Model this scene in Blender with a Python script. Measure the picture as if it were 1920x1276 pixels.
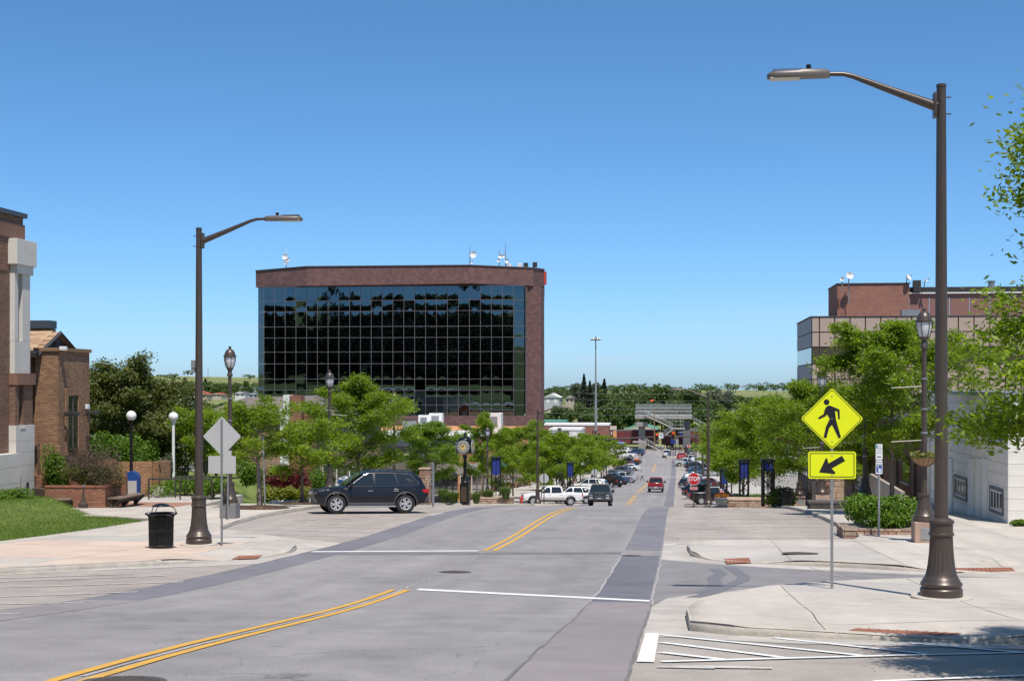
import bpy, bmesh, math, random
import numpy as np
from mathutils import Vector, Matrix
R = math.radians
rng = np.random.default_rng(7)
random.seed(7)
for o in list(bpy.data.objects): bpy.data.objects.remove(o)
SC = bpy.context.scene
COL = SC.collection
# ---------------------------------------------------------------- camera, sky, sun
YAW = R(6.67)
cam_d = bpy.data.cameras.new("camera"); cam = bpy.data.objects.new("camera", cam_d); COL.objects.link(cam)
cam.location = (0, 0, 1.7); cam.rotation_euler = (R(90), 0, YAW)
cam_d.lens = 50; cam_d.sensor_width = 36; cam_d.shift_y = 82 / 1920; cam_d.clip_end = 12000; cam_d.clip_start = 0.2
SC.camera = cam
SUN_EL, SUN_AZ = R(65), math.atan2(0.38, -0.925)      # azimuth clockwise from +Y
W = bpy.data.worlds.new("World"); SC.world = W; W.use_nodes = True
wn = W.node_tree; bgn = wn.nodes["Background"]
sky = wn.nodes.new("ShaderNodeTexSky"); sky.sky_type = 'NISHITA'; sky.sun_disc = False
sky.sun_elevation = SUN_EL; sky.sun_rotation = SUN_AZ; sky.altitude = 0; sky.air_density = 0.6; sky.dust_density = 0.5; sky.ozone_density = 10.0
hs = wn.nodes.new('ShaderNodeHueSaturation'); hs.inputs['Saturation'].default_value = 1.05; hs.inputs['Hue'].default_value = 0.490
wn.links.new(sky.outputs[0], hs.inputs['Color']); tcw = wn.nodes.new('ShaderNodeTexCoord'); mpw = wn.nodes.new('ShaderNodeMapping'); mpw.inputs['Scale'].default_value = (5, 5, 60); mpw.inputs['Location'].default_value = (3.1, .4, 0); wn.links.new(tcw.outputs['Generated'], mpw.inputs[0])
nzw = wn.nodes.new('ShaderNodeTexNoise'); nzw.inputs['Scale'].default_value = 1.0; nzw.inputs['Detail'].default_value = 6; wn.links.new(mpw.outputs[0], nzw.inputs['Vector'])
sxw = wn.nodes.new('ShaderNodeSeparateXYZ'); wn.links.new(tcw.outputs['Generated'], sxw.inputs[0])
crw = wn.nodes.new('ShaderNodeValToRGB'); wn.links.new(sxw.outputs[2], crw.inputs[0]); e_ = crw.color_ramp.elements; e_[0].position = 0.0; e_[0].color = (1, 1, 1, 1); e_[1].position = 0.07; e_[1].color = (0, 0, 0, 1)
mrw = wn.nodes.new('ShaderNodeMapRange'); mrw.inputs[1].default_value = 0.52; mrw.inputs[2].default_value = 0.75; mrw.inputs[4].default_value = 0.45; wn.links.new(nzw.outputs[0], mrw.inputs[0])
mmw = wn.nodes.new('ShaderNodeMath'); mmw.operation = 'MULTIPLY'; wn.links.new(mrw.outputs[0], mmw.inputs[0]); wn.links.new(crw.outputs[0], mmw.inputs[1])
mxw = wn.nodes.new('ShaderNodeMix'); mxw.data_type = 'RGBA'; mxw.inputs[7].default_value = (4.6, 4.6, 4.9, 1); wn.links.new(mmw.outputs[0], mxw.inputs[0]); wn.links.new(hs.outputs[0], mxw.inputs[6]); wn.links.new(mxw.outputs[2], bgn.inputs[0]); bgn.inputs[1].default_value = 0.14
sl = bpy.data.lights.new("sun", 'SUN'); sun = bpy.data.objects.new("sun", sl); COL.objects.link(sun)
sl.energy = 4.6; sl.angle = R(0.53); sl.color = (1.0, 0.945, 0.865)
sd = Vector((math.cos(SUN_EL) * math.sin(SUN_AZ), math.cos(SUN_EL) * math.cos(SUN_AZ), math.sin(SUN_EL)))
sun.rotation_euler = sd.to_track_quat('Z', 'Y').to_euler(); sun.location = (0, 0, 60)
SC.view_settings.view_transform = 'Standard'; SC.view_settings.look = 'None'
SC.view_settings.exposure = 0.22; SC.view_settings.gamma = 1.0
SC.cycles.max_bounces = 7; SC.cycles.transparent_max_bounces = 8
# ---------------------------------------------------------------- the lie of the land
F_, CX, HY = 2667.0, 960.0, 720.0
PY = np.array([-300, -60, 0, 12.3, 24.6, 36, 44, 58.6, 72, 100, 121, 147, 184, 230, 275, 355, 430, 520, 650, 800, 1500, 3000, 7000], float)
PH = np.array([-42, -3.5, 1.7, 2.6, 3.75, 4.45, 4.85, 5.4, 6.25, 8.6, 10.35, 12.4, 13.95, 16.2, 18.0, 18.3, 18.3, 14.7, 8.5, 7.7, 10.7, 16, 30], float)
_h = np.diff(PY); _dl = np.diff(PH) / _h; _m = np.zeros(len(PY)); _m[0] = _dl[0]; _m[-1] = _dl[-1]
for k in range(1, len(PY) - 1):
    if _dl[k-1] * _dl[k] > 0:
        w1, w2 = 2 * _h[k] + _h[k-1], _h[k] + 2 * _h[k-1]; _m[k] = (w1 + w2) / (w1 / _dl[k-1] + w2 / _dl[k])
def gz(Y):
    Y = min(max(Y, PY[0]), PY[-1]); i = min(len(PY) - 2, max(0, int(np.searchsorted(PY, Y, side='right')) - 1))
    t = (Y - PY[i]) / _h[i]
    return 1.7 - ((2*t**3 - 3*t*t + 1) * PH[i] + (t**3 - 2*t*t + t) * _h[i] * _m[i] + (3*t*t - 2*t**3) * PH[i+1] + (t**3 - t*t) * _h[i] * _m[i+1])
CT, ST = math.cos(YAW), math.sin(YAW)
def at(px, py, d):                       # a point of the place, d metres ahead
    xr = (px - CX) / F_ * d
    return Vector((xr * CT - d * ST, xr * ST + d * CT, 1.7 - (py - HY) / F_ * d))
def gr(px, d, dz=0.0):                   # the ground under such a point
    p = at(px, 720, d); return Vector((p.x, p.y, gz(p.y) + dz))
def G(px, py, dz=0.0):
    lo, hi, d = 5.0, 430.0, 5.0
    while d < hi:
        p = at(px, py, d)
        if p.z <= gz(p.y) + dz: return p
        d += 0.1
    return p
def sm(a, b, x):
    t = min(1, max(0, (x - a) / (b - a))); return t * t * (3 - 2 * t)
def land(X, Y):
    z = gz(Y)
    if Y > 500: z += 22 * sm(800, 1500, Y) * sm(150, 500, -X) * (1 - sm(1700, 3500, Y)) + 3 * math.sin(X * 0.006 + 1) * sm(600, 1400, Y)
    if Y < 0: z += 3 * sm(10, 120, -X) * sm(0, 100, -Y)
    return z
# ---------------------------------------------------------------- materials
MAT = {}
def nd(nt, t, **kw):
    n = nt.nodes.new(t)
    for k, v in kw.items(): setattr(n, k, v)
    return n
def mat(name, col, rough=0.6, metal=0.0, var=0.12, scale=4.0, bump=0.0, bscale=40.0, spec=0.5, coat=0.0, big=0.0, bigscale=0.25, tint=None, stretch=None, speck=0.0):
    if name in MAT: return MAT[name]
    m = bpy.data.materials.new(name); m.use_nodes = True; nt = m.node_tree; b = nt.nodes["Principled BSDF"]; L = nt.links.new
    b.inputs['Roughness'].default_value = rough; b.inputs['Metallic'].default_value = metal
    b.inputs['Specular IOR Level'].default_value = spec; b.inputs['Coat Weight'].default_value = coat; b.inputs['Coat Roughness'].default_value = 0.04
    c = (*col, 1)
    if var or big or speck:
        tc = nd(nt, 'ShaderNodeTexCoord'); vec = tc.outputs['Object']
        if stretch:
            mp = nd(nt, 'ShaderNodeMapping'); mp.inputs['Scale'].default_value = stretch; L(vec, mp.inputs[0]); vec = mp.outputs[0]
        cur = None
        def layer(sc, amt, det, colr=None):
            nonlocal cur
            n = nd(nt, 'ShaderNodeTexNoise'); n.inputs['Scale'].default_value = sc; n.inputs['Detail'].default_value = det; n.inputs['Roughness'].default_value = 0.62; L(vec, n.inputs['Vector'])
            mr = nd(nt, 'ShaderNodeMapRange'); mr.inputs[1].default_value = 0.3; mr.inputs[2].default_value = 0.7; mr.inputs[3].default_value = 1 - amt; mr.inputs[4].default_value = 1 + amt; L(n.outputs[0], mr.inputs[0])
            mx = nd(nt, 'ShaderNodeMix', data_type='RGBA', blend_type='MULTIPLY'); mx.inputs[0].default_value = 1
            if cur is None: mx.inputs[6].default_value = c
            else: L(cur, mx.inputs[6])
            L(mr.outputs[0], mx.inputs[7]); cur = mx.outputs[2]
            if colr:
                m2 = nd(nt, 'ShaderNodeMix', data_type='RGBA'); L(cur, m2.inputs[6]); m2.inputs[7].default_value = (*colr, 1)
                r2 = nd(nt, 'ShaderNodeMapRange'); r2.inputs[1].default_value = 0.48; r2.inputs[2].default_value = 0.75; r2.inputs[3].default_value = 0; r2.inputs[4].default_value = 0.75; L(n.outputs[0], r2.inputs[0]); L(r2.outputs[0], m2.inputs[0]); cur = m2.outputs[2]
        if var: layer(scale, var, 5)
        if big: layer(bigscale, big, 6, tint)
        if speck: layer(90, speck, 2)
        L(cur, b.inputs['Base Color'])
        if bump:
            n = nd(nt, 'ShaderNodeTexNoise'); n.inputs['Scale'].default_value = bscale; n.inputs['Detail'].default_value = 4; L(tc.outputs['Object'], n.inputs['Vector'])
            bp = nd(nt, 'ShaderNodeBump'); bp.inputs['Strength'].default_value = bump; bp.inputs['Distance'].default_value = 0.02; L(n.outputs[0], bp.inputs['Height']); L(bp.outputs[0], b.inputs['Normal'])
    else: b.inputs['Base Color'].default_value = c
    MAT[name] = m; return m
def brickmat(name, c1, c2, mortar, bw=0.2, bh=0.067, ms=0.012, rough=0.85, bias=0.0, bump=0.5, big=0.12):
    if name in MAT: return MAT[name]
    m = bpy.data.materials.new(name); m.use_nodes = True; nt = m.node_tree; b = nt.nodes["Principled BSDF"]; L = nt.links.new
    b.inputs['Roughness'].default_value = rough; b.inputs['Specular IOR Level'].default_value = 0.25
    tc = nd(nt, 'ShaderNodeTexCoord'); sx = nd(nt, 'ShaderNodeSeparateXYZ'); L(tc.outputs['Object'], sx.inputs[0])
    ad = nd(nt, 'ShaderNodeMath', operation='ADD'); L(sx.outputs[0], ad.inputs[0]); L(sx.outputs[1], ad.inputs[1])
    cb = nd(nt, 'ShaderNodeCombineXYZ'); L(ad.outputs[0], cb.inputs[0]); L(sx.outputs[2], cb.inputs[1])
    br = nd(nt, 'ShaderNodeTexBrick'); L(cb.outputs[0], br.inputs['Vector'])
    for k, v in (('Scale', 1.0), ('Mortar Size', ms), ('Brick Width', bw), ('Row Height', bh), ('Bias', bias), ('Mortar Smooth', 0.2)): br.inputs[k].default_value = v
    br.inputs['Color1'].default_value = (*c1, 1); br.inputs['Color2'].default_value = (*c2, 1); br.inputs['Mortar'].default_value = (*mortar, 1)
    n = nd(nt, 'ShaderNodeTexNoise'); n.inputs['Scale'].default_value = 0.9; n.inputs['Detail'].default_value = 6; L(tc.outputs['Object'], n.inputs['Vector'])
    mr = nd(nt, 'ShaderNodeMapRange'); mr.inputs[1].default_value = 0.3; mr.inputs[2].default_value = 0.7; mr.inputs[3].default_value = 1 - big; mr.inputs[4].default_value = 1 + big; L(n.outputs[0], mr.inputs[0])
    mx = nd(nt, 'ShaderNodeMix', data_type='RGBA', blend_type='MULTIPLY'); mx.inputs[0].default_value = 1; L(br.outputs[0], mx.inputs[6]); L(mr.outputs[0], mx.inputs[7]); L(mx.outputs[2], b.inputs['Base Color'])
    bp = nd(nt, 'ShaderNodeBump'); bp.invert = True; bp.inputs['Strength'].default_value = bump; bp.inputs['Distance'].default_value = 0.01; L(br.outputs['Fac'], bp.inputs['Height']); L(bp.outputs[0], b.inputs['Normal'])
    MAT[name] = m; return m
def leafmat(name, c1, c2, c3=None, trans=0.35, hue=0.0):
    if name in MAT: return MAT[name]
    m = bpy.data.materials.new(name); m.use_nodes = True; nt = m.node_tree; L = nt.links.new
    nt.nodes.remove(nt.nodes["Principled BSDF"]); out = nt.nodes["Material Output"]
    g = nd(nt, 'ShaderNodeNewGeometry'); rp = nd(nt, 'ShaderNodeValToRGB'); L(g.outputs['Random Per Island'], rp.inputs[0])
    e = rp.color_ramp.elements; e[0].color = (*c1, 1); e[1].color = (*c2, 1)
    if c3: k = e.new(0.93); k.color = (*c2, 1); e[2].color = (*c3, 1)
    df = nd(nt, 'ShaderNodeBsdfDiffuse'); tr = nd(nt, 'ShaderNodeBsdfTranslucent'); gl = nd(nt, 'ShaderNodeBsdfGlossy'); gl.inputs['Roughness'].default_value = 0.5; gl.inputs['Color'].default_value = (1, 1, 1, 1)
    br = nd(nt, 'ShaderNodeMix', data_type='RGBA', blend_type='MULTIPLY'); br.inputs[0].default_value = 1; br.inputs[7].default_value = (1.5, 1.4, 0.6, 1); L(rp.outputs[0], br.inputs[6])
    L(rp.outputs[0], df.inputs[0]); L(br.outputs[2], tr.inputs[0])
    a = nd(nt, 'ShaderNodeMixShader'); a.inputs[0].default_value = trans; L(df.outputs[0], a.inputs[1]); L(tr.outputs[0], a.inputs[2])
    b = nd(nt, 'ShaderNodeMixShader'); b.inputs[0].default_value = 0.02; L(a.outputs[0], b.inputs[1]); L(gl.outputs[0], b.inputs[2]); L(b.outputs[0], out.inputs['Surface'])
    MAT[name] = m; return m
def emis(name, col, s):
    if name in MAT: return MAT[name]
    m = mat(name, col, var=0); b = m.node_tree.nodes["Principled BSDF"]; b.inputs['Emission Color'].default_value = (*col, 1); b.inputs['Emission Strength'].default_value = s; return m
# ---------------------------------------------------------------- mesh builder
class MB:
    def __init__(s): s.v = []; s.f = []; s.M = None
    def add(s, vs, fs):
        b = len(s.v)
        if s.M is not None: vs = [tuple(s.M @ Vector(p)) for p in vs]
        s.v += [tuple(p) for p in vs]; s.f += [tuple(i + b for i in q) for q in fs]; return s
    def box(s, x0, x1, y0, y1, z0, z1):
        return s.add([(x, y, z) for x in (x0, x1) for y in (y0, y1) for z in (z0, z1)], [(0, 1, 3, 2), (4, 6, 7, 5), (0, 4, 5, 1), (2, 3, 7, 6), (0, 2, 6, 4), (1, 5, 7, 3)])
    def cbox(s, c, d, bev=0.0, rz=0.0, M=None):
        hx, hy, hz = d[0] / 2, d[1] / 2, d[2] / 2
        bm = bmesh.new(); bmesh.ops.create_cube(bm, size=1.0); bmesh.ops.scale(bm, vec=d, verts=bm.verts)
        if bev: bmesh.ops.bevel(bm, geom=bm.edges[:], offset=min(bev, 0.49 * min(d)), segments=2, affect='EDGES', profile=0.6)
        T = Matrix.Translation(Vector(c)) @ (M if M is not None else Matrix.Rotation(rz, 4, 'Z'))
        bmesh.ops.transform(bm, matrix=T, verts=bm.verts); bm.verts.index_update()
        s.add([v.co[:] for v in bm.verts], [[v.index for v in f.verts] for f in bm.faces]); bm.free(); return s
    def tube(s, pts, r, n=8, cap=True):
        pts = [Vector(p) for p in pts]; rs = r if isinstance(r, (list, tuple)) else [r] * len(pts); V = []; Fc = []
        up = None
        for i, p in enumerate(pts):
            t = (pts[min(i + 1, len(pts) - 1)] - pts[max(i - 1, 0)]).normalized()
            if up is None: up = Vector((0, 0, 1)) if abs(t.z) < 0.9 else Vector((1, 0, 0))
            a = t.cross(up).normalized(); b = a.cross(t).normalized(); up = b
            for k in range(n):
                an = 2 * math.pi * k / n; V.append(p + (a * math.cos(an) + b * math.sin(an)) * rs[i])
        for i in range(len(pts) - 1):
            for k in range(n): Fc.append((i*n + k, i*n + (k+1) % n, (i+1)*n + (k+1) % n, (i+1)*n + k))
        if cap: Fc.append(tuple(range(n))[::-1]); Fc.append(tuple((len(pts)-1)*n + k for k in range(n)))
        return s.add(V, Fc)
    def lathe(s, prof, n=24, c=(0, 0, 0), flute=None, cap=True):
        V = []; Fc = []
        for i, (z, r) in enumerate(prof):
            for k in range(n):
                rr = r * (1 - (flute(z) if flute else 0) * (k % 2)); an = 2 * math.pi * k / n
                V.append((c[0] + rr * math.cos(an), c[1] + rr * math.sin(an), c[2] + z))
        for i in range(len(prof) - 1):
            for k in range(n): Fc.append((i*n + k, i*n + (k+1) % n, (i+1)*n + (k+1) % n, (i+1)*n + k))
        if cap: Fc.append(tuple(range(n))[::-1]); Fc.append(tuple((len(prof)-1)*n + k for k in range(n)))
        return s.add(V, Fc)
    def ball(s, c, r, n=16, m=10, sq=(1, 1, 1)):
        prof = [(-math.cos(math.pi * i / m), max(1e-3, math.sin(math.pi * i / m))) for i in range(m + 1)]
        V = []; Fc = []
        for z, q in prof:
            for k in range(n): V.append((c[0] + r*sq[0]*q*math.cos(2*math.pi*k/n), c[1] + r*sq[1]*q*math.sin(2*math.pi*k/n), c[2] + r*sq[2]*z))
        for i in range(m):
            for k in range(n): Fc.append((i*n + k, i*n + (k+1) % n, (i+1)*n + (k+1) % n, (i+1)*n + k))
        return s.add(V, Fc)
    def prism(s, poly, a0, a1, axis='z'):
        n = len(poly)
        def P(u, v, a): return (u, v, a) if axis == 'z' else ((u, a, v) if axis == 'y' else (a, u, v))
        return s.add([P(u, v, a0) for u, v in poly] + [P(u, v, a1) for u, v in poly], [tuple(range(n))[::-1], tuple(range(n, 2*n))] + [(i, (i+1) % n, n + (i+1) % n, n + i) for i in range(n)])
    def mesh(s, name, smooth=None):
        me = bpy.data.meshes.new(name); me.from_pydata(s.v, [], s.f)
        bm = bmesh.new(); bm.from_mesh(me); bmesh.ops.recalc_face_normals(bm, faces=bm.faces); bm.to_mesh(me); bm.free()
        if smooth is not None:
            me.shade_smooth()
            if smooth < 180: me.set_sharp_from_angle(angle=R(smooth))
        return me
    def build(s, name, m, parent=None, smooth=None, **kw): return mobj(name, s.mesh(name, smooth), m, parent, **kw)
def mobj(name, me, m=None, parent=None, label=None, cat=None, group=None, kind=None, loc=None, rz=None):
    o = bpy.data.objects.new(name, me); COL.objects.link(o)
    if m is not None and me is not None and not me.materials: me.materials.append(m)
    if parent is not None: o.parent = parent
    tag(o, label, cat, group, kind)
    if loc is not None: o.location = loc
    if rz is not None: o.rotation_euler = (0, 0, rz)
    return o
def tag(o, label=None, cat=None, group=None, kind=None):
    for k, v in (('label', label), ('category', cat), ('group', group), ('kind', kind)):
        if v is not None: o[k] = v
    return o
def thing(name, label, cat, loc=(0, 0, 0), rz=0.0, group=None):
    o = bpy.data.objects.new(name, None); COL.objects.link(o); o.location = loc; o.rotation_euler = (0, 0, rz); o.empty_display_size = 0.3
    return tag(o, label, cat, group)
def copy_tree(o, parent=None):
    c = o.copy(); COL.objects.link(c); c.parent = parent
    for ch in list(o.children): copy_tree(ch, c)
    return c
def textmesh(txt, size, depth=0.004, bold=0.0):
    cu = bpy.data.curves.new("t", 'FONT'); cu.body = txt; cu.size = size; cu.extrude = depth; cu.align_x = 'CENTER'; cu.align_y = 'CENTER'; cu.offset = bold; cu.resolution_u = 3
    ob = bpy.data.objects.new("t", cu); COL.objects.link(ob); dg = bpy.context.evaluated_depsgraph_get(); me = bpy.data.meshes.new_from_object(ob.evaluated_get(dg)); bpy.data.objects.remove(ob)
    me.transform(Matrix.Rotation(R(90), 4, 'X')); return me          # reads from -Y
# ================================================================= GROUND
conc = mat('sidewalk_concrete', (0.47, 0.425, 0.372), 0.9, var=0.09, scale=2.6, big=0.16, bigscale=0.4, speck=0.12, tint=(0.40, 0.36, 0.315), bump=0.15, bscale=60, spec=0.2)
conc2 = mat('sidewalk_concrete_grey', (0.42, 0.388, 0.35), 0.9, var=0.06, scale=2.2, big=0.10, bigscale=0.35, speck=0.05, spec=0.2)
concp = mat('sidewalk_concrete_pink', (0.53, 0.42, 0.34), 0.9, var=0.07, scale=1.6, big=0.12, bigscale=0.5, speck=0.05, spec=0.2)
curbm = mat('curb_concrete', (0.45, 0.41, 0.35), 0.9, var=0.16, scale=3.5, big=0.12, bigscale=0.8, speck=0.08, bump=0.5, bscale=25, spec=0.2)
jointm = mat('joint_dirt', (0.20, 0.17, 0.14), 0.95, var=0.2)
lane = mat('travel_lane', (0.262, 0.247, 0.240), 0.88, var=0.13, scale=1.3, big=0.19, bigscale=0.16, speck=0.40, bump=0.35, bscale=110, spec=0.3, tint=(0.222, 0.205, 0.205))
def roadwear(m, sc=.16, amt=.55, w=.012):                     # cracks, oil drips and tyre polish
    nt = m.node_tree; b = nt.nodes["Principled BSDF"]; L = nt.links.new; src = b.inputs['Base Color'].links[0].from_socket; tc = nd(nt, 'ShaderNodeTexCoord')
    n = nd(nt, 'ShaderNodeTexNoise'); n.inputs['Scale'].default_value = .7; n.inputs['Detail'].default_value = 5; L(tc.outputs['Object'], n.inputs['Vector']); va = nd(nt, 'ShaderNodeVectorMath', operation='MULTIPLY_ADD'); va.inputs[1].default_value = (2.2, 2.2, 0); L(n.outputs['Color'], va.inputs[0]); L(tc.outputs['Object'], va.inputs[2])
    vo = nd(nt, 'ShaderNodeTexVoronoi', feature='DISTANCE_TO_EDGE'); vo.inputs['Scale'].default_value = sc; L(va.outputs[0], vo.inputs['Vector']); r1 = nd(nt, 'ShaderNodeMapRange'); r1.inputs[1].default_value = 0; r1.inputs[2].default_value = w * sc; r1.inputs[3].default_value = 1 - amt; r1.inputs[4].default_value = 1; L(vo.outputs['Distance'], r1.inputs[0])
    sp = nd(nt, 'ShaderNodeTexVoronoi'); sp.inputs['Scale'].default_value = .9; L(tc.outputs['Object'], sp.inputs['Vector']); r2 = nd(nt, 'ShaderNodeMapRange'); r2.inputs[1].default_value = .03; r2.inputs[2].default_value = .11; r2.inputs[3].default_value = .72; r2.inputs[4].default_value = 1; L(sp.outputs['Distance'], r2.inputs[0])
    mp = nd(nt, 'ShaderNodeMapping'); mp.inputs['Scale'].default_value = (1.1, .05, 1); L(tc.outputs['Object'], mp.inputs[0]); n2 = nd(nt, 'ShaderNodeTexNoise'); n2.inputs['Scale'].default_value = 1; n2.inputs['Detail'].default_value = 4; L(mp.outputs[0], n2.inputs['Vector']); r3 = nd(nt, 'ShaderNodeMapRange'); r3.inputs[1].default_value = .3; r3.inputs[2].default_value = .7; r3.inputs[3].default_value = .9; r3.inputs[4].default_value = 1.1; L(n2.outputs[0], r3.inputs[0])
    cur = src
    for r_ in (r1, r2, r3):
        mx = nd(nt, 'ShaderNodeMix', data_type='RGBA', blend_type='MULTIPLY'); mx.inputs[0].default_value = 1; L(cur, mx.inputs[6]); L(r_.outputs[0], mx.inputs[7]); cur = mx.outputs[2]
    L(cur, b.inputs['Base Color'])
roadwear(lane, .16, .38); roadwear(conc, .13, .35, .006)
park = mat('parking_bay_concrete', (0.345, 0.304, 0.268), 0.9, var=0.13, scale=1.2, big=0.18, bigscale=0.22, speck=0.25, bump=0.2, bscale=90, spec=0.25, tint=(0.27, 0.25, 0.24)); roadwear(park, .22, .5)
stripd = mat('asphalt_strip_dark', (0.145, 0.141, 0.157), 0.85, var=0.10, scale=2, big=0.15, bigscale=0.3, speck=0.15, spec=0.3)
stripm = mat('asphalt_strip_mid', (0.178, 0.172, 0.188), 0.85, var=0.10, scale=2, big=0.15, bigscale=0.3, speck=0.15, spec=0.3)
stripp = mat('asphalt_strip_pink', (0.25, 0.222, 0.222), 0.88, var=0.08, scale=2, big=0.12, bigscale=0.3, speck=0.16, spec=0.3)
def paintmat(name, col, wear, under):
    m = mat(name, col, 0.7, var=0.08, scale=3); nt = m.node_tree; b = nt.nodes["Principled BSDF"]; L = nt.links.new
    src = b.inputs['Base Color'].links[0].from_socket
    tc = nd(nt, 'ShaderNodeTexCoord'); n = nd(nt, 'ShaderNodeTexNoise'); n.inputs['Scale'].default_value = 7; n.inputs['Detail'].default_value = 8; n.inputs['Roughness'].default_value = 0.75; L(tc.outputs['Object'], n.inputs['Vector'])
    mr = nd(nt, 'ShaderNodeMapRange'); mr.inputs[1].default_value = 0.62 - wear * 0.3; mr.inputs[2].default_value = 0.70 - wear * 0.15; L(n.outputs[0], mr.inputs[0])
    mx = nd(nt, 'ShaderNodeMix', data_type='RGBA'); L(mr.outputs[0], mx.inputs[0]); L(src, mx.inputs[6]); mx.inputs[7].default_value = (*under, 1); L(mx.outputs[2], b.inputs['Base Color']); return m
white = paintmat('road_paint_white', (0.74, 0.73, 0.71), 0.05, (0.4, 0.39, 0.38))
whitew = paintmat('road_paint_white_worn', (0.58, 0.56, 0.53), 0.55, (0.36, 0.33, 0.31))
yellow = paintmat('road_paint_yellow', (0.62, 0.34, 0.045), 0.25, (0.38, 0.27, 0.14))
grass_g = mat('lawn_ground', (0.12, 0.165, 0.03), 0.95, var=0.3, scale=3, big=0.3, bigscale=0.45, tint=(0.20, 0.19, 0.06))
def landmat():
    m = mat('land_dry_grass', (0.20, 0.215, 0.085), 0.95, var=0.18, scale=0.05, big=0.25, bigscale=0.006, tint=(0.13, 0.17, 0.06), spec=0.1); return m
def clipY(poly, y, keep_above):
    out = []
    for i in range(len(poly)):
        a, b = poly[i], poly[(i + 1) % len(poly)]; ia = (a[1] >= y) == keep_above or a[1] == y; ib = (b[1] >= y) == keep_above or b[1] == y
        if ia: out.append(a)
        if ia != ib: t = (y - a[1]) / (b[1] - a[1]); out.append((a[0] + t * (b[0] - a[0]), y))
    return out
def clipX(poly, x, keep): return [(b, a) for a, b in clipY([(b, a) for a, b in poly], x, keep)]
def area(p): return abs(sum(p[i][0] * p[(i+1) % len(p)][1] - p[(i+1) % len(p)][0] * p[i][1] for i in range(len(p)))) / 2
def strips(poly, step):
    y0, y1 = min(p[1] for p in poly), max(p[1] for p in poly); k = math.floor(y0 / step); res = []
    while k * step < y1:
        q = clipY(clipY(poly, k * step, True), (k + 1) * step, False); k += 1
        if len(q) > 2 and area(q) > 1e-5: res.append(q)
    return res
def sheet(name, poly, dz, m, step=2.0, kind='structure', parent=None):
    mb = MB()
    for q in (strips(poly, step) if isinstance(poly[0], tuple) else [w for pp in poly for w in strips(pp, step)]):
        mb.add([(x, y, gz(y) + dz) for x, y in q], [tuple(range(len(q)))])
    o = mb.build(name, m, parent, kind=kind if parent is None else None)
    me = o.data
    if me.polygons and sum(p.normal.z for p in me.polygons) < 0: me.flip_normals()
    return o
def line(p, q, w):                        # painted line as a quad between two points
    a, b = Vector((p[0], p[1])), Vector((q[0], q[1])); n = Vector((-(b - a).y, (b - a).x)).normalized() * w / 2
    return [tuple(a + n), tuple(b + n), tuple(b - n), tuple(a - n)]
# land
xs = sorted(set([-4000, -2500, -1600, -1100, -800, -600, -450, -350, -250, -180, -120, -80, -50, -30, -17, 7, 30, 60, 100, 160, 240, 350, 500, 700, 1000, 1500, 2500, 4000]))
ys = [-300, -220, -150, -100, -60, -30] + list(range(-10, 430, 6)) + [430, 470, 520, 580, 650, 720, 800, 950, 1100, 1300, 1500, 1700, 2000, 2500, 3000, 4500, 7000]
mb = MB()
for y in ys:
    for x in xs: mb.v.append((x, y, land(x, y) - (0.3 if -35 < y < 420 and x > -110 and x < 70 else 0)))
nx = len(xs)
for j in range(len(ys) - 1):
    for i in range(nx - 1): mb.f.append((j*nx + i, j*nx + i + 1, (j+1)*nx + i + 1, (j+1)*nx + i))
mb.build('terrain', landmat(), smooth=180, kind='structure')
sheet('town_ground', [(-110, 66.5), (70, 66.5), (70, 430), (-110, 430)], -0.035, mat('lot_gravel', (0.27, 0.25, 0.225), 0.95, var=0.15, scale=0.6, big=0.2, bigscale=0.08, speck=0.1, spec=0.15), step=4)
C0 = -5.2                                  # street centre line
sheet('parking_surface', [(C0 - 11, -40), (C0 + 11, -40), (C0 + 11, 385), (C0 - 11, 385)], 0.0, park)
sheet('cross_street', [[(-90, 110), (C0 - 11, 110), (C0 - 11, 128), (-90, 128)], [(C0 + 11, 110), (80, 110), (80, 128), (C0 + 11, 128)], [(-150, 284), (C0 - 11, 284), (C0 - 11, 300), (-150, 300)], [(C0 + 11, 284), (120, 284), (120, 300), (C0 + 11, 300)]], 0.002, lane)
sheet('alley', [(C0 + 10.9, 29.6), (60, 30.6), (60, 34.4), (C0 + 10.9, 35.6)], 0.003, mat('alley_asphalt', (0.185, 0.178, 0.178), 0.9, var=0.12, scale=1.5, big=0.15, bigscale=0.4, speck=0.1, spec=0.25))
road = sheet('road', [(C0 - 4.75, -40), (C0 + 4.75, -40), (C0 + 4.75, 385), (C0 - 4.75, 385)], 0.004, lane)
sheet('side_apron', [(C0 + 4.75, 24.2), (3.5, 28.6), (12, 30.5), (12, 34), (4, 35), (C0 + 4.75, 37.6)], 0.0045, mat('apron_asphalt', (0.225, 0.212, 0.21), 0.9, var=0.12, scale=1.2, big=0.2, bigscale=0.3, speck=0.1, tint=(0.16, 0.155, 0.165), spec=0.25))
for nm, segs in (('left_strip', [(-40, 22.8, stripp), (22.8, 36.4, stripm), (37.2, 70, stripm), (73, 112, stripm), (132, 380, stripm)]), ('right_strip', [(-40, 24.4, stripp), (24.4, 37.9, stripd), (40.2, 70.5, stripm), (75, 112, stripm), (132, 380, stripm)])):
    s = -1 if nm[0] == 'l' else 1
    for a, b, m in segs:
        x0, x1 = sorted((C0 + s * 4.72, C0 + s * 3.72)); w = [random.uniform(-.03, .03) for _ in range(4)]
        sheet('asphalt_strip', [(x0 + w[0], a), (x1 + w[1], a), (x1 + w[2], b), (x0 + w[3], b)], 0.008, m)
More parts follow.
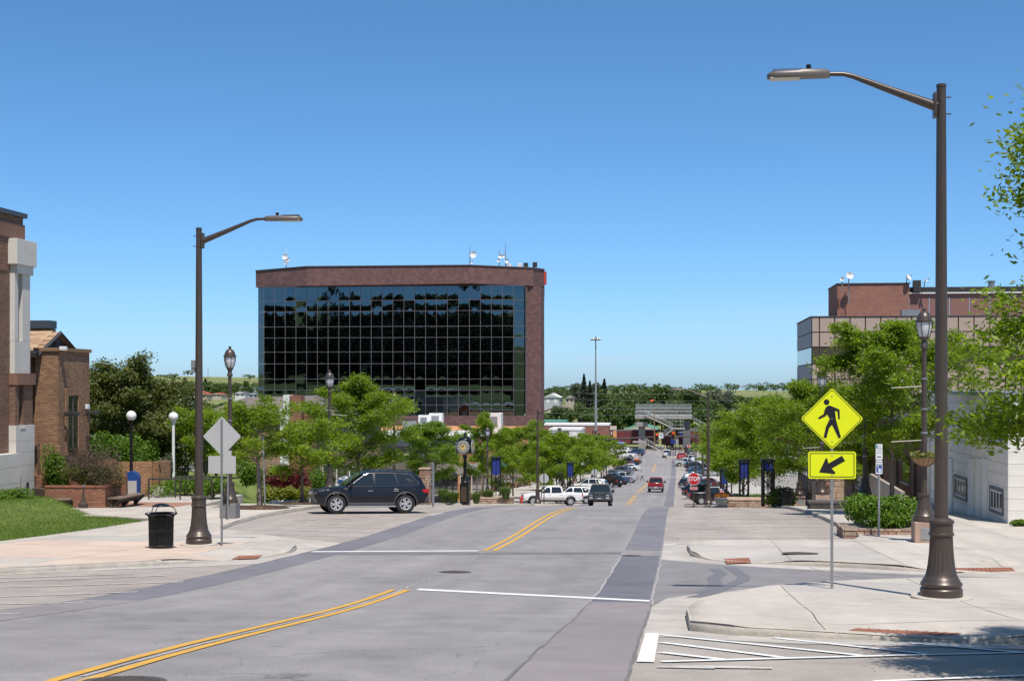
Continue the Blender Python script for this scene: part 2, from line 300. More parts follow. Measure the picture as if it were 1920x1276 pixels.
sheet('asphalt_patch', [(C0 - 4.75, 36.2), (C0 + 3.7, 38.3), (C0 + 3.7, 39.3), (C0 - 4.75, 37.2)], 0.0065, mat('trench_patch', (0.165, 0.16, 0.17), 0.9, var=0.2, scale=3, speck=0.25, spec=0.25))
sheet('asphalt_patch', [(C0 - 4.75, 176), (C0 + 4.75, 176), (C0 + 4.75, 178), (C0 - 4.75, 178)], 0.0065, stripm)
sheet('asphalt_patch', [(C0 - 4.75, 240), (C0 + 4.75, 240), (C0 + 4.75, 243), (C0 - 4.75, 243)], 0.0065, stripm)
# concrete gutter aprons round the corner bulbs
sheet('gutter', [(-9.93, 33), (-9.93, 41.5), (-12.5, 44), (-15, 47), (-16.1, 47), (-16.1, 26), (-13, 30), (-10.9, 32)], 0.0055, mat('gutter_concrete', (0.42, 0.385, 0.345), 0.9, var=0.1, scale=2, big=0.15, bigscale=0.5, speck=0.06, spec=0.2))
sheet('gutter', [(-0.43, 17.6), (1.2, 16.9), (5.8, 16.6), (5.8, 19), (1.5, 26), (0.4, 26.8), (-0.2, 25.5), (-0.43, 23.6)], 0.0055, MAT['gutter_concrete'])
sheet('gutter', [(-0.43, 36.6), (0.6, 35.4), (2.5, 34.0), (6, 32.4), (14, 31.7), (14, 33.8), (3, 36), (1, 44.2), (-0.43, 44.2)], 0.0055, MAT['gutter_concrete'])
# ---- painted markings
def marking(name, polys, m, dz=0.0125):
    return sheet(name, polys, dz, m, step=1.5)
yl = []
for a, b in ((-20, 26.4), (39.0, 71.5), (147, 174), (186, 262), (296, 330)):
    for dx in (-0.135, 0.135): yl.append([(C0 + dx - .058, a), (C0 + dx + .058, a), (C0 + dx + .058, b), (C0 + dx - .058, b)])
marking('centre_line', yl, yellow)
marking('stop_line', [[(C0 + .3, 26.35), (-0.5, 24.62), (-0.5, 24.95), (C0 + .3, 26.72)]], white)
marking('stop_line', [[(-9.85, 37.45), (C0 - .3, 38.75), (C0 - .3, 39.1), (-9.85, 37.8)]], white)
marking('stop_line', [[(C0 + .3, 108.0), (-0.5, 108.0), (-0.5, 108.5), (C0 + .3, 108.5)], [(-9.9, 131), (C0 - .3, 131), (C0 - .3, 131.5), (-9.9, 131.5)], [(C0 + .3, 279), (-0.5, 279), (-0.5, 279.6), (C0 + .3, 279.6)]], white)
def px_line(a, b, w): return line(G(*a), G(*b), w)
marking('hatched_bay_lines', [px_line((1237, 1191), (1615, 1231), .13), px_line((1240, 1206), (1465, 1234), .13), px_line((1238, 1224), (1354, 1238), .13), px_line((1240, 1242), (1745, 1229), .13), px_line((1745, 1229), (1925, 1224), .1),
        px_line((1451, 1197), (1733, 1227), .13), px_line((1708, 1207), (1918, 1224), .13), [(-0.41, 14.2), (-0.24, 14.2), (-0.24, 18.0), (-0.41, 18.0)], px_line((1640, 1279), (1925, 1268), .1)], white)
mk = []
for a in ((1232, 1252), (1262, 1250), (1300, 1251), (1340, 1254)):
    g = G(*a); mk.append(line((g.x, g.y), (g.x + 0.55, g.y + random.uniform(-.12, .12)), .09))
marking('faded_bay_symbol', mk, whitew)
ll = []
for a, b in (((-8, 1091), (310, 1079)), ((-8, 1102.5), (344, 1091)), ((-8, 1119.5), (259, 1110)), ((-8, 1133.5), (160, 1130)), ((-8, 1152), (40, 1150)), ((-8, 1084), (250, 1076))): ll.append(px_line(a, b, .11))
marking('parking_stall_lines', ll, whitew)
ll = [px_line((570, 973), (608, 975.5), .1), px_line((616, 970), (658, 973.5), .1), px_line((661, 966.5), (706, 970.5), .1), px_line((712, 965), (757, 968.5), .1), px_line((762, 964), (806, 966.5), .1), px_line((806, 966.5), (832, 961), .14)]
for y in (44.5, 46.6, 49.0, 52): ll.append(line((-10.0, y), (-14.6, y + 1.0), .09))
marking('parking_stall_lines', ll, whitew)
ll = [line((-0.4, 42.3), (-0.1, 43.2), .2)]
for k in range(11): ll.append(line((-0.3, 43.2 + 2.65 * k), (5.3, 44.3 + 2.65 * k), .1))
ll.append(line((-0.2, 43.1), (5.2, 46.0), .1)); ll.append(line((1.6, 43.1), (5.3, 45.0), .1))
marking('parking_stall_lines', ll, whitew)
for s in (-1, 1):
    ll = []
    for k in range(40):
        y = 136 + 3.6 * k
        if 278 < y < 304: continue
        ll.append(line((C0 + s * 4.9, y), (C0 + s * 10.8, y + 3.2), .1))
    marking('parking_stall_lines', ll, whitew)
# cracks sealed along the paving joints, a scuffed tyre arc
cr = mat('crack_filler', (0.36, 0.34, 0.33), 0.9, var=0.2, scale=6); crd = mat('crack_dark', (0.165, 0.155, 0.15), 0.9, var=0.2, scale=6)
def wiggle(x0, y0, x1, y1, w, amp, m, n=24, name='pavement_crack'):
    P = [(x0 + (x1 - x0) * t / n + random.uniform(-amp, amp), y0 + (y1 - y0) * t / n) for t in range(n + 1)]
    sheet(name, [line(P[i], P[i + 1], w * random.uniform(.5, 1.2)) for i in range(n)], 0.010, m)
wiggle(C0, 12, C0 + .02, 26.5, .05, .02, cr); wiggle(C0 + .02, 26.6, C0, 38.9, .035, .04, cr); wiggle(C0 + 3.70, 9, C0 + 3.70, 24.5, .035, .02, crd); wiggle(C0 + 3.71, 24.5, C0 + 3.69, 39, .04, .025, cr)
wiggle(C0 + 4.74, 9, C0 + 4.74, 24, .04, .015, crd); wiggle(C0 + 4.75, 24, C0 + 4.75, 40, .035, .02, cr); wiggle(C0 - 4.74, 18, C0 - 4.74, 60, .04, .02, crd, 40)
wiggle(C0 - 4.7, 31.5, C0 + .1, 31.3, .03, .02, cr, 12); wiggle(3.1, 34.6, 3.9, 29.6, .04, .05, cr, 8)
tar = mat('tar_stain', (0.15, 0.148, 0.162), 0.85, var=0.1)
for pts in ([(1340, 1066), (1352, 1075), (1338, 1085), (1342, 1095), (1335, 1105), (1310, 1112)], [(1368, 1063), (1395, 1080), (1392, 1088), (1360, 1100), (1335, 1112), (1300, 1120)]):
    g = [G(*p) for p in pts]; g = [(p.x, p.y) for p in g]; sheet('tar_stain', [line(g[i], g[i+1], .28) for i in range(len(g) - 1)], 0.0095, tar)
# ---- manhole covers
iron = mat('cast_iron', (0.10, 0.085, 0.075), 0.75, 0.2, var=0.25, scale=12, bump=0.4, bscale=50)
def manhole(px, py, r, lab, g=None):
    p = G(px, py) if g is None else g
    t = thing('manhole_cover', lab, 'manhole', (p.x, p.y, gz(p.y) + 0.004)); sl_ = (gz(p.y + .3) - gz(p.y - .3)) / .6; t.rotation_euler = (math.atan(sl_), 0, 0)
    MB().lathe([(0, r + .06), (.009, r + .06), (.009, r), (0.002, r)], 32).build('frame_ring', curbm if py < 1000 else iron, t)
    mb = MB().lathe([(0.0, r - .01), (.014, r - .01)], 32); mb.build('lid', iron, t)
    mb = MB()
    for i in range(-4, 5):
        for j in range(-4, 5):
            if (i * i + j * j) * (r / 5) ** 2 < (r * .85) ** 2: mb.box(i*r/5 - .02, i*r/5 + .02, j*r/5 - .02, j*r/5 + .02, .012, .019)
    tag(mb.build('raised_tread', iron, t), kind='stuff')
manhole(853, 1073, 0.30, 'large round manhole cover near the road centre between the stop lines'); manhole(1500, 1037, 0.42, 'flat round cover in the pale corner pavement before the hedge', G(1500, 1037, .14) + Vector((0, 0, 0)))
bpy.data.objects['manhole_cover.001'].location.z += 0.138
manhole(232, 1279, 0.30, 'dark round manhole cover beside the yellow line, at the bottom edge'); manhole(1184, 1042, 0.22, 'tiny round valve cover in the right dark strip')
# ================================================================= KERBED CORNERS
PLATES = [('long rust red domed plate in the nearest corner, in front of the big lamp', [(1575, 1187.5), (1775, 1196.5), (1804, 1188), (1605, 1179)]),
 ('small rust red domed plate at the tip of the far right corner', [(1362, 1057), (1409, 1055), (1404, 1046), (1357, 1048)]),
 ('rust red domed plate beside the alley in front of the hedge corner', [(1788, 1073), (1905, 1072), (1897, 1064), (1790, 1065)]),
 ('rust red domed plate in the left corner pavement near the lamp', [(434, 1049), (482, 1047), (493, 1041), (447, 1042)])]
RQ = [[G(px, py, .02) for px, py in q] for _, q in PLATES]
def ramp(x, y):
    f = 0.0
    for q in RQ:
        d = -9.0
        for i in range(4):
            a, b = q[i], q[(i + 1) % 4]; ex, ey = b.x - a.x, b.y - a.y; L = math.hypot(ex, ey); d = max(d, ((x - a.x) * ey - (y - a.y) * ex) / L)
        f = max(f, 1 - sm(.12, 1.3, d))
    return f
def sz(x, y, h): return gz(y) + h - (h - .02) * ramp(x, y)
def sidewalk(name, outline, curb_n, slabx, slaby, mats, near=True, h=0.14, x_off=0.0, y_off=0.0):
    """outline: closed polygon; its first curb_n points carry a kerb."""
    root = sheet(name, outline, 0.0095, jointm)
    # kerb
    P = []
    for i in range(curb_n - 1):
        a, b = Vector(outline[i]), Vector(outline[i + 1]); n = max(1, int((b - a).length / 1.2)); P += [a + (b - a) * k / n for k in range(n)]
    P.append(Vector(outline[curb_n - 1])); cx = sum(p[0] for p in outline) / len(outline); cy = sum(p[1] for p in outline) / len(outline)
    ar = sum(outline[i][0] * outline[(i+1) % len(outline)][1] - outline[(i+1) % len(outline)][0] * outline[i][1] for i in range(len(outline)))
    sg = 1 if ar > 0 else -1; mb = MB(); prof = [(-.012, -.05), (-.01, .06), (.002, .115), (.03, h + .004), (.17, h + .006), (.17, h - .05)]; nP = len(prof)
    for i, p in enumerate(P):
        t = (P[min(i + 1, len(P) - 1)] - P[max(i - 1, 0)]).normalized(); nn = Vector((-t.y, t.x)) * sg
        j = random.uniform(-.008, .008)
        for u, v in prof: q = p + nn * (u + j); mb.v.append((q.x, q.y, gz(p.y) + (v if v < 0 else v * (1 - .84 * ramp(p.x, p.y))) + (random.uniform(-.006, .004) if v > .05 else 0)))
    for i in range(len(P) - 1):
        for k in range(nP - 1): mb.f.append((i*nP + k, i*nP + k + 1, (i+1)*nP + k + 1, (i+1)*nP + k))
    mb.build('curb', curbm, root, smooth=50)
    if not near: 
        sheet('paving', outline, h, mats[0], parent=root); return root
    x0, x1 = min(p[0] for p in outline), max(p[0] for p in outline); y0, y1 = min(p[1] for p in outline), max(p[1] for p in outline)
    gx = x0 + x_off
    while gx < x1:
        gy = y0 + y_off
        while gy < y1:
            q = clipX(clipX(clipY(clipY(outline, gy + .007, True), gy + slaby - .007, False), gx + .007, True), gx + slabx - .007, False)
            gy += slaby
            if len(q) > 2 and area(q) > 0.02:
                mb = MB(); dz = h + random.uniform(-.002, .002); n = len(q)
                if any(ramp(gx + slabx * u / 4, gy - slaby * (4 - v) / 4) > .001 for u in range(5) for v in range(5)):
                    st = .22
                    for q1 in strips(q, st):
                        for q2 in strips([(b, a) for a, b in q1], st):
                            q2 = [(b, a) for a, b in q2]; mb.add([(x, y, sz(x, y, dz)) for x, y in q2], [tuple(range(len(q2)))])
                    o_ = None
                else: mb.add([(x, y, gz(y) + dz) for x, y in q] + [(x, y, gz(y) + dz - .13) for x, y in q], [tuple(range(n))] + [(i, (i+1) % n, n + (i+1) % n, n + i) for i in range(n)])
                mm = mats[0] if len(mats) == 1 else mats[0] if random.random() < .8 else mats[1]
                if len(mats) > 2 and sum(p[1] for p in q) / n < 38.0 and sum(p[0] for p in q) / n < -11.2: mm = mats[2] if random.random() < .75 else mats[0]
                mb.build('slab', mm, root)
        gx += slabx
    return root
LB = [(-16.6, -30), (-16.6, 22.5), (-16.3, 26.3), (-14.4, 28.6), (-12.3, 31.6), (-10.9, 34.0), (-10.35, 35.6), (-10.25, 37.0), (-10.5, 38.4), (-11.2, 39.8), (-12.8, 41.8), (-14.5, 44.4), (-15.4, 46.6), (-15.9, 50), (-16.2, 54), (-16.2, 96), (-15.0, 99), (-11.5, 101), (-10.8, 103), (-10.8, 107), (-12, 109.4), (-15, 110), (-18.7, 110), (-18.7, 66), (-31, 66), (-31, 55.5), (-19.1, 50.6), (-18.9, -30)]
left_walk = sidewalk('sidewalk_left', LB, 22, 2.1, 2.3, [conc, conc2, concp])
RN = [(5.8, -30), (5.8, 16.4), (4.6, 17.35), (1.6, 17.75), (0.7, 17.95), (0.15, 18.6), (0.12, 21.5), (0.3, 23.6), (0.8, 25.4), (1.7, 27.2), (3.0, 28.8), (4.8, 30.0), (7.5, 30.6), (20, 30.75), (20, -30)]
near_walk = sidewalk('sidewalk_near_right', RN, 14, 2.7, 2.9, [conc, conc2], x_off=-.9, y_off=.6)
RF = [(20, 32.9), (8.5, 33.1), (5.6, 33.6), (3.4, 34.9), (1.6, 35.7), (0.75, 36.6), (0.35, 38), (0.25, 40.8), (0.35, 42.3), (0.9, 43.2), (4.6, 43.8), (5.4, 44.6), (5.7, 46), (5.8, 48), (5.6, 60), (5.75, 96), (4.5, 99), (1.2, 101), (0.6, 103), (0.6, 107), (2, 109.4), (5, 110), (12.5, 110), (12.5, 57.0), (20, 57)]
far_walk = sidewalk('sidewalk_far_right', RF, 22, 2.5, 2.6, [conc, conc2])
SB = sidewalk('sidewalk_second_left', [(-23, 128), (-15, 128), (-11.5, 128.8), (-10.7, 130.5), (-10.7, 134), (-11.5, 136), (-15, 138), (-16.2, 141), (-16.2, 270), (-15, 274), (-10.8, 277), (-11, 283), (-23, 284)], 13, 2, 2, [conc2], near=False)
SB2 = sidewalk('sidewalk_second_right', [(12.5, 128), (5, 128), (1.5, 128.8), (0.5, 130.5), (0.5, 134), (1.5, 136), (4.5, 138), (5.8, 141), (5.8, 270), (4.5, 274), (0.6, 277), (1, 283), (12.5, 284)][::-1], 13, 2, 2, [conc2], near=False)
sidewalk('sidewalk_third_left', [(-23, 301), (-12, 301), (-10.8, 304), (-16.2, 312), (-16.2, 372), (-23, 372)], 5, 2, 2, [conc2], near=False)
sidewalk('sidewalk_third_right', [(12.5, 301), (2, 301), (.7, 304), (5.8, 312), (5.8, 372), (12.5, 372)][::-1], 5, 2, 2, [conc2], near=False)
# ---- tactile warning plates at the ramps
tact = mat('tactile_rust', (0.27, 0.105, 0.06), 0.8, var=0.2, scale=4, big=0.15, bigscale=1.5)
def tactile(lab, q):
    o = q[0]; u = (q[1] - q[0]); v = (q[3] - q[0]); w = q[2] - q[1]; nu, nv = max(3, int(u.length / .11)), max(3, int(v.length / .11)); t = thing('tactile_plate', lab, 'paving plate', (o.x, o.y, gz(o.y)))
    def Pp(a, b, dz): p = (q[0] * (1 - a) + q[1] * a) * (1 - b) + (q[3] * (1 - a) + q[2] * a) * b; return (p.x - o.x, p.y - o.y, gz(p.y) - gz(o.y) + dz)
    mb = MB(); N = 6
    for b in range(N):
        for a in range(N): mb.add([Pp(a/N, b/N, .03), Pp((a+1)/N, b/N, .03), Pp((a+1)/N, (b+1)/N, .03), Pp(a/N, (b+1)/N, .03)], [(0, 1, 2, 3)])
    mb.build('plate', tact, t)
    mb = MB(); s = .018
    for i in range(nu):
        for j in range(nv):
            c = Pp((i + .5) / nu, (j + .5) / nv, .03); b = [(c[0] + dx*s, c[1] + dy*s, c[2] - .001) for dx, dy in ((-1, -1), (1, -1), (1, 1), (-1, 1))] + [(c[0] + dx*s*.6, c[1] + dy*s*.6, c[2] + .01) for dx, dy in ((-1, -1), (1, -1), (1, 1), (-1, 1))]
            mb.add(b, [(4, 5, 6, 7), (0, 1, 5, 4), (1, 2, 6, 5), (2, 3, 7, 6), (3, 0, 4, 7)])
    d = mb.build('domes', tact, t); d['kind'] = 'stuff'
for (lab, _), q in zip(PLATES, RQ): tactile(lab, q)
# ---- the level plaza left of the pavement
PLZ = -3.60
def pg(x, y): return PLZ if (x < -20.8 and 58.4 < y < 90) else gz(y) + .14
MB().prism([(-60, 58.6), (-20.8, 58.6), (-20.8, 66.5), (-60, 66.5)], -7, PLZ).build('plaza', conc2, kind='structure')
mb = MB(); gxs = [-60, -40, -30, -25] + list(np.linspace(-24.5, -18.7, 14)); gys = list(np.linspace(66.52, 108, 30))
for y in gys:
    for x in gxs: f = sm(22.6, 25.6, -x) * (1 - sm(84, 100, y)); mb.v.append((x, y, (PLZ - .03) * f + (gz(y) + .1) * (1 - f)))
for j in range(len(gys) - 1):
    for i in range(len(gxs) - 1): n_ = len(gxs); mb.f.append((j*n_ + i, j*n_ + i + 1, (j+1)*n_ + i + 1, (j+1)*n_ + i))
mb.build('garden_ground', grass_g, smooth=180, kind='structure')
MB().prism([(-27.5, 59.4), (-21.6, 59.4), (-21.2, 61.6), (-27.5, 61.6)], PLZ, PLZ + .006).build('brick_paving_band', mat('paver_red', (0.30, 0.16, 0.11), 0.9, var=0.15, scale=5), kind='structure')
# ================================================================= BUILDINGS
def Xat(px, Y):
    t = (px - CX) / F_; return Y * (t * CT - ST) / (CT + t * ST)
def Yat(px, X):                                # along a wall of constant X
    t = (px - CX) / F_; return X * (CT + t * ST) / (t * CT - ST)
def dep(X, Y): return -X * ST + Y * CT
def Zat(py, d): return 1.7 - (py - HY) / F_ * d
darkglass = mat('dark_window_glass', (0.02, 0.025, 0.03), 0.06, var=0, spec=0.9)
dkmetal = mat('dark_bronze_metal', (0.055, 0.048, 0.045), 0.45, 0.3, var=0.1)
grmetal = mat('grey_metal', (0.33, 0.34, 0.35), 0.45, 0.6, var=0.08)
whitem = mat('white_paint', (0.72, 0.71, 0.68), 0.6, var=0.05, big=0.06, bigscale=0.6)
def wallbox(name, parent, m, x0, x1, y0, y1, z0, z1): return MB().box(x0, x1, y0, y1, z0, z1).build(name, m, parent)
def bthing(name, label, cat, x, y):              # building root: parts are built in world coordinates
    t = thing(name, label, cat, (x, y, gz(y))); return t
_pend = []
def W2L(t):                                      # make world-built children local to their root
    def rec(o):
        for c in o.children:
            if c.parent == t: c.matrix_parent_inverse = Matrix.Translation(-t.location)
    rec(t)
# ---------------------------------------------------------------- dark glass office block
YG = 250.0
def glass_office():
    t = bthing('glass_office_building', 'big dark mirrored glass office block with purple brown brick parapet', 'building', Xat(730, YG), YG)
    bk = brickmat('purple_brown_brick', (0.20, 0.105, 0.095), (0.135, 0.075, 0.072), (0.115, 0.075, 0.07), 0.62, 0.32, 0.03, big=0.15)
    gm = bpy.data.materials.new('mirror_glass'); gm.use_nodes = True; b = gm.node_tree.nodes["Principled BSDF"]; b.inputs['Base Color'].default_value = (0.085, 0.12, 0.14, 1); b.inputs['Metallic'].default_value = 1; b.inputs['Roughness'].default_value = 0.012
    mull = mat('mullion_grey', (0.15, 0.135, 0.145), 0.5, 0.2, var=0.05)
    xl, xr = Xat(495, YG), Xat(963, YG); n = 23; w = (xr - xl) / n; D = dep((xl + xr) / 2, YG)
    rows = [Zat(y, D) for y in (536.5, 562.8, 583, 611.7, 632.5, 659.2, 681.5, 710.2, 731.3, 758.6, 778.8)]
    zb = rows[-1]; zt = rows[0]; g0 = gz(YG) - 2
    wallbox('core', t, mat('core_dark', (0.02, 0.02, 0.022), 0.9, var=0), xl + .2, xr - .2, YG + .3, YG + 30, zb, zt)
    meshes = {}
    def pane_mesh(ww, hh, k):
        key = (round(ww, 2), round(hh, 2), k)
        if key in meshes: return meshes[key]
        N = 7; rr = random.Random(hash(key)); bu = rr.uniform(.003, .011) * rr.choice((1, 1, 1, 1, -1)); tx, tz = rr.gauss(0, .0006), rr.gauss(0, .0009); mb = MB(); a2, a3 = rr.uniform(-.0012, .0012), rr.uniform(0, 6)
        for j in range(N):
            for i in range(N):
                u, v = i / (N-1) * 2 - 1, j / (N-1) * 2 - 1; dp = bu * (1 - u * u * .7) * (1 - v * v * .9) + tx * u * ww / 2 + tz * v * hh / 2 + a2 * math.sin(u * 2.2 + a3) * (1 - v * v)
                mb.v.append((u * ww / 2, -dp, v * hh / 2))
        for j in range(N-1):
            for i in range(N-1): mb.f.append((j*N + i, j*N + i + 1, (j+1)*N + i + 1, (j+1)*N + i))
        me = bpy.data.meshes.new('pane'); me.from_pydata(mb.v, [], mb.f); me.shade_smooth(); me.materials.append(gm); meshes[key] = me; return me
    ch = w * .80                                   # chamfered end bays
    for r in range(10):
        z1, z0 = rows[r], rows[r + 1]; hh = z1 - z0 - .09
        for c in range(n):
            mobj('pane', pane_mesh(round(w - .08, 3), round(hh, 1), random.randrange(7)), None, t, loc=(xl + w * (c + .5), YG, (z0 + z1) / 2))
        o = mobj('pane', pane_mesh(round(ch * 1.414 - .08, 2), round(hh, 1), 1), None, t, loc=(xl - ch / 2, YG + ch / 2, (z0 + z1) / 2), rz=R(-45))
        o = mobj('pane', pane_mesh(round(ch * 1.414 - .08, 2), round(hh, 1), 2), None, t, loc=(xr + ch * .57, YG + ch / 2.2, (z0 + z1) / 2), rz=R(38))
    for c in range(n + 1): wallbox('mullion', t, mull, xl + w*c - .036, xl + w*c + .036, YG - .06, YG + .2, zb, zt)
    for r in range(11): wallbox('transom', t, mull, xl - .02, xr + .02, YG - .05, YG + .18, rows[r] - .04, rows[r] + .04)
    for r in range(11):
        MB().cbox((xl - ch/2, YG + ch/2, rows[r]), (ch * 1.414, .2, .09), rz=R(-45)).build('transom', mull, t); MB().cbox((xr + ch*.57, YG + ch/2.2, rows[r]), (ch * 1.414, .2, .09), rz=R(38)).build('transom', mull, t)
    # brick parapet: faceted front
    pts = [(Xat(479.5, YG + 4), YG + 4), (Xat(575, YG - 1.2), YG - 1.2), (Xat(880, YG - 1.2), YG - 1.2), (Xat(1000, YG + 3.0), YG + 3.0), (Xat(1020.5, YG + 9), YG + 9), (Xat(1021, YG + 34), YG + 34), (Xat(479.5, YG + 4), YG + 34)]
    pt = [Zat(508, dep(*pts[0])), Zat(500, dep(*pts[1])), Zat(497.5, dep(*pts[2])), Zat(502.5, dep(*pts[3])), Zat(505.5, dep(*pts[4]))]
    pt += [pt[4], pt[0]]; pb = [Zat(538, dep(*pts[0])), Zat(535.5, dep(*pts[1])), Zat(531, dep(*pts[2])), Zat(535.5, dep(*pts[3])), Zat(536, dep(*pts[4])), zt, zt]
    m = MB(); N = 7
    m.add([(p[0], p[1], z) for p, z in zip(pts, pb)] + [(p[0], p[1], z) for p, z in zip(pts, pt)], [tuple(range(N))[::-1], tuple(range(N, 2*N))] + [(i, (i+1) % N, N + (i+1) % N, N + i) for i in range(N)])
    par = m.build('parapet', bk, t)
    m = MB(); cp = mat('dark_coping', (0.03, 0.026, 0.03), 0.5, var=0)
    for i in range(4):
        a, b2 = Vector((pts[i][0], pts[i][1], pt[i])), Vector((pts[i+1][0], pts[i+1][1], pt[i+1])); m.tube([a, b2], .16, 4)
    m.build('coping', cp, par)
    # right-hand brick pier and the brick base below the glass
    xp0, xp1 = Xat(990, YG + 3.2), Xat(1020, YG + 9)
    m = MB().prism([(xp0, YG + 3.2), (Xat(1014, YG + 3.2), YG + 3.2), (xp1, YG + 9.2), (Xat(1020.5, YG + 33), YG + 33), (xp0, YG + 33)], g0, pb[3] - .02); m.build('corner_pier', bk, t)
    m = MB().prism([(Xat(985, YG + 2), YG + 2.2), (xp0, YG + 3.2), (xp0, YG + 9), (Xat(985, YG), YG + 9)], zb, zt - .05); m.build('pier_reveal', mat('reveal_metal', (0.16, 0.115, 0.11), 0.6, var=0.08), t)
    for r in range(1, 10): wallbox('reveal_joint', t, mull, Xat(985, YG + 2) + .1, xp0, YG + 2.45, YG + 2.6, rows[r] - .04, rows[r] + .04)
    wallbox('brick_base', t, bk, xl - 1.2, Xat(1008, YG), YG - .4, YG + 9, g0, zb - .06)
    # red roof-edge sign, masts and dishes
    sg = MB().cbox((xp1 + .12, YG + 9.6, (pt[4] + pb[4]) / 2), (.5, 1.4, pt[4] - pb[4] - .6)).build('roof_sign', mat('sign_red', (0.5, 0.06, 0.03), 0.5, var=0.05), t)
    aw = mat('antenna_white', (0.7, 0.7, 0.7), 0.5, var=0)
    def mast(px, ytop, dishes, h2=None):
        p = at(px, 500, D + 6); zt_ = Zat(ytop, D + 6); q = MB().tube([(p.x, p.y, pt[1] - .8), (p.x, p.y, zt_)], [.13, .05], 6).build('antenna_mast', grmetal if not h2 else aw, t)
        for dx, py_, r in dishes:
            d = at(px + dx, py_, D + 5.8); mb = MB(); mb.M = Matrix.Translation(d) @ Matrix.Rotation(R(80), 4, 'X'); mb.lathe([(0, .02), (.05, r * .6), (.22, r), (.26, r * .98), (.1, r * .55), (.07, .03)], 18); mb.build('dish', aw, q)
            MB().tube([d, (p.x, p.y, d.z)], .05, 5).build('bracket', grmetal, q)
    mast(536.5, 466, [(-1.5, 482, .55), (1.5, 487, .5), (0, 492, .4)], 1); mast(881, 461, [(7, 478, .62), (4, 492, .25)]); mast(936, 468, [(2.5, 481, .4), (-1, 489, .3)]); mast(948, 457, [(-3, 481, .3), (3, 490, .4)])
    for px, h in ((955, 497), (975, 496), (986, 495), (1003, 494)): p = at(px, h, D + 6); MB().cbox((p.x, p.y, p.z - .2), (.8, .8, .9), .08).build('roof_vent', aw if px < 980 else dkmetal, t)
    W2L(t)
glass_office()
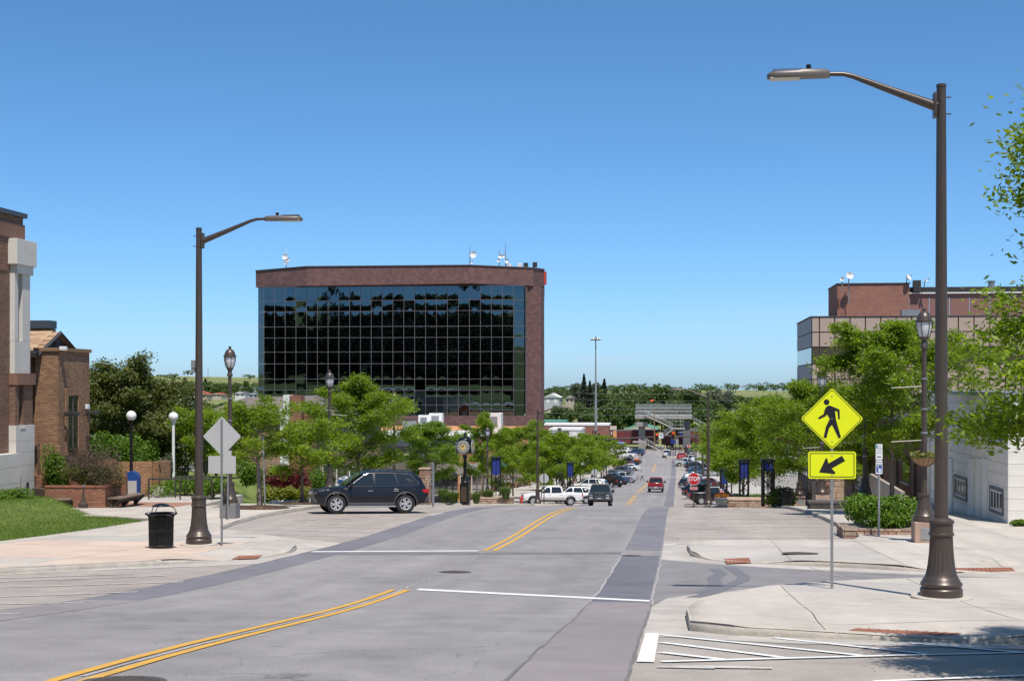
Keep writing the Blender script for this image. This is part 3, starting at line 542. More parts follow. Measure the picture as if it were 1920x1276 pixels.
# ---------------------------------------------------------------- beige panelled office with brick penthouse
def beige_office():
    Y0_ = 131.0; X0 = Xat(1522, Y0_); X1 = X0 + 26; D = dep(X0 + 8, Y0_); z = lambda py: Zat(py, D)
    t = bthing('panelled_office_building', 'beige panelled office block with dark window bands and brick penthouse', 'building', X0, Y0_)
    pm = mat('beige_panel', (0.43, 0.325, 0.26), 0.55, var=0.03, big=0.05, bigscale=0.3, spec=0.4); jm = mat('panel_joint_brown', (0.07, 0.05, 0.045), 0.7, var=0)
    g0 = gz(Y0_) - 1; Yb = Yat(1495, X0)
    wallbox('wall_core', t, jm, X0 + .05, X1, Y0_ + .06, Yb, g0, z(593) - .05)
    kinds = [('P', 593, 622), ('P', 622, 650), ('W', 650, 682), ('P', 682, 711), ('P', 711, 740), ('W', 740, 770), ('P', 770, 799), ('W', 799, 830), ('P', 830, 860), ('W', 860, 900)]
    pw = 28.3 * D / F_; gl = mat('brown_tinted_glass', (0.06, 0.045, 0.04), 0.08, var=0.05, spec=0.9)
    edges = [X0, X0 + pw * .5]
    while edges[-1] < X1: edges.append(edges[-1] + pw)
    cache = {}
    def pan(w, h, mm, nm, x, zz):
        k = (round(w, 2), round(h, 2), mm.name)
        if k not in cache:
            me = MB().cbox((0, 0, 0), (w - .10, .12, h - .10), .012).mesh(nm); me.materials.append(mm); cache[k] = me
        mobj(nm, cache[k], None, t, loc=(x, Y0_ + (.0 if nm == 'panel' else .05), zz))
    for kd, a, b in kinds:
        for i in range(len(edges) - 1): pan(edges[i+1] - edges[i], z(a) - z(b), pm if kd == 'P' else gl, 'panel' if kd == 'P' else 'pane', (edges[i] + edges[i+1]) / 2, (z(a) + z(b)) / 2)
    # street side: beige panels darkened and greyed, its shade is put into the colour
    sidem = mat('side_panel_shaded', (0.30, 0.285, 0.30), 0.5, var=0.04); sgl = mat('side_glass', (0.20, 0.25, 0.30), 0.05, 0.6, var=0)
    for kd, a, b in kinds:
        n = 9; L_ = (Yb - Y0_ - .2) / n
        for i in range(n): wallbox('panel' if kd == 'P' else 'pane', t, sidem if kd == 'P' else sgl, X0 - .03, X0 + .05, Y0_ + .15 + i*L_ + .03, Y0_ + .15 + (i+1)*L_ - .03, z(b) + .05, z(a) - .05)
    wallbox('coping', t, mat('coping_brown', (0.13, 0.10, 0.09), 0.6, var=0), X0 - .12, X1, Y0_ - .12, Yb, z(593), z(591.5))
    # penthouse
    Yp = Y0_ + 6; Dp = dep(X0 + 8, Yp); zp = lambda py: Zat(py, Dp); xa, xb = Xat(1570, Yp), Xat(1705, Yp)
    br = brickmat('penthouse_brick', (0.32, 0.13, 0.085), (0.26, 0.10, 0.07), (0.30, 0.20, 0.16), 0.4, 0.14, 0.02)
    ph = wallbox('brick_penthouse', t, br, xa, xb, Yp, Yp + 8, z(594), zp(532)); wallbox('penthouse_coping', ph, dkmetal, xa - .08, xb + .08, Yp - .08, Yp + 8, zp(532), zp(530))
    mp = mat('maroon_panel', (0.26, 0.125, 0.10), 0.55, var=0.05)
    xe = Xat(1706, Yp + .8)
    for i in range(7): wallbox('penthouse_panel', t, mp, xe + i * 1.85, xe + i * 1.85 + 1.78, Yp + .8, Yp + 1, z(594), zp(550))
    wallbox('penthouse_roof', t, dkmetal, xb + .1, xb + 14, Yp + 1.1, Yp + 7, zp(550), zp(537)); wallbox('roof_gutter', t, whitem, xb + .1, xb + 14, Yp + .6, Yp + .78, zp(550), zp(547.5))
    p = at(1720, 530, Dp); wallbox('roof_vent', t, dkmetal, p.x - .35, p.x + .35, p.y, p.y + .6, zp(546), zp(525)); p = at(1859, 530, Dp); MB().lathe([(0, .3), (.9, .3), (.9, .38), (1.0, .38)], 14, (p.x, p.y, zp(546))).build('roof_vent', grmetal, t)
    p = at(1712, 585, Dp - 4); wallbox('roof_unit', t, grmetal, p.x - 1, p.x + .6, p.y, p.y + 1, z(594), z(578))
    W2L(t)
    aw = mat('dish_white', (0.75, 0.75, 0.74), 0.4, var=0)
    def dish(px, py, r, mast0, lab, tilt, rz):
        c = at(px, py, Dp - .4); d = thing('satellite_dish', lab, 'dish', (c.x, c.y, c.z)); mb = MB(); mb.M = Matrix.Rotation(rz, 4, 'Z') @ Matrix.Rotation(R(tilt), 4, 'X'); mb.lathe([(0, .03), (.03, r*.5), (.16, r), (.19, r), (.05, r * .45), (.03, .02)], 20); mb.build('reflector', aw, d, smooth=60)
        MB().tube([(0, .1, -.05), (0, .25, -.1), (0, .3, mast0)], .05, 6).build('mast', grmetal, d); mb = MB(); mb.M = Matrix.Rotation(rz, 4, 'Z') @ Matrix.Rotation(R(tilt), 4, 'X'); mb.tube([(0, r*.8, .1), (0, 0, .45)], .02, 5); mb.cbox((0, 0, .47), (.1, .1, .12), .02); mb.build('feed_arm', grmetal, d)
    dish(1592, 517, .36, -2.6, 'large white round dish on a mast at the brick penthouse corner', 75, .3); dish(1580, 524, .2, -1.2, 'small white dish left of the large dish on the penthouse', 75, -.3); dish(1701, 521, .36, -.6, 'white dish tilted sideways at the right end of the brick penthouse', 60, 1.0); dish(1734, 527, .16, -.5, 'tiny white dish on the dark roof right of the vent', 60, 1.0)
beige_office()
# ---------------------------------------------------------------- white painted block building (right)
def white_building():
    X0 = 11.85; Ya = Yat(1890, X0); Yb = 69.5; zt = 1.25
    t = bthing('white_block_building', 'white painted concrete block building beside the alley with grey framed windows', 'building', X0, Ya)
    wb = mat('painted_block_white', (0.72, 0.68, 0.62), 0.7, var=0.04, scale=3, big=0.06, bigscale=0.7, bump=0.1, bscale=60); jn = mat('block_joint', (0.42, 0.41, 0.40), 0.8, var=0)
    wallbox('wall_core', t, jn, X0 + .03, X0 + 16, Ya + .03, Yb, gz(Yb) - 1, zt)
    cache = {}
    def blk(nm, x, y, z0, dx, dy, dz):
        k = (round(dx, 2), round(dy, 2), round(dz, 2))
        if k not in cache:
            me = MB().cbox((0, 0, 0), (dx, dy, dz), .012).mesh('block'); me.materials.append(wb); cache[k] = me
        mobj('block', cache[k], None, t, loc=(x, y, z0))
    H = .42; Lb = 1.25; zb0 = gz(Yb) - .6; k = 0; z = zb0
    while z < zt - .05:
        off = (k % 2) * Lb / 2; y = Ya
        while y < Yb - .1:
            e = min(Yb, (math.floor((y - Ya + off) / Lb + 1e-6) + 1) * Lb - off + Ya); blk('block', X0 + .02, (y + e) / 2, z + H/2, .04, e - y - .008, H - .008); y = e
        if z > gz(Ya) - .6:
            x = X0
            while x < X0 + 4.5:
                e = min(X0 + 4.6, (math.floor((x - X0 + off) / Lb + 1e-6) + 1) * Lb - off + X0); blk('block', (x + e) / 2 + .002, Ya + .018, z + H/2, e - x - .008, .04, H - .008); x = e
        z += H; k += 1
    wallbox('wall_far', t, wb, X0 + 4.6, X0 + 16, Ya, Ya + .05, gz(Ya) - .5, zt)
    fr = mat('window_frame_grey', (0.12, 0.125, 0.135), 0.6, var=0.05)
    def win(p0, p1, y0, y1):
        a, b = Yat(p1, X0), Yat(p0, X0); d = dep(X0, (a + b) / 2); z1, z0 = Zat(y0, d), Zat(y1, d); w = b - a; f = .12
        fo = MB().box(X0 - .05, X0 + .02, a, b, z1 - f, z1).box(X0 - .05, X0 + .02, a, b, z0, z0 + f).box(X0 - .05, X0 + .02, a, a + f, z0 + f, z1 - f).box(X0 - .05, X0 + .02, b - f, b, z0 + f, z1 - f).build('window', fr, t)
        wallbox('pane', fo, darkglass, X0 - .012, X0 - .004, a + f, b - f, z0 + f, z1 - f); mb = MB()
        for q in (.0, .25, .5, .75, 1): yy = a + f + (w - 2*f) * q; mb.box(X0 - .035, X0 - .013, yy - .03, yy + .03, z0 + f, z1 - f)
        mb.box(X0 - .034, X0 - .0135, a + f, b - f, z1 - f - .06, z1 - f).box(X0 - .034, X0 - .0135, a + f, b - f, z0 + f, z0 + f + .06); mb.build('sash', whitem, fo)
    win(1790, 1814, 892, 936); win(1857, 1882, 913, 962); win(1855, 1879, 786, 833)
    for p0, p1 in ((1818, 1826), (1833, 1840), (1844, 1852), (1776, 1787)):
        a, b = Yat(p1, X0), Yat(p0, X0); wallbox('pilaster', t, whitem, X0 - .06, X0 - .001, a, b, gz(b) - .3, Zat(860, dep(X0, a)))
    MB().tube([(X0 - .1, Yb - .4, gz(Yb)), (X0 - .1, Yb - .4, zt)], .06, 8).build('downpipe', whitem, t)
    wallbox('coping', t, grmetal, X0 - .1, X0 + 16, Ya - .1, Yb, zt, zt + .15); wallbox('base_plinth', t, mat('grey_plinth', (0.30, 0.31, 0.33), 0.8, var=0.05), X0 - .06, X0 - .002, Ya + .1, Yb, gz(Yb) - .6, gz(Yb) + .5)
    W2L(t)
white_building()
def brown_building():
    X0 = 12.3; Ya, Yb = 70.2, 108.0; zt = -.6
    t = bthing('brown_brick_building', 'low brown brick building behind the right hand street trees', 'building', X0, Ya)
    bk = brickmat('brown_banded_brick', (0.21, 0.115, 0.085), (0.18, 0.095, 0.07), (0.10, 0.06, 0.05), 0.8, 0.13, 0.03)
    wallbox('wall', t, bk, X0, X0 + 15, Ya, Yb, gz(Yb) - 1, zt); wallbox('coping', t, dkmetal, X0 - .1, X0 + 15, Ya, Yb, zt, zt + .25)
    for y in (76, 82, 88, 94): wallbox('pilaster', t, mat('brown_metal', (0.09, 0.055, 0.045), 0.6, var=0.05), X0 - .12, X0 - .001, y, y + .35, gz(y + 1) - .3, zt - .3)
    for y in (78, 90, 98): 
        d_ = wallbox('window', t, darkglass, X0 - .02, X0 - .004, y, y + 2.4, gz(y) + 1.4, gz(y) + 2.8); wallbox('sill', d_, conc2, X0 - .12, X0 - .003, y - .1, y + 2.5, gz(y) + 1.28, gz(y) + 1.38)
    mb = MB()                                        # sloping ramp parapet along the front
    mb.prism([(70.5, gz(70.5)), (82, gz(82)), (82, gz(82) + 2.0), (70.5, gz(70.5) + .95)], X0 - 1.6, X0 - 1.4, 'x'); mb.build('ramp_wall', mat('ramp_concrete', (0.34, 0.29, 0.25), 0.9, var=0.08), t)
    W2L(t)
brown_building()
# ---------------------------------------------------------------- left: brick and limestone building, then gabled wing
def left_building():
    X0 = -27.75; Ye = 58.65; D = dep(X0, Ye); z = lambda py: Zat(py, D)
    t = bthing('brick_limestone_building', 'tall brick building with white limestone corner column at the lawn', 'building', X0, Ye)
    bk = brickmat('red_brown_brick', (0.29, 0.165, 0.11), (0.20, 0.105, 0.072), (0.12, 0.085, 0.065), 0.26, 0.09, 0.016); rb = brickmat('soldier_brick', (0.25, 0.13, 0.085), (0.21, 0.105, 0.07), (0.2, 0.15, 0.12), 0.08, 0.5, 0.01)
    ls = mat('limestone', (0.60, 0.56, 0.51), 0.75, var=0.04, scale=2, big=0.07, bigscale=0.6, bump=0.08); fas = mat('slate_fascia', (0.055, 0.065, 0.08), 0.5, var=0.05)
    g0 = gz(Ye) - .5; xw = X0 - .22
    wallbox('wall', t, bk, xw - 20, xw, 25, Ye - .25, g0, z(452)); wallbox('upper_wall', t, rb, xw - 20, xw + .05, 25, Ye - .3, z(452) + .001, z(424)); wallbox('brick_cornice', t, bk, xw - 20, xw - .02, 25, Ye - .35, z(424) + .001, z(411)); wallbox('fascia', t, fas, xw - 20, xw + .12, 24.8, Ye - .2, z(411) + .001, z(402.5))
    wallbox('band_course', t, rb, xw - .01, xw + .03, 25, Ye - 1.9, z(513), z(503))
    # column cap, shaft and base stones
    yc0, yc1 = Ye - 1.6, Ye - .02
    cap = MB().cbox((X0 - .16, (yc0 + yc1) / 2 - .02, (z(454) + z(501)) / 2), (.68, 1.86, z(454) - z(501)), .02).build('column_cap', ls, t); wallbox('cap_joint', cap, mat('stone_joint', (0.35, 0.32, 0.29), 0.9, var=0), X0 + .179, X0 + .1865, Ye - 1.0, Ye - .985, z(500), z(456))
    wallbox('column_neck', t, ls, X0 - .65, X0 + .10, yc0 + .02, yc1 - .05, z(517), z(501) - .002)
    sl0, sl1 = Ye - 1.28, Ye - .88                       # slit window bay
    wallbox('column_shaft', t, ls, X0 - .65, X0, yc0, sl0, z(640), z(517) - .002); wallbox('column_shaft', t, ls, X0 - .65, X0 - .002, sl1, yc1 - .15, z(640), z(517) - .002)
    wi = wallbox('slit_window', t, darkglass, X0 - .65, X0 - .22, sl0 + .001, sl1 - .001, z(640), z(517) - .003)
    for a in (588, 611): wallbox('glazing_bar', wi, whitem, X0 - .23, X0 - .19, sl0 + .002, sl1 - .002, z(a + 2), z(a - 2))
    wallbox('column_panel', t, ls, X0 - .65, X0 - .001, yc0, yc1 - .15, z(700), z(640) - .01)
    wallbox('brick_lintel', t, rb, X0 - .65, X0 + .16, yc0 - .08, yc1 + .05, z(721), z(700) - .001)
    wallbox('brick_shaft', t, bk, X0 - .65, X0 + .04, yc0 - .04, sl0, z(795), z(721) - .001); wallbox('brick_shaft', t, bk, X0 - .65, X0 + .039, sl1, yc1, z(795), z(721) - .001)
    wi = wallbox('slit_window', t, darkglass, X0 - .65, X0 - .12, sl0 + .001, sl1 - .001, z(799), z(721) - .002); wallbox('sill', wi, ls, X0 - .2, X0 + .12, sl0 - .04, sl1 + .04, z(802), z(799)); wallbox('glazing_bar', wi, whitem, X0 - .119, X0 - .08, sl0 + .05, sl0 + .12, z(798), z(722))
    ysc = [795, 824, 845, 870, 899, 915, 945, 965]
    for i in range(len(ysc) - 1):
        for a, b in ((yc0 - .1, yc0 + .62), (yc0 + .62, yc1 + .06)) if i % 2 else ((yc0 - .1, yc0 + 1.1), (yc0 + 1.1, yc1 + .06)):
            MB().box(X0 - .7, X0 + .10, a + .006, b - .006, z(ysc[i+1]) + .006, z(ysc[i]) - .006).build('base_stone', ls, t)
    wallbox('stone_joint_fill', t, mat('stone_joint', (0.35, 0.32, 0.29)), X0 - .69, X0 + .085, yc0 - .08, yc1 + .04, g0, z(796))
    wallbox('base_slot', t, mat('slot_dark', (0.03, 0.03, 0.032), 0.8, var=0), X0 + .095, X0 + .106, Ye - .75, Ye - .5, z(934), z(902))
    # low limestone wall running towards the street front
    for i, (a, b) in enumerate(((845, 870), (870, 899), (899, 928), (928, 955))):
        for k in range(3): MB().box(X0 - .9, X0 + .3, yc0 - .12 - 1.6 * (k+1), yc0 - .13 - 1.6 * k, z(b) + .006, z(a) - .006).build('base_stone', ls, t)
    W2L(t)
left_building()
def gable_wing():
    X1 = -28.4; Ya, Yb = 60.4, 65.2; D = dep(X1, 62.7); z = lambda py: Zat(py, D); Ym = (Ya + Yb) / 2
    t = bthing('gabled_brick_wing', 'tan brick wing with shingled gable roof and dark gable end', 'building', X1, Ya)
    tb = brickmat('tan_brick', (0.40, 0.225, 0.12), (0.24, 0.125, 0.07), (0.16, 0.11, 0.08), 0.26, 0.09, 0.016); sh = mat('roof_shingle', (0.42, 0.28, 0.17), 0.85, var=0.16, scale=3, big=0.1); shd = mat('roof_shingle_dark', (0.33, 0.21, 0.13), 0.85, var=0.15, scale=3); dg = mat('gable_siding_dark', (0.045, 0.045, 0.05), 0.7, var=0.1, scale=6); tr = mat('trim_brown', (0.10, 0.075, 0.06), 0.6, var=0.05)
    zp, ze = z(622), z(666); g0 = gz(Yb) - .5; XL = X1 - 16
    wallbox('wall', t, tb, XL, X1 - .25, Ya + .5, Yb - .4, g0, ze + .15)
    MB().prism([(Ya + .3, ze + .12), (Yb - .3, ze + .12), (Ym, zp - .12)], X1 - .3, X1 - .12, 'x').build('gable_end', dg, t)
    slopeL = math.hypot(Ym - Ya, zp - ze)
    for s in (-1, 1):
        ye = Ym + s * (Ym - Ya); rf = MB().add([(XL, ye, ze), (X1 + .05, ye, ze), (X1 + .05, Ym, zp), (XL, Ym, zp), (XL, ye, ze - .12), (X1 + .05, ye, ze - .12), (X1 + .05, Ym, zp - .12), (XL, Ym, zp - .12)], [(0, 1, 2, 3), (4, 7, 6, 5), (0, 4, 5, 1), (1, 5, 6, 2), (2, 6, 7, 3), (3, 7, 4, 0)]).build('roof', shd, t)
        if s < 0:
            nr, cw = 10, .62; dy, dzz = (Ym - ye) / nr, (zp - ze) / nr; me = [MB().add([(0, 0, .012), (cw - .015, 0, .012), (cw - .015, dy * 1.1, dzz * 1.1 + .03), (0, dy * 1.1, dzz * 1.1 + .03), (0, 0, .045), (cw - .015, 0, .045), (cw - .015, dy * 1.1, dzz * 1.1 + .035), (0, dy * 1.1, dzz * 1.1 + .035)], [(4, 5, 6, 7), (0, 1, 5, 4), (1, 2, 6, 5), (3, 7, 6, 2), (0, 4, 7, 3)]).mesh('shingle') for _ in range(2)]
            me[0].materials.append(sh); me[1].materials.append(shd)
            for r in range(nr):
                x = X1 + .05 - cw - (r % 2) * cw / 2
                for k in range(13): mobj('shingle', me[0 if random.random() < .7 else 1], None, rf, loc=(x - k * cw, ye + r * dy, ze + r * dzz + random.uniform(0, .008)))
    for s in (-1, 1):
        ye = Ym + s * (Ym - Ya); MB().tube([(X1 + .07, ye, ze - .05), (X1 + .07, Ym, zp - .03)], .09, 4).build('barge_board', dg, t)
    lv = wallbox('louvre_frame', t, tr, X1 - .119, X1 - .06, Ym - .28, Ym + .28, z(655), z(634))
    for i in range(5): zz = z(653) + i * (z(636) - z(653)) / 5; wallbox('louvre_slat', lv, dg, X1 - .062, X1 - .04, Ym - .24, Ym + .24, zz + .02, zz + .09)
    # projecting brick bay with tall window
    Xb = X1 + .88; yb0, yb1 = Ya + .35, Yb - 1.05; zb = z(660)
    wallbox('bay', t, tb, X1 - .2, Xb, yb0, yb1, g0, zb); wallbox('bay_coping', t, tb, X1 - .25, Xb + .08, yb0 - .08, yb1 + .08, zb, zb + .16)
    ws, we = yb0 + .95, yb0 + 2.05
    f = MB().box(Xb - .01, Xb + .07, ws - .25, ws, z(850), z(726)).box(Xb - .01, Xb + .07, we, we + .25, z(850), z(726)).box(Xb - .01, Xb + .071, ws, we, z(741), z(726)).build('window_surround', tb, t); wallbox('pane', f, darkglass, Xb + .004, Xb + .02, ws, we, z(850), z(741)); wallbox('mullion', f, tr, Xb + .021, Xb + .05, (ws + we) / 2 - .05, (ws + we) / 2 + .05, z(850), z(741))
    wallbox('buttress', t, tb, Xb - .3, Xb + .25, yb0 - .35, yb0 - .002, g0, z(832)); wallbox('buttress', t, tb, X1 - .2, X1 + .2, yb0 - .7, yb0 - .36, g0, z(826))
    MB().tube([(X1 - .1, Ya + .42, g0), (X1 - .1, Ya + .42, ze)], .06, 8).build('downpipe', tr, t)
    for yy in (ws - .5, we + .7):
        fl = MB().cbox((Xb + .45, yy, z(774)), (.5, .55, .16), .03).build('wall_floodlight', dkmetal, t); MB().tube([(Xb, yy, z(778)), (Xb + .4, yy, z(776))], .035, 6).build('arm', dkmetal, fl)
    MB().cbox((Xb + .2, yb0 + .1, z(655)), (.3, .25, .18), .03).build('roof_floodlight', whitem, t); MB().cbox((Xb + .06, we + 1.0, z(763)), (.12, .3, .22), .03).build('alarm_box', whitem, t)
    W2L(t)
    Yc = 78; Dc = dep(-33, Yc); u = bthing('flat_roofed_wing', 'flat roof with slate grey fascia behind the shingled gable', 'building', -34, Yc); zz = lambda py: Zat(py, Dc); wallbox('wall', u, tb, -48, Xat(93, Yc), Yc, Yc + .8, gz(Yc) - 1, zz(615)); wallbox('fascia', u, MAT['slate_fascia'], -48, Xat(95, Yc), Yc - .2, Yc + .8, zz(615) + .01, zz(600)); W2L(u)
gable_wing()
# ---------------------------------------------------------------- low shops left of the street
def shop(name, label, x0, x1, y0, y1, ztop, wall, trim, roofm=None, mans=0, glass=True, awn=None):
    t = bthing(name, label, 'shop', x1, y0); g0 = gz(y1) - .5
    wallbox('wall', t, wall, x0, x1, y0, y1, g0, ztop); wallbox('cornice', t, trim, x0 - .15, x1 + .15, y0 - .15, y1 + .15, ztop, ztop + .35)
    if mans:
        mb = MB(); a, b = .5, 2.2
        mb.add([(x0 - a, y0 - a, ztop + .352), (x1 + a, y0 - a, ztop + .352), (x1 + a, y1 + a, ztop + .352), (x0 - a, y1 + a, ztop + .352), (x0 + b, y0 + b, ztop + mans), (x1 - b, y0 + b, ztop + mans), (x1 - b, y1 - b, ztop + mans), (x0 + b, y1 - b, ztop + mans)], [(0, 1, 5, 4), (1, 2, 6, 5), (2, 3, 7, 6), (3, 0, 4, 7), (4, 5, 6, 7), (3, 2, 1, 0)]); mb.build('roof', roofm, t)
    if glass:
        n = max(2, int((y1 - y0) / 4)); L = (y1 - y0) / n
        for i in range(n):
            ya = y0 + i * L + .4; gg = gz(ya + L/2) + .3; f = wallbox('shop_window', t, trim, x1 - .02, x1 + .06, ya, ya + L - .8, gg + .4, gg + 2.6); wallbox('pane', f, darkglass, x1 + .061, x1 + .07, ya + .12, ya + L - .92, gg + .52, gg + 2.48)
    if awn: 
        for i in range(max(1, int((y1 - y0) / 9))):
            ya = y0 + 1 + i * 9; gg = gz(ya + 3) + 3.1; MB().prism([(x1, gg + .9), (x1, gg), (x1 + 1.5, gg - .1), (x1 + 1.5, gg)], ya, ya + 6.5, 'y').build('awning', awn, t)
    W2L(t); return t
tanb = brickmat('shop_tan_brick', (0.34, 0.22, 0.14), (0.28, 0.17, 0.11), (0.28, 0.22, 0.18), 0.3, 0.1, 0.015); redb = brickmat('shop_red_brick', (0.30, 0.10, 0.07), (0.25, 0.085, 0.06), (0.25, 0.17, 0.14), 0.3, 0.1, 0.015)
orange = mat('orange_stucco', (0.62, 0.27, 0.11), 0.85, var=0.05, big=0.08); brownroof = mat('brown_shingle_roof', (0.155, 0.125, 0.115), 0.9, var=0.25, scale=2.5, big=0.12); creamm = mat('cream_stucco', (0.55, 0.47, 0.36), 0.85, var=0.06); awng = mat('awning_green', (0.03, 0.16, 0.13), 0.7, var=0.05)
shop('hip_roofed_shop', 'long low building with brown shingle roof and white eaves behind the left trees', -31.5, -24.5, 92, 116, Zat(784, 100), tanb, whitem, brownroof, 1.5, glass=True)
shop('flat_white_shop', 'low building with flat white roof edge far left of the signs', -84, -58, 120, 150, Zat(776, 150), creamm, whitem, brownroof, 0, glass=False)
s = shop('orange_stucco_shop', 'orange stucco shop block behind the trees below the dark glass office', -50, -23.2, 150, 176, Zat(822, 160), orange, whitem, awn=mat('awning_grey', (0.2, 0.2, 0.21), .7, var=.05))
s = shop('orange_upper_shop', 'orange fronted shop row further down beside the glass office', -50, -23.4, 177, 226, Zat(814, 200), orange, mat('orange_trim', (0.55, 0.25, 0.11), .8, var=.05), awn=awng)
shop('corner_timber_shop', 'dark timber fronted corner shop behind the street clock', -44, -23.2, 129, 149, Zat(835, 140), mat('weathered_timber', (0.15, 0.125, 0.105), 0.9, var=0.25, scale=3, stretch=(3, 3, .4)), dkmetal, awn=mat('awning_timber', (0.17, 0.14, 0.12), .8, var=.15))
for px, py, d, sz, lab in ((818, 786, 168, 1.5, 'white rooftop cooling unit at the right of a pair above the orange shop'), (796, 788, 168, 1.3, 'white rooftop cooling unit at the left of a pair above the orange shop'), (768, 800, 165, 1.4, 'grey rooftop cooling unit nearest the large tree'), (925, 790, 195, 2.4, 'pale rooftop duct unit partly behind a tree top below the glass office')):
    p = at(px, py, d); t = thing('rooftop_unit', lab, 'air conditioner', (p.x, p.y, p.z - sz / 2)); MB().cbox((0, 0, sz/2), (sz, sz, sz), .06).build('housing', whitem if 'white' in lab or 'pale' in lab else grmetal, t)
    MB().box(-sz*.3, sz*.3, -sz/2 - .02, -sz/2 - .004, sz*.25, sz*.8).build('louvre', grmetal, t); MB().lathe([(0, sz*.3), (.12, sz*.3), (.12, sz*.26)], 16, (0, 0, sz)).build('fan_ring', dkmetal, t); MB().box(-sz*.6, sz*.6, -sz*.6, sz*.6, -1.2, 0).build('curb_base', whitem, t)
# brick pillar chimney, white faced, in front of the shop roof
p = gr(552, 90); t = thing('brick_chimney', 'tall brick chimney with white painted left face above the trees', 'chimney', (p.x, p.y, p.z)); D = 90; zt = Zat(741, D) - p.z
MB().cbox((.18, 0, zt/2), (.75, .9, zt), .01).build('stack', redb, t); MB().cbox((-.40, 0, zt/2 + .02), (.40, .92, zt + .04), .01).build('white_face', whitem, t); MB().cbox((.95, .2, zt/2 - .5), (.55, .7, zt - 1.0), .01).build('shoulder', redb, t); MB().cbox((-.75, .2, zt/2 - .45), (.3, .7, zt - .9), .01).build('white_shoulder', whitem, t)
MB().box(.05, .3, -.47, -.452, zt - 3.2, zt - 1.6).build('stone_inset', creamm, t)
# ================================================================= STREET FURNITURE
bronze = mat('lamp_bronze', (0.085, 0.066, 0.055), 0.38, 0.35, var=0.08, scale=6)
bronzel = mat('lamp_head_bronze', (0.16, 0.135, 0.12), 0.45, 0.2, var=0.06)
blackm = mat('black_metal', (0.013, 0.013, 0.014), 0.35, 0.3, var=0.0)
galv = mat('galvanised_steel', (0.36, 0.37, 0.38), 0.5, 0.7, var=0.12, scale=8)
signback = mat('sign_back_aluminium', (0.50, 0.505, 0.50), 0.55, 0.25, var=0.05, scale=2)
lens = mat('lamp_lens', (0.55, 0.52, 0.45), 0.3, var=0.05)
def cobra_parts(H=8.62):
    P = {}
    fl = lambda z: 0.07 if .36 < z < 1.05 else 0.0
    P['base'] = (MB().lathe([(0, .35), (.17, .35), (.19, .33), (.21, .325), (.24, .345), (.27, .345), (.30, .315), (.33, .305), (.36, .28), (.42, .255), (.55, .228), (.75, .205), (.95, .193), (1.06, .188)], 40, flute=fl), bronze, 40)
    P['collar'] = (MB().lathe([(1.06, .19), (1.075, .21), (1.11, .21), (1.12, .192), (1.27, .192), (1.28, .212), (1.32, .212), (1.34, .18), (1.37, .13)], 32), bronze, 40)
    P['shaft'] = (MB().lathe([(1.34, .119), (H, .078), (H, .084), (H + .05, .084), (H + .06, .05)], 12), bronze, 20)
    P['arm'] = (MB().tube([(.08, 0, H - .32), (.7, 0, H - .08), (1.25, 0, H + .14), (1.45, 0, H + .22), (1.62, 0, H + .265), (1.95, 0, H + .275)], [.085, .066, .05, .044, .04, .036], 10), bronze, 60)
    P['arm_clamp'] = (MB().cbox((.105, 0, H - .3), (.05, .2, .42), .01).tube([(-.16, 0, H - .17), (.1, 0, H - .17)], .012, 5).tube([(-.16, 0, H - .45), (.1, 0, H - .45)], .012, 5), bronze, 40)
    mb = MB(); secs = [(1.85, .07, .055), (1.90, .12, .085), (2.3, .15, .1), (2.42, .17, .075), (2.75, .17, .065), (2.86, .12, .05), (2.9, .03, .02)]; zc = H + .275; V = []; n = 12
    for x, w, h in secs:
        for k in range(n):
            a = 2 * math.pi * k / n; V.append((x, w * math.copysign(abs(math.cos(a)) ** .6, math.cos(a)), zc - .01 + (h * abs(math.sin(a)) ** .6 if math.sin(a) > 0 else -.055 * abs(math.sin(a)) ** .4)))
    F = [(i*n + k, i*n + (k+1) % n, (i+1)*n + (k+1) % n, (i+1)*n + k) for i in range(len(secs) - 1) for k in range(n)] + [tuple(range(n)), tuple(range((len(secs)-1)*n, len(secs)*n))]
    mb.add(V, F); P['luminaire'] = (mb, bronzel, 50)
    mb = MB()
    for i in range(14): mb.box(2.34 + i * .035, 2.352 + i * .035, -.13, .13, zc + .05, zc + .09)
    P['cooling_fins'] = (mb, bronzel, None); P['photocell'] = (MB().lathe([(0, .04), (.08, .045), (.085, .03)], 14, (2.2, 0, zc + .08)), blackm, 40)
    P['lens'] = (MB().cbox((2.6, 0, zc - .068), (.5, .26, .02), .008), lens, None)
    P['hand_hole'] = (MB().cbox((0, -.112, 1.62), (.08, .02, .16), .005), bronze, None)
    return P
CP = {k: (mb.mesh(k, sm_), m) for k, (mb, m, sm_) in cobra_parts().items()}
def cobra(label, loc, rz, group='brown cobra head street lamps', extra=False, scale=1.0, foot=True):
    t = thing('street_lamp', label, 'street lamp', loc, rz, group); t.scale = (scale,) * 3
    for k, (me, m) in CP.items():
        o = mobj(k, me, m, t)
        if k in ('cooling_fins', 'photocell', 'lens'): o.parent = [c for c in t.children if c.name.startswith('luminaire')][0]
    if foot: MB().lathe([(-.1, .50), (.045, .50), (.055, .48)], 32).build('footing', conc, t)
    return t
g = G(1765, 1122, .14); cobra('tall brown street lamp on the nearest right corner beside the pedestrian sign', (g.x, g.y, gz(g.y) + .14), R(180))
g = G(373, 1022, .14); L1 = cobra('brown street lamp on the left corner between the bin and the sign backs', (g.x, g.y, gz(g.y) + .14), R(0))
MB().cbox((-.14, -.02, 4.95), (.12, .14, .22), .02).cbox((-.15, -.02, 4.78), (.10, .1, .14), .02).build('sensor_box', grmetal, L1)
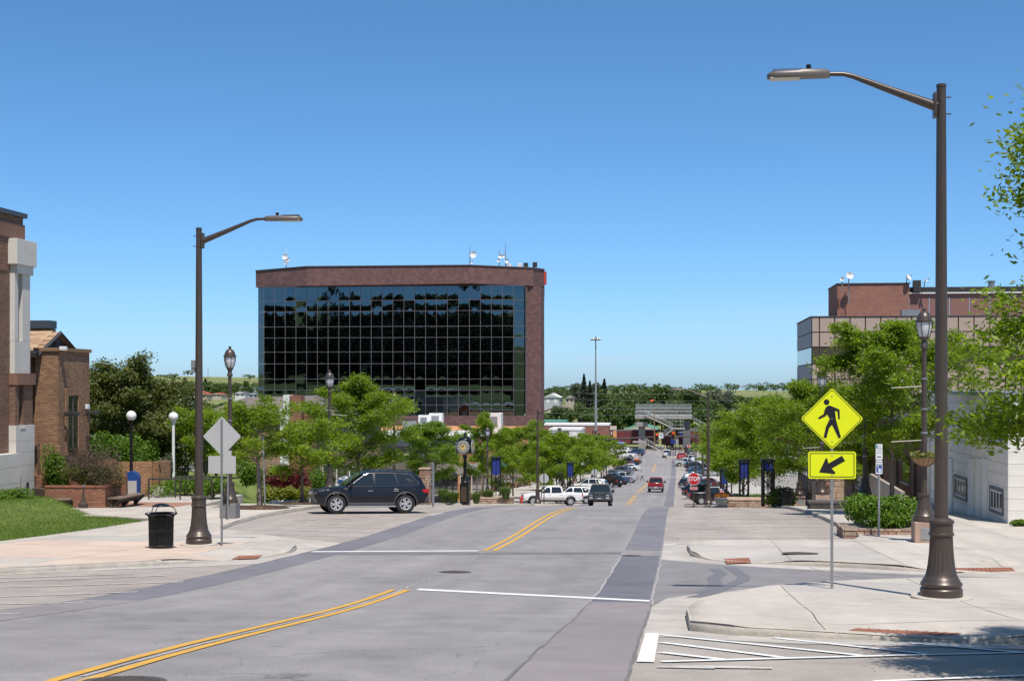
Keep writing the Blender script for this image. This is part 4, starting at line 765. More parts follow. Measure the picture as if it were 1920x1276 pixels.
g = gr(1328, 109, .14); cobra('brown street lamp on the right beside the red stop sign', g, R(176)); g = gr(1008, 131, .14); cobra('brown street lamp at the left in front of the white pickup', g, R(0))
# ---- ornamental acorn lamps
frost = mat('lantern_glass', (0.62, 0.63, 0.66), 0.15, var=0.05, scale=6, spec=0.6)
fl2 = lambda z: 0.08 if .22 < z < .72 else 0.0
ac = {'base': (MB().lathe([(0, .33), (.1, .33), (.12, .30), (.17, .31), (.2, .29), (.24, .27), (.4, .22), (.6, .18), (.74, .165), (.76, .185), (.82, .185), (.84, .15)], 28, flute=fl2), bronze, 40),
      'shaft': (MB().lathe([(.8, .095), (5.15, .068)], 14), bronze, 30),
      'shaft_band': (MB().lathe([(1.75, .105), (1.8, .105)], 14).lathe([(2.6, .10), (2.65, .10)], 14).lathe([(3.3, .097), (3.35, .097)], 14).lathe([(4.2, .092), (4.25, .092)], 14), galv, 30),
      'lantern_neck': (MB().lathe([(5.1, .08), (5.14, .115), (5.2, .115), (5.24, .085), (5.36, .085), (5.4, .13), (5.45, .14), (5.47, .1)], 16), bronze, 40),
      'globe': (MB().lathe([(5.46, .12), (5.55, .17), (5.75, .215), (5.9, .22)], 20), frost, 60),
      'cap': (MB().lathe([(5.89, .225), (5.9, .26), (5.95, .26), (5.97, .225), (6.05, .21), (6.15, .16), (6.2, .11), (6.22, .06), (6.26, .05), (6.3, .065), (6.34, .03)], 20), bronze, 40)}
mb = MB()
for k in range(6):
    a = 2 * math.pi * k / 6; mb.tube([((.13 + q) * math.cos(a), (.13 + q) * math.sin(a), z) for q, z in ((0, 5.44), (.06, 5.56), (.105, 5.75), (.11, 5.92))], .012, 5)
ac['cage'] = (mb, bronze, None)
ACM = {k: (mb.mesh(k, s), m) for k, (mb, m, s) in ac.items()}
pinkst = mat('pedestal_stone', (0.38, 0.26, 0.20), 0.85, var=0.15, scale=5, big=.1); grst = mat('pedestal_grey', (0.20, 0.195, 0.19), 0.85, var=0.15, scale=5, big=.12)
coco = mat('coir_liner', (0.36, 0.22, 0.12), 0.95, var=0.25, scale=25, bump=0.6)
petal = leafmat('basket_flowers', (0.10, 0.16, 0.03), (0.22, 0.24, 0.06), (0.55, 0.06, 0.05), trans=0.2)
def leafcloud(mb, n, fn, s, rnd, thin=.55):
    for _ in range(n):
        p = Vector(fn()); a = Vector((rnd.gauss(0, 1), rnd.gauss(0, 1), rnd.gauss(0, .6))).normalized(); b = a.cross(Vector((rnd.gauss(0, 1), rnd.gauss(0, 1), rnd.gauss(0, 1)))).normalized(); q = s * rnd.uniform(.6, 1.3)
        mb.add([p - a*q, p - b*q*thin, p + a*q, p + b*q*thin], [(0, 1, 2, 3)])
def basket_mesh():
    l = MB().lathe([(0, .04), (.02, .12), (.10, .27), (.2, .36), (.26, .38), (.26, .36), (.2, .30)], 18).mesh('basket_liner', 60)
    w = MB()
    for k in range(14):
        a = 2*math.pi*k/14; w.tube([(r * math.cos(a), r * math.sin(a), z) for r, z in ((.04, -.005), (.13, .02), (.28, .1), (.37, .2), (.395, .27))], .008, 4)
    f = MB(); rnd = random.Random(3)
    def fn():
        a, r = rnd.uniform(0, 6.28), math.sqrt(rnd.random()) * .42; return (r*math.cos(a), r*math.sin(a), .26 + rnd.uniform(-.04, .22) * (1.1 - r))
    leafcloud(f, 420, fn, .045, rnd)
    return l, w.mesh('basket_wire'), f.mesh('basket_plants')
BK = basket_mesh()
wiresm = mat('basket_wire', (0.05, 0.04, 0.03), 0.6, var=0)
def acorn(label, loc, ped=.62, pm=pinkst, basket=True, arms=True, rz=0.0, plate=True, group='ornamental acorn lamps'):
    t = thing('ornamental_lamp', label, 'street lamp', loc, rz, group)
    if ped:
        pd = MB().cbox((0, 0, ped/2), (.66, .66, ped), .03).build('pedestal', pm, t)
        if plate: MB().cbox((.05, -.335, ped * .45), (.4, .02, .34), .006).build('access_plate', galv, pd)
    for k, (me, m) in ACM.items(): mobj(k, me, m, t, loc=(0, 0, ped))
    if arms:
        for z in (2.35, 3.95): MB().tube([(-.06, 0, ped + z + .05), (-.95, 0, ped + z)], .016, 6).build('banner_arm', mat('banner_arm_pale', (0.5, 0.45, 0.36), .6, var=.1), t)
    if basket:
        for q in ((0, -.0),):
            b = mobj('hanging_basket', BK[0], coco, t, loc=(q[0], q[1], ped + 1.62)); mobj('basket_wire', BK[1], wiresm, b); mobj('flowers', BK[2], petal, b)
    return t
def on_walk(px, py): g = G(px, py, .14); return (g.x, g.y, gz(g.y) + .14)
acorn('ornamental lamp with flower basket on a stone plinth at the right hedge', on_walk(1733, 1016))
acorn('ornamental lamp on a grey plinth behind the left sign backs', on_walk(431, 971), pm=grst, basket=False, arms=False, plate=False).scale = (.92, .92, .92)
acorn('ornamental lamp with flower basket rising behind the dark parked SUV', gr(618, 75, .14), rz=R(180)); acorn('ornamental lamp half hidden by the largest left tree', gr(739, 89, .14), basket=False, rz=R(180))
acorn('ornamental lamp beside the left blue banner tower', gr(914, 128.3, .14), arms=False); acorn('plinth lamp half hidden by the yellow arrow sign', gr(1541, 72, .14)); acorn('lamp on stone plinth left of the parking sign', gr(1622, 62, .14), basket=False); acorn('lamp with basket above the black bench on the right', gr(1499, 86, .14))
acorn('distant lamp between left blue banners', gr(1057, 178, .14), basket=False); acorn('distant lamp second beyond the left banner towers', gr(1079, 220, .14), basket=False); acorn('distant lamp third beyond the left banner towers', gr(1069, 200, .14), basket=False, arms=False)
# ---- black litter bin
def bin_(label, loc, s=1.0):
    t = thing('litter_bin', label, 'bin', loc); t.scale = (s,) * 3
    MB().lathe([(.06, .24), (.82, .27), (.84, .25), (.8, .22)], 20).build('liner', mat('bin_liner', (.018, .018, .02), .6, var=0), t, smooth=40)
    mb0 = MB().cbox((0, 0, 0), (.034, .012, .72), .003)
    me = MB(); me.tube([(.30, 0, .05), (.305, 0, .4), (.31, 0, .78), (.33, 0, .86), (.40, 0, .91)], .018, 4); me = me.mesh('slat')
    for k in range(30): mobj('slat', me, blackm, t, rz=2*math.pi*k/30)
    MB().lathe([(.03, .31), (.09, .32), (.1, .31)], 28).build('base_ring', blackm, t); MB().lathe([(.895, .42), (.925, .42), (.925, .39), (.895, .39), (.895, .42)], 28).build('rim', blackm, t); MB().lathe([(.45, .322), (.5, .322), (.5, .31), (.45, .31)], 28).build('hoop', blackm, t)
    hd = MB().lathe([(1.10, .235), (1.13, .22), (1.17, .12), (1.185, .02)], 20).build('rain_cap', blackm, t, smooth=40); mb = MB()
    for k in range(3):
        a = 2 * math.pi * k / 3 + .5; mb.tube([(.40 * math.cos(a), .40 * math.sin(a), .92), (.34 * math.cos(a), .34 * math.sin(a), 1.05), (.18 * math.cos(a), .18 * math.sin(a), 1.12)], .012, 5)
    mb.build('cap_bracket', blackm, t); MB().lathe([(0, .06), (.04, .06)], 8).build('foot', blackm, t)
bin_('black slatted litter bin with domed cap on the left corner', on_walk(302, 1027))
# ---- signs
fyg = mat('sign_fluorescent_yellow', (0.74, 0.80, 0.005), 0.45, var=0.0); sblack = mat('sign_black', (0.006, 0.007, 0.012), 0.5, var=0); swhite = mat('sign_white', (0.72, 0.73, 0.74), 0.45, var=0); sred = mat('sign_red_sheet', (0.50, 0.012, 0.018), 0.45, var=0); sblue = mat('sign_blue_sheet', (0.01, 0.07, 0.36), 0.45, var=0)
def rpoly(pts, r, n=5):
    out = []; N = len(pts)
    for i in range(N):
        p, a, b = Vector(pts[i]), Vector(pts[i-1]), Vector(pts[(i+1) % N]); u, v = (a - p).normalized(), (b - p).normalized(); ang = u.angle(v) / 2; k = r / math.tan(ang); c = p + (u + v).normalized() * (r / math.sin(ang)); s0 = p + u * k - c; s1 = p + v * k - c
        a0 = math.atan2(s0.y, s0.x); a1 = math.atan2(s1.y, s1.x); da = (a1 - a0 + math.pi) % (2*math.pi) - math.pi
        out += [(c.x + r * math.cos(a0 + da * q / n), c.y + r * math.sin(a0 + da * q / n)) for q in range(n + 1)]
    return out
def flat(name, poly, y, m, parent, th=.0015): return MB().prism(poly, y - th, y, 'y').build(name, m, parent)
def ring(name, outer, inner, y, m, parent):
    n = len(outer); mb = MB().add([(a, y, b) for a, b in outer] + [(a, y, b) for a, b in inner], [(i, (i+1) % n, n + (i+1) % n, n + i) for i in range(n)]); return mb.build(name, m, parent)
def post(t, h, z0=0.0, w=.05):
    mb = MB(); mb.box(-w/2, w/2, -.004, .004, z0, h).box(-w/2, -w/2 + .006, 0, .03, z0, h).box(w/2 - .006, w/2, 0, .03, z0, h); p = mb.build('post', galv, t)
    mb = MB(); z = z0 + .05
    while z < h - .03: mb.box(-.007, .007, -.0055, -.0042, z, z + .014); z += .05
    mb.build('post_hole', sblack, p); return p
def boltset(par, pts, y): 
    for x, z in pts: MB().lathe([(0, .011), (.006, .008)], 10).mesh('x') if 0 else None; mb = MB(); mb.M = Matrix.Translation((x, y, z)) @ Matrix.Rotation(R(90), 4, 'X'); mb.lathe([(0, .013), (.006, .009)], 8); mb.build('bolt', galv, par)
g = on_walk(1560, 1104)
t = thing('pedestrian_sign', 'yellow green diamond walking figure sign above an arrow plate', 'sign', g, R(2)); D = math.hypot(g[0], g[1]); k = dep(g[0], g[1]) / F_
zc, hd = (1104 - 785) * k, 58 * k
post(t, (1104 - 728) * k - .06)
dm = rpoly([(0, -hd), (hd, 0), (0, hd), (-hd, 0)], .045); sg = MB().prism([(a, b + zc) for a, b in dm], -.012, -.009, 'y').build('diamond_plate', fyg, t)
def sc(poly, q): return [(a * q, b * q + zc) for a, b in poly]
ring('border', sc(dm, .955), sc(dm, .93), -.0135, sblack, sg)
def P2(pts, cx, cy, q=1/5.8): return [((x - cx) * q * k, zc - (y - cy) * q * k) for x, y in pts]
fig = lambda pts: P2(pts, 457, 501)
flat('walking_figure', fig([(398 + 31 * math.cos(a * math.pi / 10), 321 + 31 * math.sin(a * math.pi / 10)) for a in range(20)]), -.0135, sblack, sg)
flat('walking_figure', fig([(412, 362), (432, 356), (470, 372), (520, 394), (538, 404), (541, 506), (523, 506), (514, 420), (488, 418), (494, 460), (499, 512), (552, 700), (528, 717), (457, 568), (427, 600), (396, 712), (365, 706), (392, 585), (420, 530), (432, 500), (404, 455), (385, 475), (318, 508), (306, 490), (368, 450), (374, 415), (388, 380)]), -.0136, sblack, sg)
boltset(sg, [(0, zc + hd * .72), (0, zc - hd * .75), (0, zc)], -.0135)
zc2 = (1104 - 872) * k; pl = rpoly([(-44*k, -25.5*k), (44*k, -25.5*k), (44*k, 25.5*k), (-44*k, 25.5*k)], .04); sg = MB().prism([(a, b + zc2) for a, b in pl], -.012, -.009, 'y').build('arrow_plate', fyg, t)
zc = zc2; w0, h0 = 44*k, 25.5*k
def inset(q): return [(a, b + zc2) for a, b in rpoly([(-w0 + q, -h0 + q), (w0 - q, -h0 + q), (w0 - q, h0 - q), (-w0 + q, h0 - q)], max(.012, .04 - q * .6))]
ring('border', inset(.028), inset(.042), -.0135, sblack, sg); flat('arrow', P2([(322, 1072), (388, 930), (398, 915), (408, 920), (423, 975), (566, 890), (602, 945), (455, 1030), (490, 1062), (497, 1080), (486, 1089)], 461, 993), -.0135, sblack, sg); boltset(sg, [(0, zc2 + h0 * .7), (0, zc2 - h0 * .75)], -.0135)
# the same pair seen from behind, left corner
g = on_walk(416, 1023); t = thing('sign_seen_from_behind', 'grey backs of a diamond sign and plate on a left corner post', 'sign', g, R(178)); k = dep(g[0], g[1]) / F_
post(t, (1023 - 786) * k); zc, hd = (1023 - 818) * k, 37.5 * k; sg = MB().prism([(a, b + zc) for a, b in rpoly([(0, -hd), (hd, 0), (0, hd), (-hd, 0)], .045)], -.012, -.008, 'y').build('diamond_plate', signback, t); zc = (1023 - 871) * k; MB().prism([(a, b + zc) for a, b in rpoly([(-27*k, -16.5*k), (27*k, -16.5*k), (27*k, 16.5*k), (-27*k, 16.5*k)], .04)], -.012, -.008, 'y').build('lower_plate', signback, t)
boltset(sg, [(0, (1023 - 792)*k), (0, (1023 - 845)*k)], .01)
g = on_walk(427, 974); t = thing('bare_signpost', 'slim grey signpost in front of the left lamp plinth', 'post', g); post(t, 2.6); MB().cbox((0, -.02, 2.3), (.3, .01, .45), .004).build('plate', signback, t)
# parking sign, right
g = on_walk(1648, 1004); k = dep(g[0], g[1]) / F_; t = thing('parking_sign', 'narrow white parking restriction sign with blue wheelchair panel by the hedge', 'sign', g)
MB().tube([(0, 0, 0), (0, 0, (1004 - 835) * k)], .038, 10).build('post', galv, t, smooth=60); z0, z1 = (1004 - 888)*k, (1004 - 832)*k; w = 6.2*k; zm = z0 + (z1 - z0) * .47
for nm, a, b in (('upper_plate', zm + .01, z1), ('lower_plate', z0, zm - .01)):
    p = MB().prism([(x, z) for x, z in rpoly([(-w, a), (w, a), (w, b), (-w, b)], .02)], -.05, -.046, 'y').build(nm, swhite, t)
    if nm[0] == 'l':
        mobj('lettering', textmesh('RESERVED', .05, .001), sblack, p, loc=(0, -.0515, b - .06)); mobj('lettering', textmesh('PARKING', .055, .001), sblack, p, loc=(0, -.0515, b - .14)); bl = flat('wheelchair_panel', rpoly([(-.085, a + .05), (.085, a + .05), (.085, a + .27), (-.085, a + .27)], .01), -.0505, sblue, p)
        mb = MB(); mb.prism([(.02 + .05 * math.cos(q * math.pi / 6 - .3), a + .11 + .05 * math.sin(q * math.pi / 6 - .3)) for q in range(12)], -.054, -.0525, 'y'); mb.prism([(-.03 + .016 * math.cos(q * math.pi / 4), a + .24 + .016 * math.sin(q * math.pi / 4)) for q in range(8)], -.054, -.0525, 'y'); mb.prism([(-.04, a + .22), (-.015, a + .22), (-.01, a + .17), (.04, a + .165), (.04, a + .18), (.0, a + .19), (-.04, a + .15)], -.0545, -.053, 'y'); mb.build('wheelchair_symbol', swhite, bl)
    else:
        for i, (tx, s) in enumerate((('NO', .05), ('PARKING', .04), ('2:00 AM', .045), ('5:00 AM', .045))): mobj('lettering', textmesh(tx, s, .001), sblack, p, loc=(.02 if i < 2 else 0, -.0515, b - .06 - .075 * i))
        flat('rule', [(-w*.6, a + .07), (w*.6, a + .07), (w*.6, a + .10), (-w*.6, a + .10)], -.0512, sblack, p); flat('tow_symbol', [(-w*.9, b - .14), (-w*.45, b - .14), (-w*.45, b - .02), (-w*.9, b - .02)], -.0512, mat('sign_teal', (.02, .2, .22), .5, var=0), p)
def octa(r): return [(r * math.cos(math.pi / 8 + i * math.pi / 4), r * math.sin(math.pi / 8 + i * math.pi / 4)) for i in range(8)]
def stop_sign(label, loc, face=True, rz=0.0, hc=2.35, allway=True, r=.465, name='stop_sign', pm=bronze):
    t = thing(name, label, 'sign', loc, rz); MB().lathe([(0, .1), (.05, .1), (.08, .045), (hc + .62, .04)], 12).build('post', pm, t, smooth=40)
    if hc > 2: MB().ball((0, 0, hc + .68), .06, 10, 8).build('finial', pm, t)
    pl = MB().prism([(a, b + hc) for a, b in octa(r)], -.06, -.052, 'y').build('octagon_plate', swhite if face else signback, t)
    if face:
        flat('red_field', [(a, b + hc) for a, b in octa(r * .93)], -.0605, sred, pl); mobj('lettering', textmesh('STOP', r * .88, .001, .008), swhite, pl, loc=(0, -.0635, hc - .005)).scale = (.78, 1, 1.05)
        if allway:
            q = MB().prism([(-.26, hc - .77), (.26, hc - .77), (.26, hc - .56), (-.26, hc - .56)], -.06, -.052, 'y').build('lower_plate', swhite, t); flat('red_field', [(-.245, hc - .755), (.245, hc - .755), (.245, hc - .575), (-.245, hc - .575)], -.0605, sred, q); mobj('lettering', textmesh('ALL WAY', .13, .001, .003), swhite, q, loc=(0, -.063, hc - .665))
    else: MB().box(-.3, .3, .0 - .06, -.05, hc - .8, hc - .6).build('lower_plate', signback, t)
    return t
stop_sign('red stop sign with small all way plate at the right of the crossing', gr(1301, 100, .0), hc=2.02); stop_sign('grey octagonal sign back beside the lamp before the white pickup', gr(1020, 131, .14), False, R(180), name='sign_seen_from_behind'); stop_sign('grey octagonal sign back on the left among the parked cars', gr(1115, 188, .14), False, R(180), name='sign_seen_from_behind')
stop_sign('tiny distant stop sign at the far end of the street', gr(1291.5, 366, .1), True, hc=2.3, r=.5, allway=False)
# ---- black lattice towers with blue banners
bann = mat('banner_blue', (0.008, 0.028, 0.22), 0.7, var=0.08, scale=3)
def tower(label, loc, rz=0.0, H=4.2, W=.9, s=1.0, bh=1.3):
    t = thing('banner_tower', label, 'banner tower', loc, rz, 'black lattice banner towers'); t.scale = (s,) * 3; h = W/2
    for sx in (-1, 1):
        for sy in (-1, 1): MB().cbox((sx*h, sy*h, H/2), (.11, .11, H), .01).build('corner_post', blackm, t)
    MB().cbox((0, 0, H - .02), (W + .22, W + .22, .12), .02).build('top_frame', blackm, t)
    for fy, ax in ((-1, 0), (1, 0), (-1, 1), (1, 1)):
        mb = MB(); z = .15
        while z < H - bh - .2:
            for a, b in ((-1, 1), (1, -1)):
                p, q = (a*h, fy*h, z), (b*h, fy*h, z + .75)
                if ax: p, q = (p[1], p[0], p[2]), (q[1], q[0], q[2])
                mb.tube([p, q], .022, 5)
            z += .75
        mb.build('lattice', blackm, t)
        b = MB()
        if ax == 0: b.box(-h + .08, h - .08, fy*h - .01, fy*h + .01, H - bh - .15, H - .15)
        else: b.box(fy*h - .01, fy*h + .01, -h + .08, h - .08, H - bh - .15, H - .15)
        b.build('banner', bann, t)
        if ax == 0: MB().box(-.03, .03, fy*h - .025, fy*h + .025, .1, H - .1).build('centre_bar', blackm, t)
    return t
tower('black lattice banner tower left of the white pickup, nearest on the left', gr(930, 119, .1), .15, 3.9, .72); tower('black lattice banner tower left of the dark oncoming truck', gr(1069, 150, .1), .1, 4.2, .62); tower('black lattice banner tower behind the first one on the left side', gr(1049, 160, .1), 0.1, 4.2, .62); tower('black lattice banner tower right of the flower bowl', gr(1395, 92, .1), 0, 3.0, .55, bh=1.0); 
tower('black lattice banner tower in front of the right leafy shrub', gr(1440, 84, .1), .1, 2.75, .6, bh=.5); tower('black lattice banner tower mostly hidden behind right trees near the black pickup', gr(1357, 140, .1), .1, 3.6, .6); tower('distant blue banner tower by the traffic signal, left side', gr(1132, 235, .1), 0, 4.2); tower('distant blue banner tower left of the far stop sign', gr(1262, 352, .1), 0, 5.0, 1.2); tower('smaller distant blue banner tower right of the far traffic light', gr(1277, 385, .1), 0, 5.5, .9)
# ---- street clock
def clock():
    t = thing('street_clock', 'black two faced street clock on a post at the left corner', 'clock', gr(872, 100, .14), R(-6.5)); 
    MB().cbox((0, 0, .7), (.62, .62, 1.4), .04).build('pedestal', blackm, t); MB().lathe([(1.4, .3), (1.46, .34), (1.5, .28), (1.6, .2), (1.68, .22), (1.75, .13), (3.15, .1), (3.2, .16), (3.3, .13), (3.42, .22)], 20).build('column', blackm, t, smooth=40)
    pn = mat('clock_panel_bronze', (.10, .07, .05), .5, .4, var=.1)
    for a in (0, 90): 
        mb = MB(); mb.M = Matrix.Rotation(R(a), 4, 'Z'); mb.box(-.2, .2, -.325, -.311, .15, 1.2); mb.build('panel', pn, t)
    hd = MB().cbox((0, 0, 3.98), (1.08, 1.08, 1.0), .3).build('head', blackm, t, smooth=40); MB().lathe([(4.45, .42), (4.5, .46), (4.56, .42), (4.66, .25), (4.72, .08), (4.85, .06), (4.88, .14), (4.9, .14), (4.93, .05), (5.08, .02)], 20).build('finial', blackm, t, smooth=40)
    fm = mat('clock_face', (.33, .325, .30), .3, var=.03)
    for a in (0, 90, 180, 270):
        Mx = Matrix.Rotation(R(a), 4, 'Z'); mb = MB(); mb.M = Mx @ Matrix.Translation((0, -.545, 3.98)) @ Matrix.Rotation(R(90), 4, 'X'); mb.lathe([(0, .46), (.03, .46), (.05, .42)], 32); f = mb.build('clock_dial', fm, t); mb = MB(); mb.M = Mx @ Matrix.Translation((0, -.60, 3.98))
        for i in range(12):
            an = i * math.pi / 6; c, s = math.cos(an), math.sin(an); mb.add([(.30*s - .022*c, 0, .30*c + .022*s), (.30*s + .022*c, 0, .30*c - .022*s), (.39*s + .022*c, 0, .39*c - .022*s), (.39*s - .022*c, 0, .39*c + .022*s)], [(0, 1, 2, 3)])
        for an, L, w in ((.25, .24, .035), (-.75, .34, .025)):
            c, s = math.cos(an), math.sin(an); mb.add([(-w*c, -.004, w*s), (w*c, -.004, -w*s), (L*s, -.004, L*c)], [(0, 1, 2)])
        mb.build('hour_mark', sblack, f); mb = MB(); mb.M = Mx @ Matrix.Translation((0, -.597, 3.98)) @ Matrix.Rotation(R(90), 4, 'X'); mb.lathe([(0, .2), (.001, .2)], 20); mb.build('gold_centre', mat('clock_gold', (.6, .42, .12), .5, var=.2, scale=14), f)
    for sx in (-1, 1):
        for z in (3.55, 4.42): MB().ball((sx*.5, -.5, z), .07, 8, 6).build('corner_boss', blackm, t)
clock()
# ---- hydrant, mailboxes, flower bowl, bench
p = gr(977.5, 131, .14); t = thing('fire_hydrant', 'red fire hydrant in front of the white pickup', 'hydrant', p); hr = mat('hydrant_red', (.5, .045, .03), .5, var=.1)
MB().lathe([(0, .16), (.05, .16), (.06, .11), (.45, .11), (.47, .14), (.52, .14), (.6, .1), (.66, .05), (.72, .04)], 16).build('barrel', hr, t, smooth=40); MB().tube([(-.2, 0, .38), (.2, 0, .38)], .055, 10).build('side_outlet', hr, t); MB().tube([(0, -.2, .34), (0, 0, .34)], .075, 12).build('front_outlet', hr, t)
p = gr(1354.5, 103, .05); t = thing('flower_bowl', 'round grey planter bowl of orange flowers beside the stop sign', 'planter', p); gs = mat('bowl_grey', (.16, .18, .19), .6, var=.15, scale=5)
MB().lathe([(0, .22), (.06, .26), (.2, .42), (.45, .55), (.62, .57), (.68, .60), (.72, .58), (.66, .5)], 24).build('bowl', gs, t, smooth=40); f = MB(); rnd = random.Random(5)
leafcloud(f, 900, lambda: (lambda a, r: (r*math.cos(a), r*math.sin(a), .72 + rnd.uniform(0, .3) * (1.1 - r)))(rnd.uniform(0, 6.28), math.sqrt(rnd.random()) * .56), .05, rnd); f.build('flowers', leafmat('orange_flowers', (.10, .12, .02), (.55, .15, .02), (.5, .04, .02), trans=.15), t)
MB().tube([(.1, 0, .7), (.1, 0, 1.35)], .008, 5).build('flag_stick', whitem, t); fl = MB().box(-.18, .1, -.004, .004, 1.05, 1.33).build('small_flag', swhite, t); MB().box(-.18, .1, -.006, .006, 1.05, 1.09).box(-.18, .1, -.006, .006, 1.13, 1.17).box(-.18, .1, -.006, .006, 1.21, 1.25).build('flag_stripe', sred, fl); MB().box(-.02, .1, -.007, .007, 1.2, 1.33).build('flag_canton', sblue, fl)
# blue mailbox with grey parcel front, on the plaza
def P3(px, py): d = (1.7 - PLZ) * F_ / (py - HY); return at(px, py, d)
p = P3(238, 940); t = thing('mailbox', 'blue domed mailbox behind the globe lamp on the left plaza', 'mailbox', (p.x, p.y + .6, PLZ), R(12)); mblue = mat('mailbox_blue', (.012, .06, .24), .4, var=.05)
prof = [(-.34, .15), (.34, .15), (.34, 1.0)] + [(.34 * math.cos(a), 1.0 + .34 * math.sin(a)) for a in np.linspace(0, math.pi, 12)] + [(-.34, 1.0)]
MB().prism(prof, -.3, .35, 'y').build('body', mblue, t); MB().prism([(-.33, .15), (.26, .15), (.26, .92), (-.25, .92), (-.33, .6)], -.36, -.302, 'y').build('front_panel', mat('parcel_grey', (.42, .41, .38), .6, var=.05), t)
for sx in (-1, 1): MB().box(sx*.28 - .04, sx*.28 + .04, -.28, .3, 0, .15).build('leg', mblue, t)
p = gr(643, 69, .14); t = thing('mailbox', 'white mailbox with blue emblem behind the parked SUV bonnet', 'mailbox', p); MB().prism([(a * .9, b) for a, b in prof], -.3, .3, 'y').build('body', swhite, t); flat('emblem', [(-.18, 1.0), (.2, 1.0), (.14, 1.16), (-.1, 1.2)], -.302, sblue, t, .004); 
for sx in (-1, 1): MB().box(sx*.22 - .04, sx*.22 + .04, -.28, .28, 0, .15).build('leg', swhite, t)
p = gr(1490, 80, .14); t = thing('park_bench', 'black metal slatted bench on the right pavement beyond the hedge', 'bench', p, R(-6))
for i in range(14): MB().box(-.9 + i*.135, -.86 + i*.135, -.02, .02, .45, .92).build('back_slat', blackm, t)
MB().box(-.95, .95, -.03, .03, .92, .97).build('top_rail', blackm, t); MB().box(-.95, .95, -.5, .0, .42, .46).build('seat', blackm, t)
for sx in (-1, 1): MB().box(sx*.9 - .03, sx*.9 + .03, -.5, -.44, 0, .66).box(sx*.9 - .03, sx*.9 + .03, -.04, .02, 0, .95).box(sx*.9 - .03, sx*.9 + .03, -.5, 0, .62, .66).build('leg', blackm, t)
p = gr(1476, 79, .14); bin_('black litter bin beside the right bench', (p.x, p.y, p.z), .9)
# ---- plaza: globe lamps, planter, benches, wall, railing
def globe_lamp(label, p, H, pm):
    t = thing('globe_lamp', label, 'lamp', p); MB().lathe([(0, .17), (.28, .15), (.3, .09), (.4, .075), (H - .3, .07), (H - .28, .12), (H - .2, .13)], 14).build('post', pm, t, smooth=40); MB().ball((0, 0, H), .235, 24, 16).build('globe', mat('globe_white', (.78, .77, .74), .25, var=.03), t, smooth=180)
p = P3(246, 932); globe_lamp('white globe lamp on a black post on the left plaza', (p.x, p.y, PLZ), 153 * dep(p.x, p.y) / F_, blackm); p = gr(325, 70, .1); p.z = PLZ; globe_lamp('white globe lamp on a white post half hidden by leaves', p, Zat(781, 70) - p.z, whitem)
plb = brickmat('planter_brick', (0.38, 0.18, 0.10), (0.26, 0.10, 0.058), (0.14, 0.085, 0.06), 0.26, 0.09, 0.018)
a, b, c = P3(84, 955), P3(197, 955), P3(228, 946)
def wallrun(name, pts, h, th, m, parent, z0=-.1):
    mb = MB()
    for i in range(len(pts) - 1):
        p, q = Vector((pts[i][0], pts[i][1])), Vector((pts[i+1][0], pts[i+1][1])); n = Vector((-(q-p).y, (q-p).x)).normalized() * th; zz = PLZ + z0; zt = PLZ - .14 + h
        mb.prism([tuple(p), tuple(q), tuple(q + n), tuple(p + n)], zz, zt)
    return mb.build(name, m, parent)
t = bthing('brick_planter', 'low red brick planter wall on the left plaza', 'planter', b.x, b.y); hw = 1.08
wallrun('front_wall', [a, b], hw, .28, plb, t); wallrun('side_wall', [b, c], hw, .28, plb, t); wallrun('rear_wall', [(c.x + .2, c.y + .2), (a.x - 3, a.y + 2.2)], hw + .35, .28, plb, t); wallrun('side_wall', [(a.x - 3, a.y + 2.2), (a.x - 3, a.y + .5)], hw + .2, .28, plb, t)
wallrun('coping', [(a.x, a.y - .03), (b.x + .03, b.y - .03)], hw + .07, .34, brickmat('coping_brick', (0.33, 0.135, 0.08), (0.27, 0.10, 0.06), (0.16, 0.10, 0.075), 0.085, 0.3, .012), t, hw - .14); wallrun('coping', [(b.x + .031, b.y - .03), (c.x + .03, c.y)], hw + .068, .34, MAT['coping_brick'], t, hw - .14)
MB().prism([(a.x, a.y + .3), (b.x - .2, b.y + .3), (c.x - .2, c.y + .1), (a.x - 2.7, a.y + 2.2)], PLZ - .1, PLZ + .82).build('soil', mat('soil', (.07, .045, .03), .95, var=.3, scale=8), t); W2L(t)
wood = mat('weathered_wood', (.17, .125, .09), .85, var=.3, scale=2.5, stretch=(1, 1, 8)); woodd = mat('dark_wood', (.055, .04, .03), .85, var=.3, scale=3)
def bench(label, p, q, w):
    p, q = Vector((p.x, p.y)), Vector((q.x, q.y)); d = (q - p); L = d.length; g0 = PLZ
    t = thing('plaza_bench', label, 'bench', (p.x, p.y, g0), math.atan2(d.y, d.x))
    for i in range(4): MB().cbox((L/2, -.12 - i*w/4, .47), (L, w/4 - .015, .06), .008).build('seat_board', wood, t)
    MB().cbox((L/2, -.1, .30), (L - .1, .05, .26), .01).build('apron_board', woodd, t); MB().cbox((L/2, -w + .1, .38), (L - .1, .05, .13), .01).build('front_board', woodd, t)
    for x in (.15, L/2, L - .15): mb = MB().cbox((x, -.15, .22), (.12, .14, .44), .01); mb.tube([(x, -.15, .05), (x, -w + .05, .42)], .05, 4); mb.build('leg', woodd, t)
bench('weathered wooden bench along the front of the brick planter', a + Vector((.1, -.02, 0)), a + (b - a) * .48, .55); bench('weathered wooden bench slanting away at the planter corner', b + Vector((.05, 0, 0)), c + Vector((.35, .5, 0)), .6)
bench('dark wooden bench left of the planter, partly behind the limestone', a + Vector((-2.2, .6, 0)), a + Vector((-.1, .3, 0)), .5)
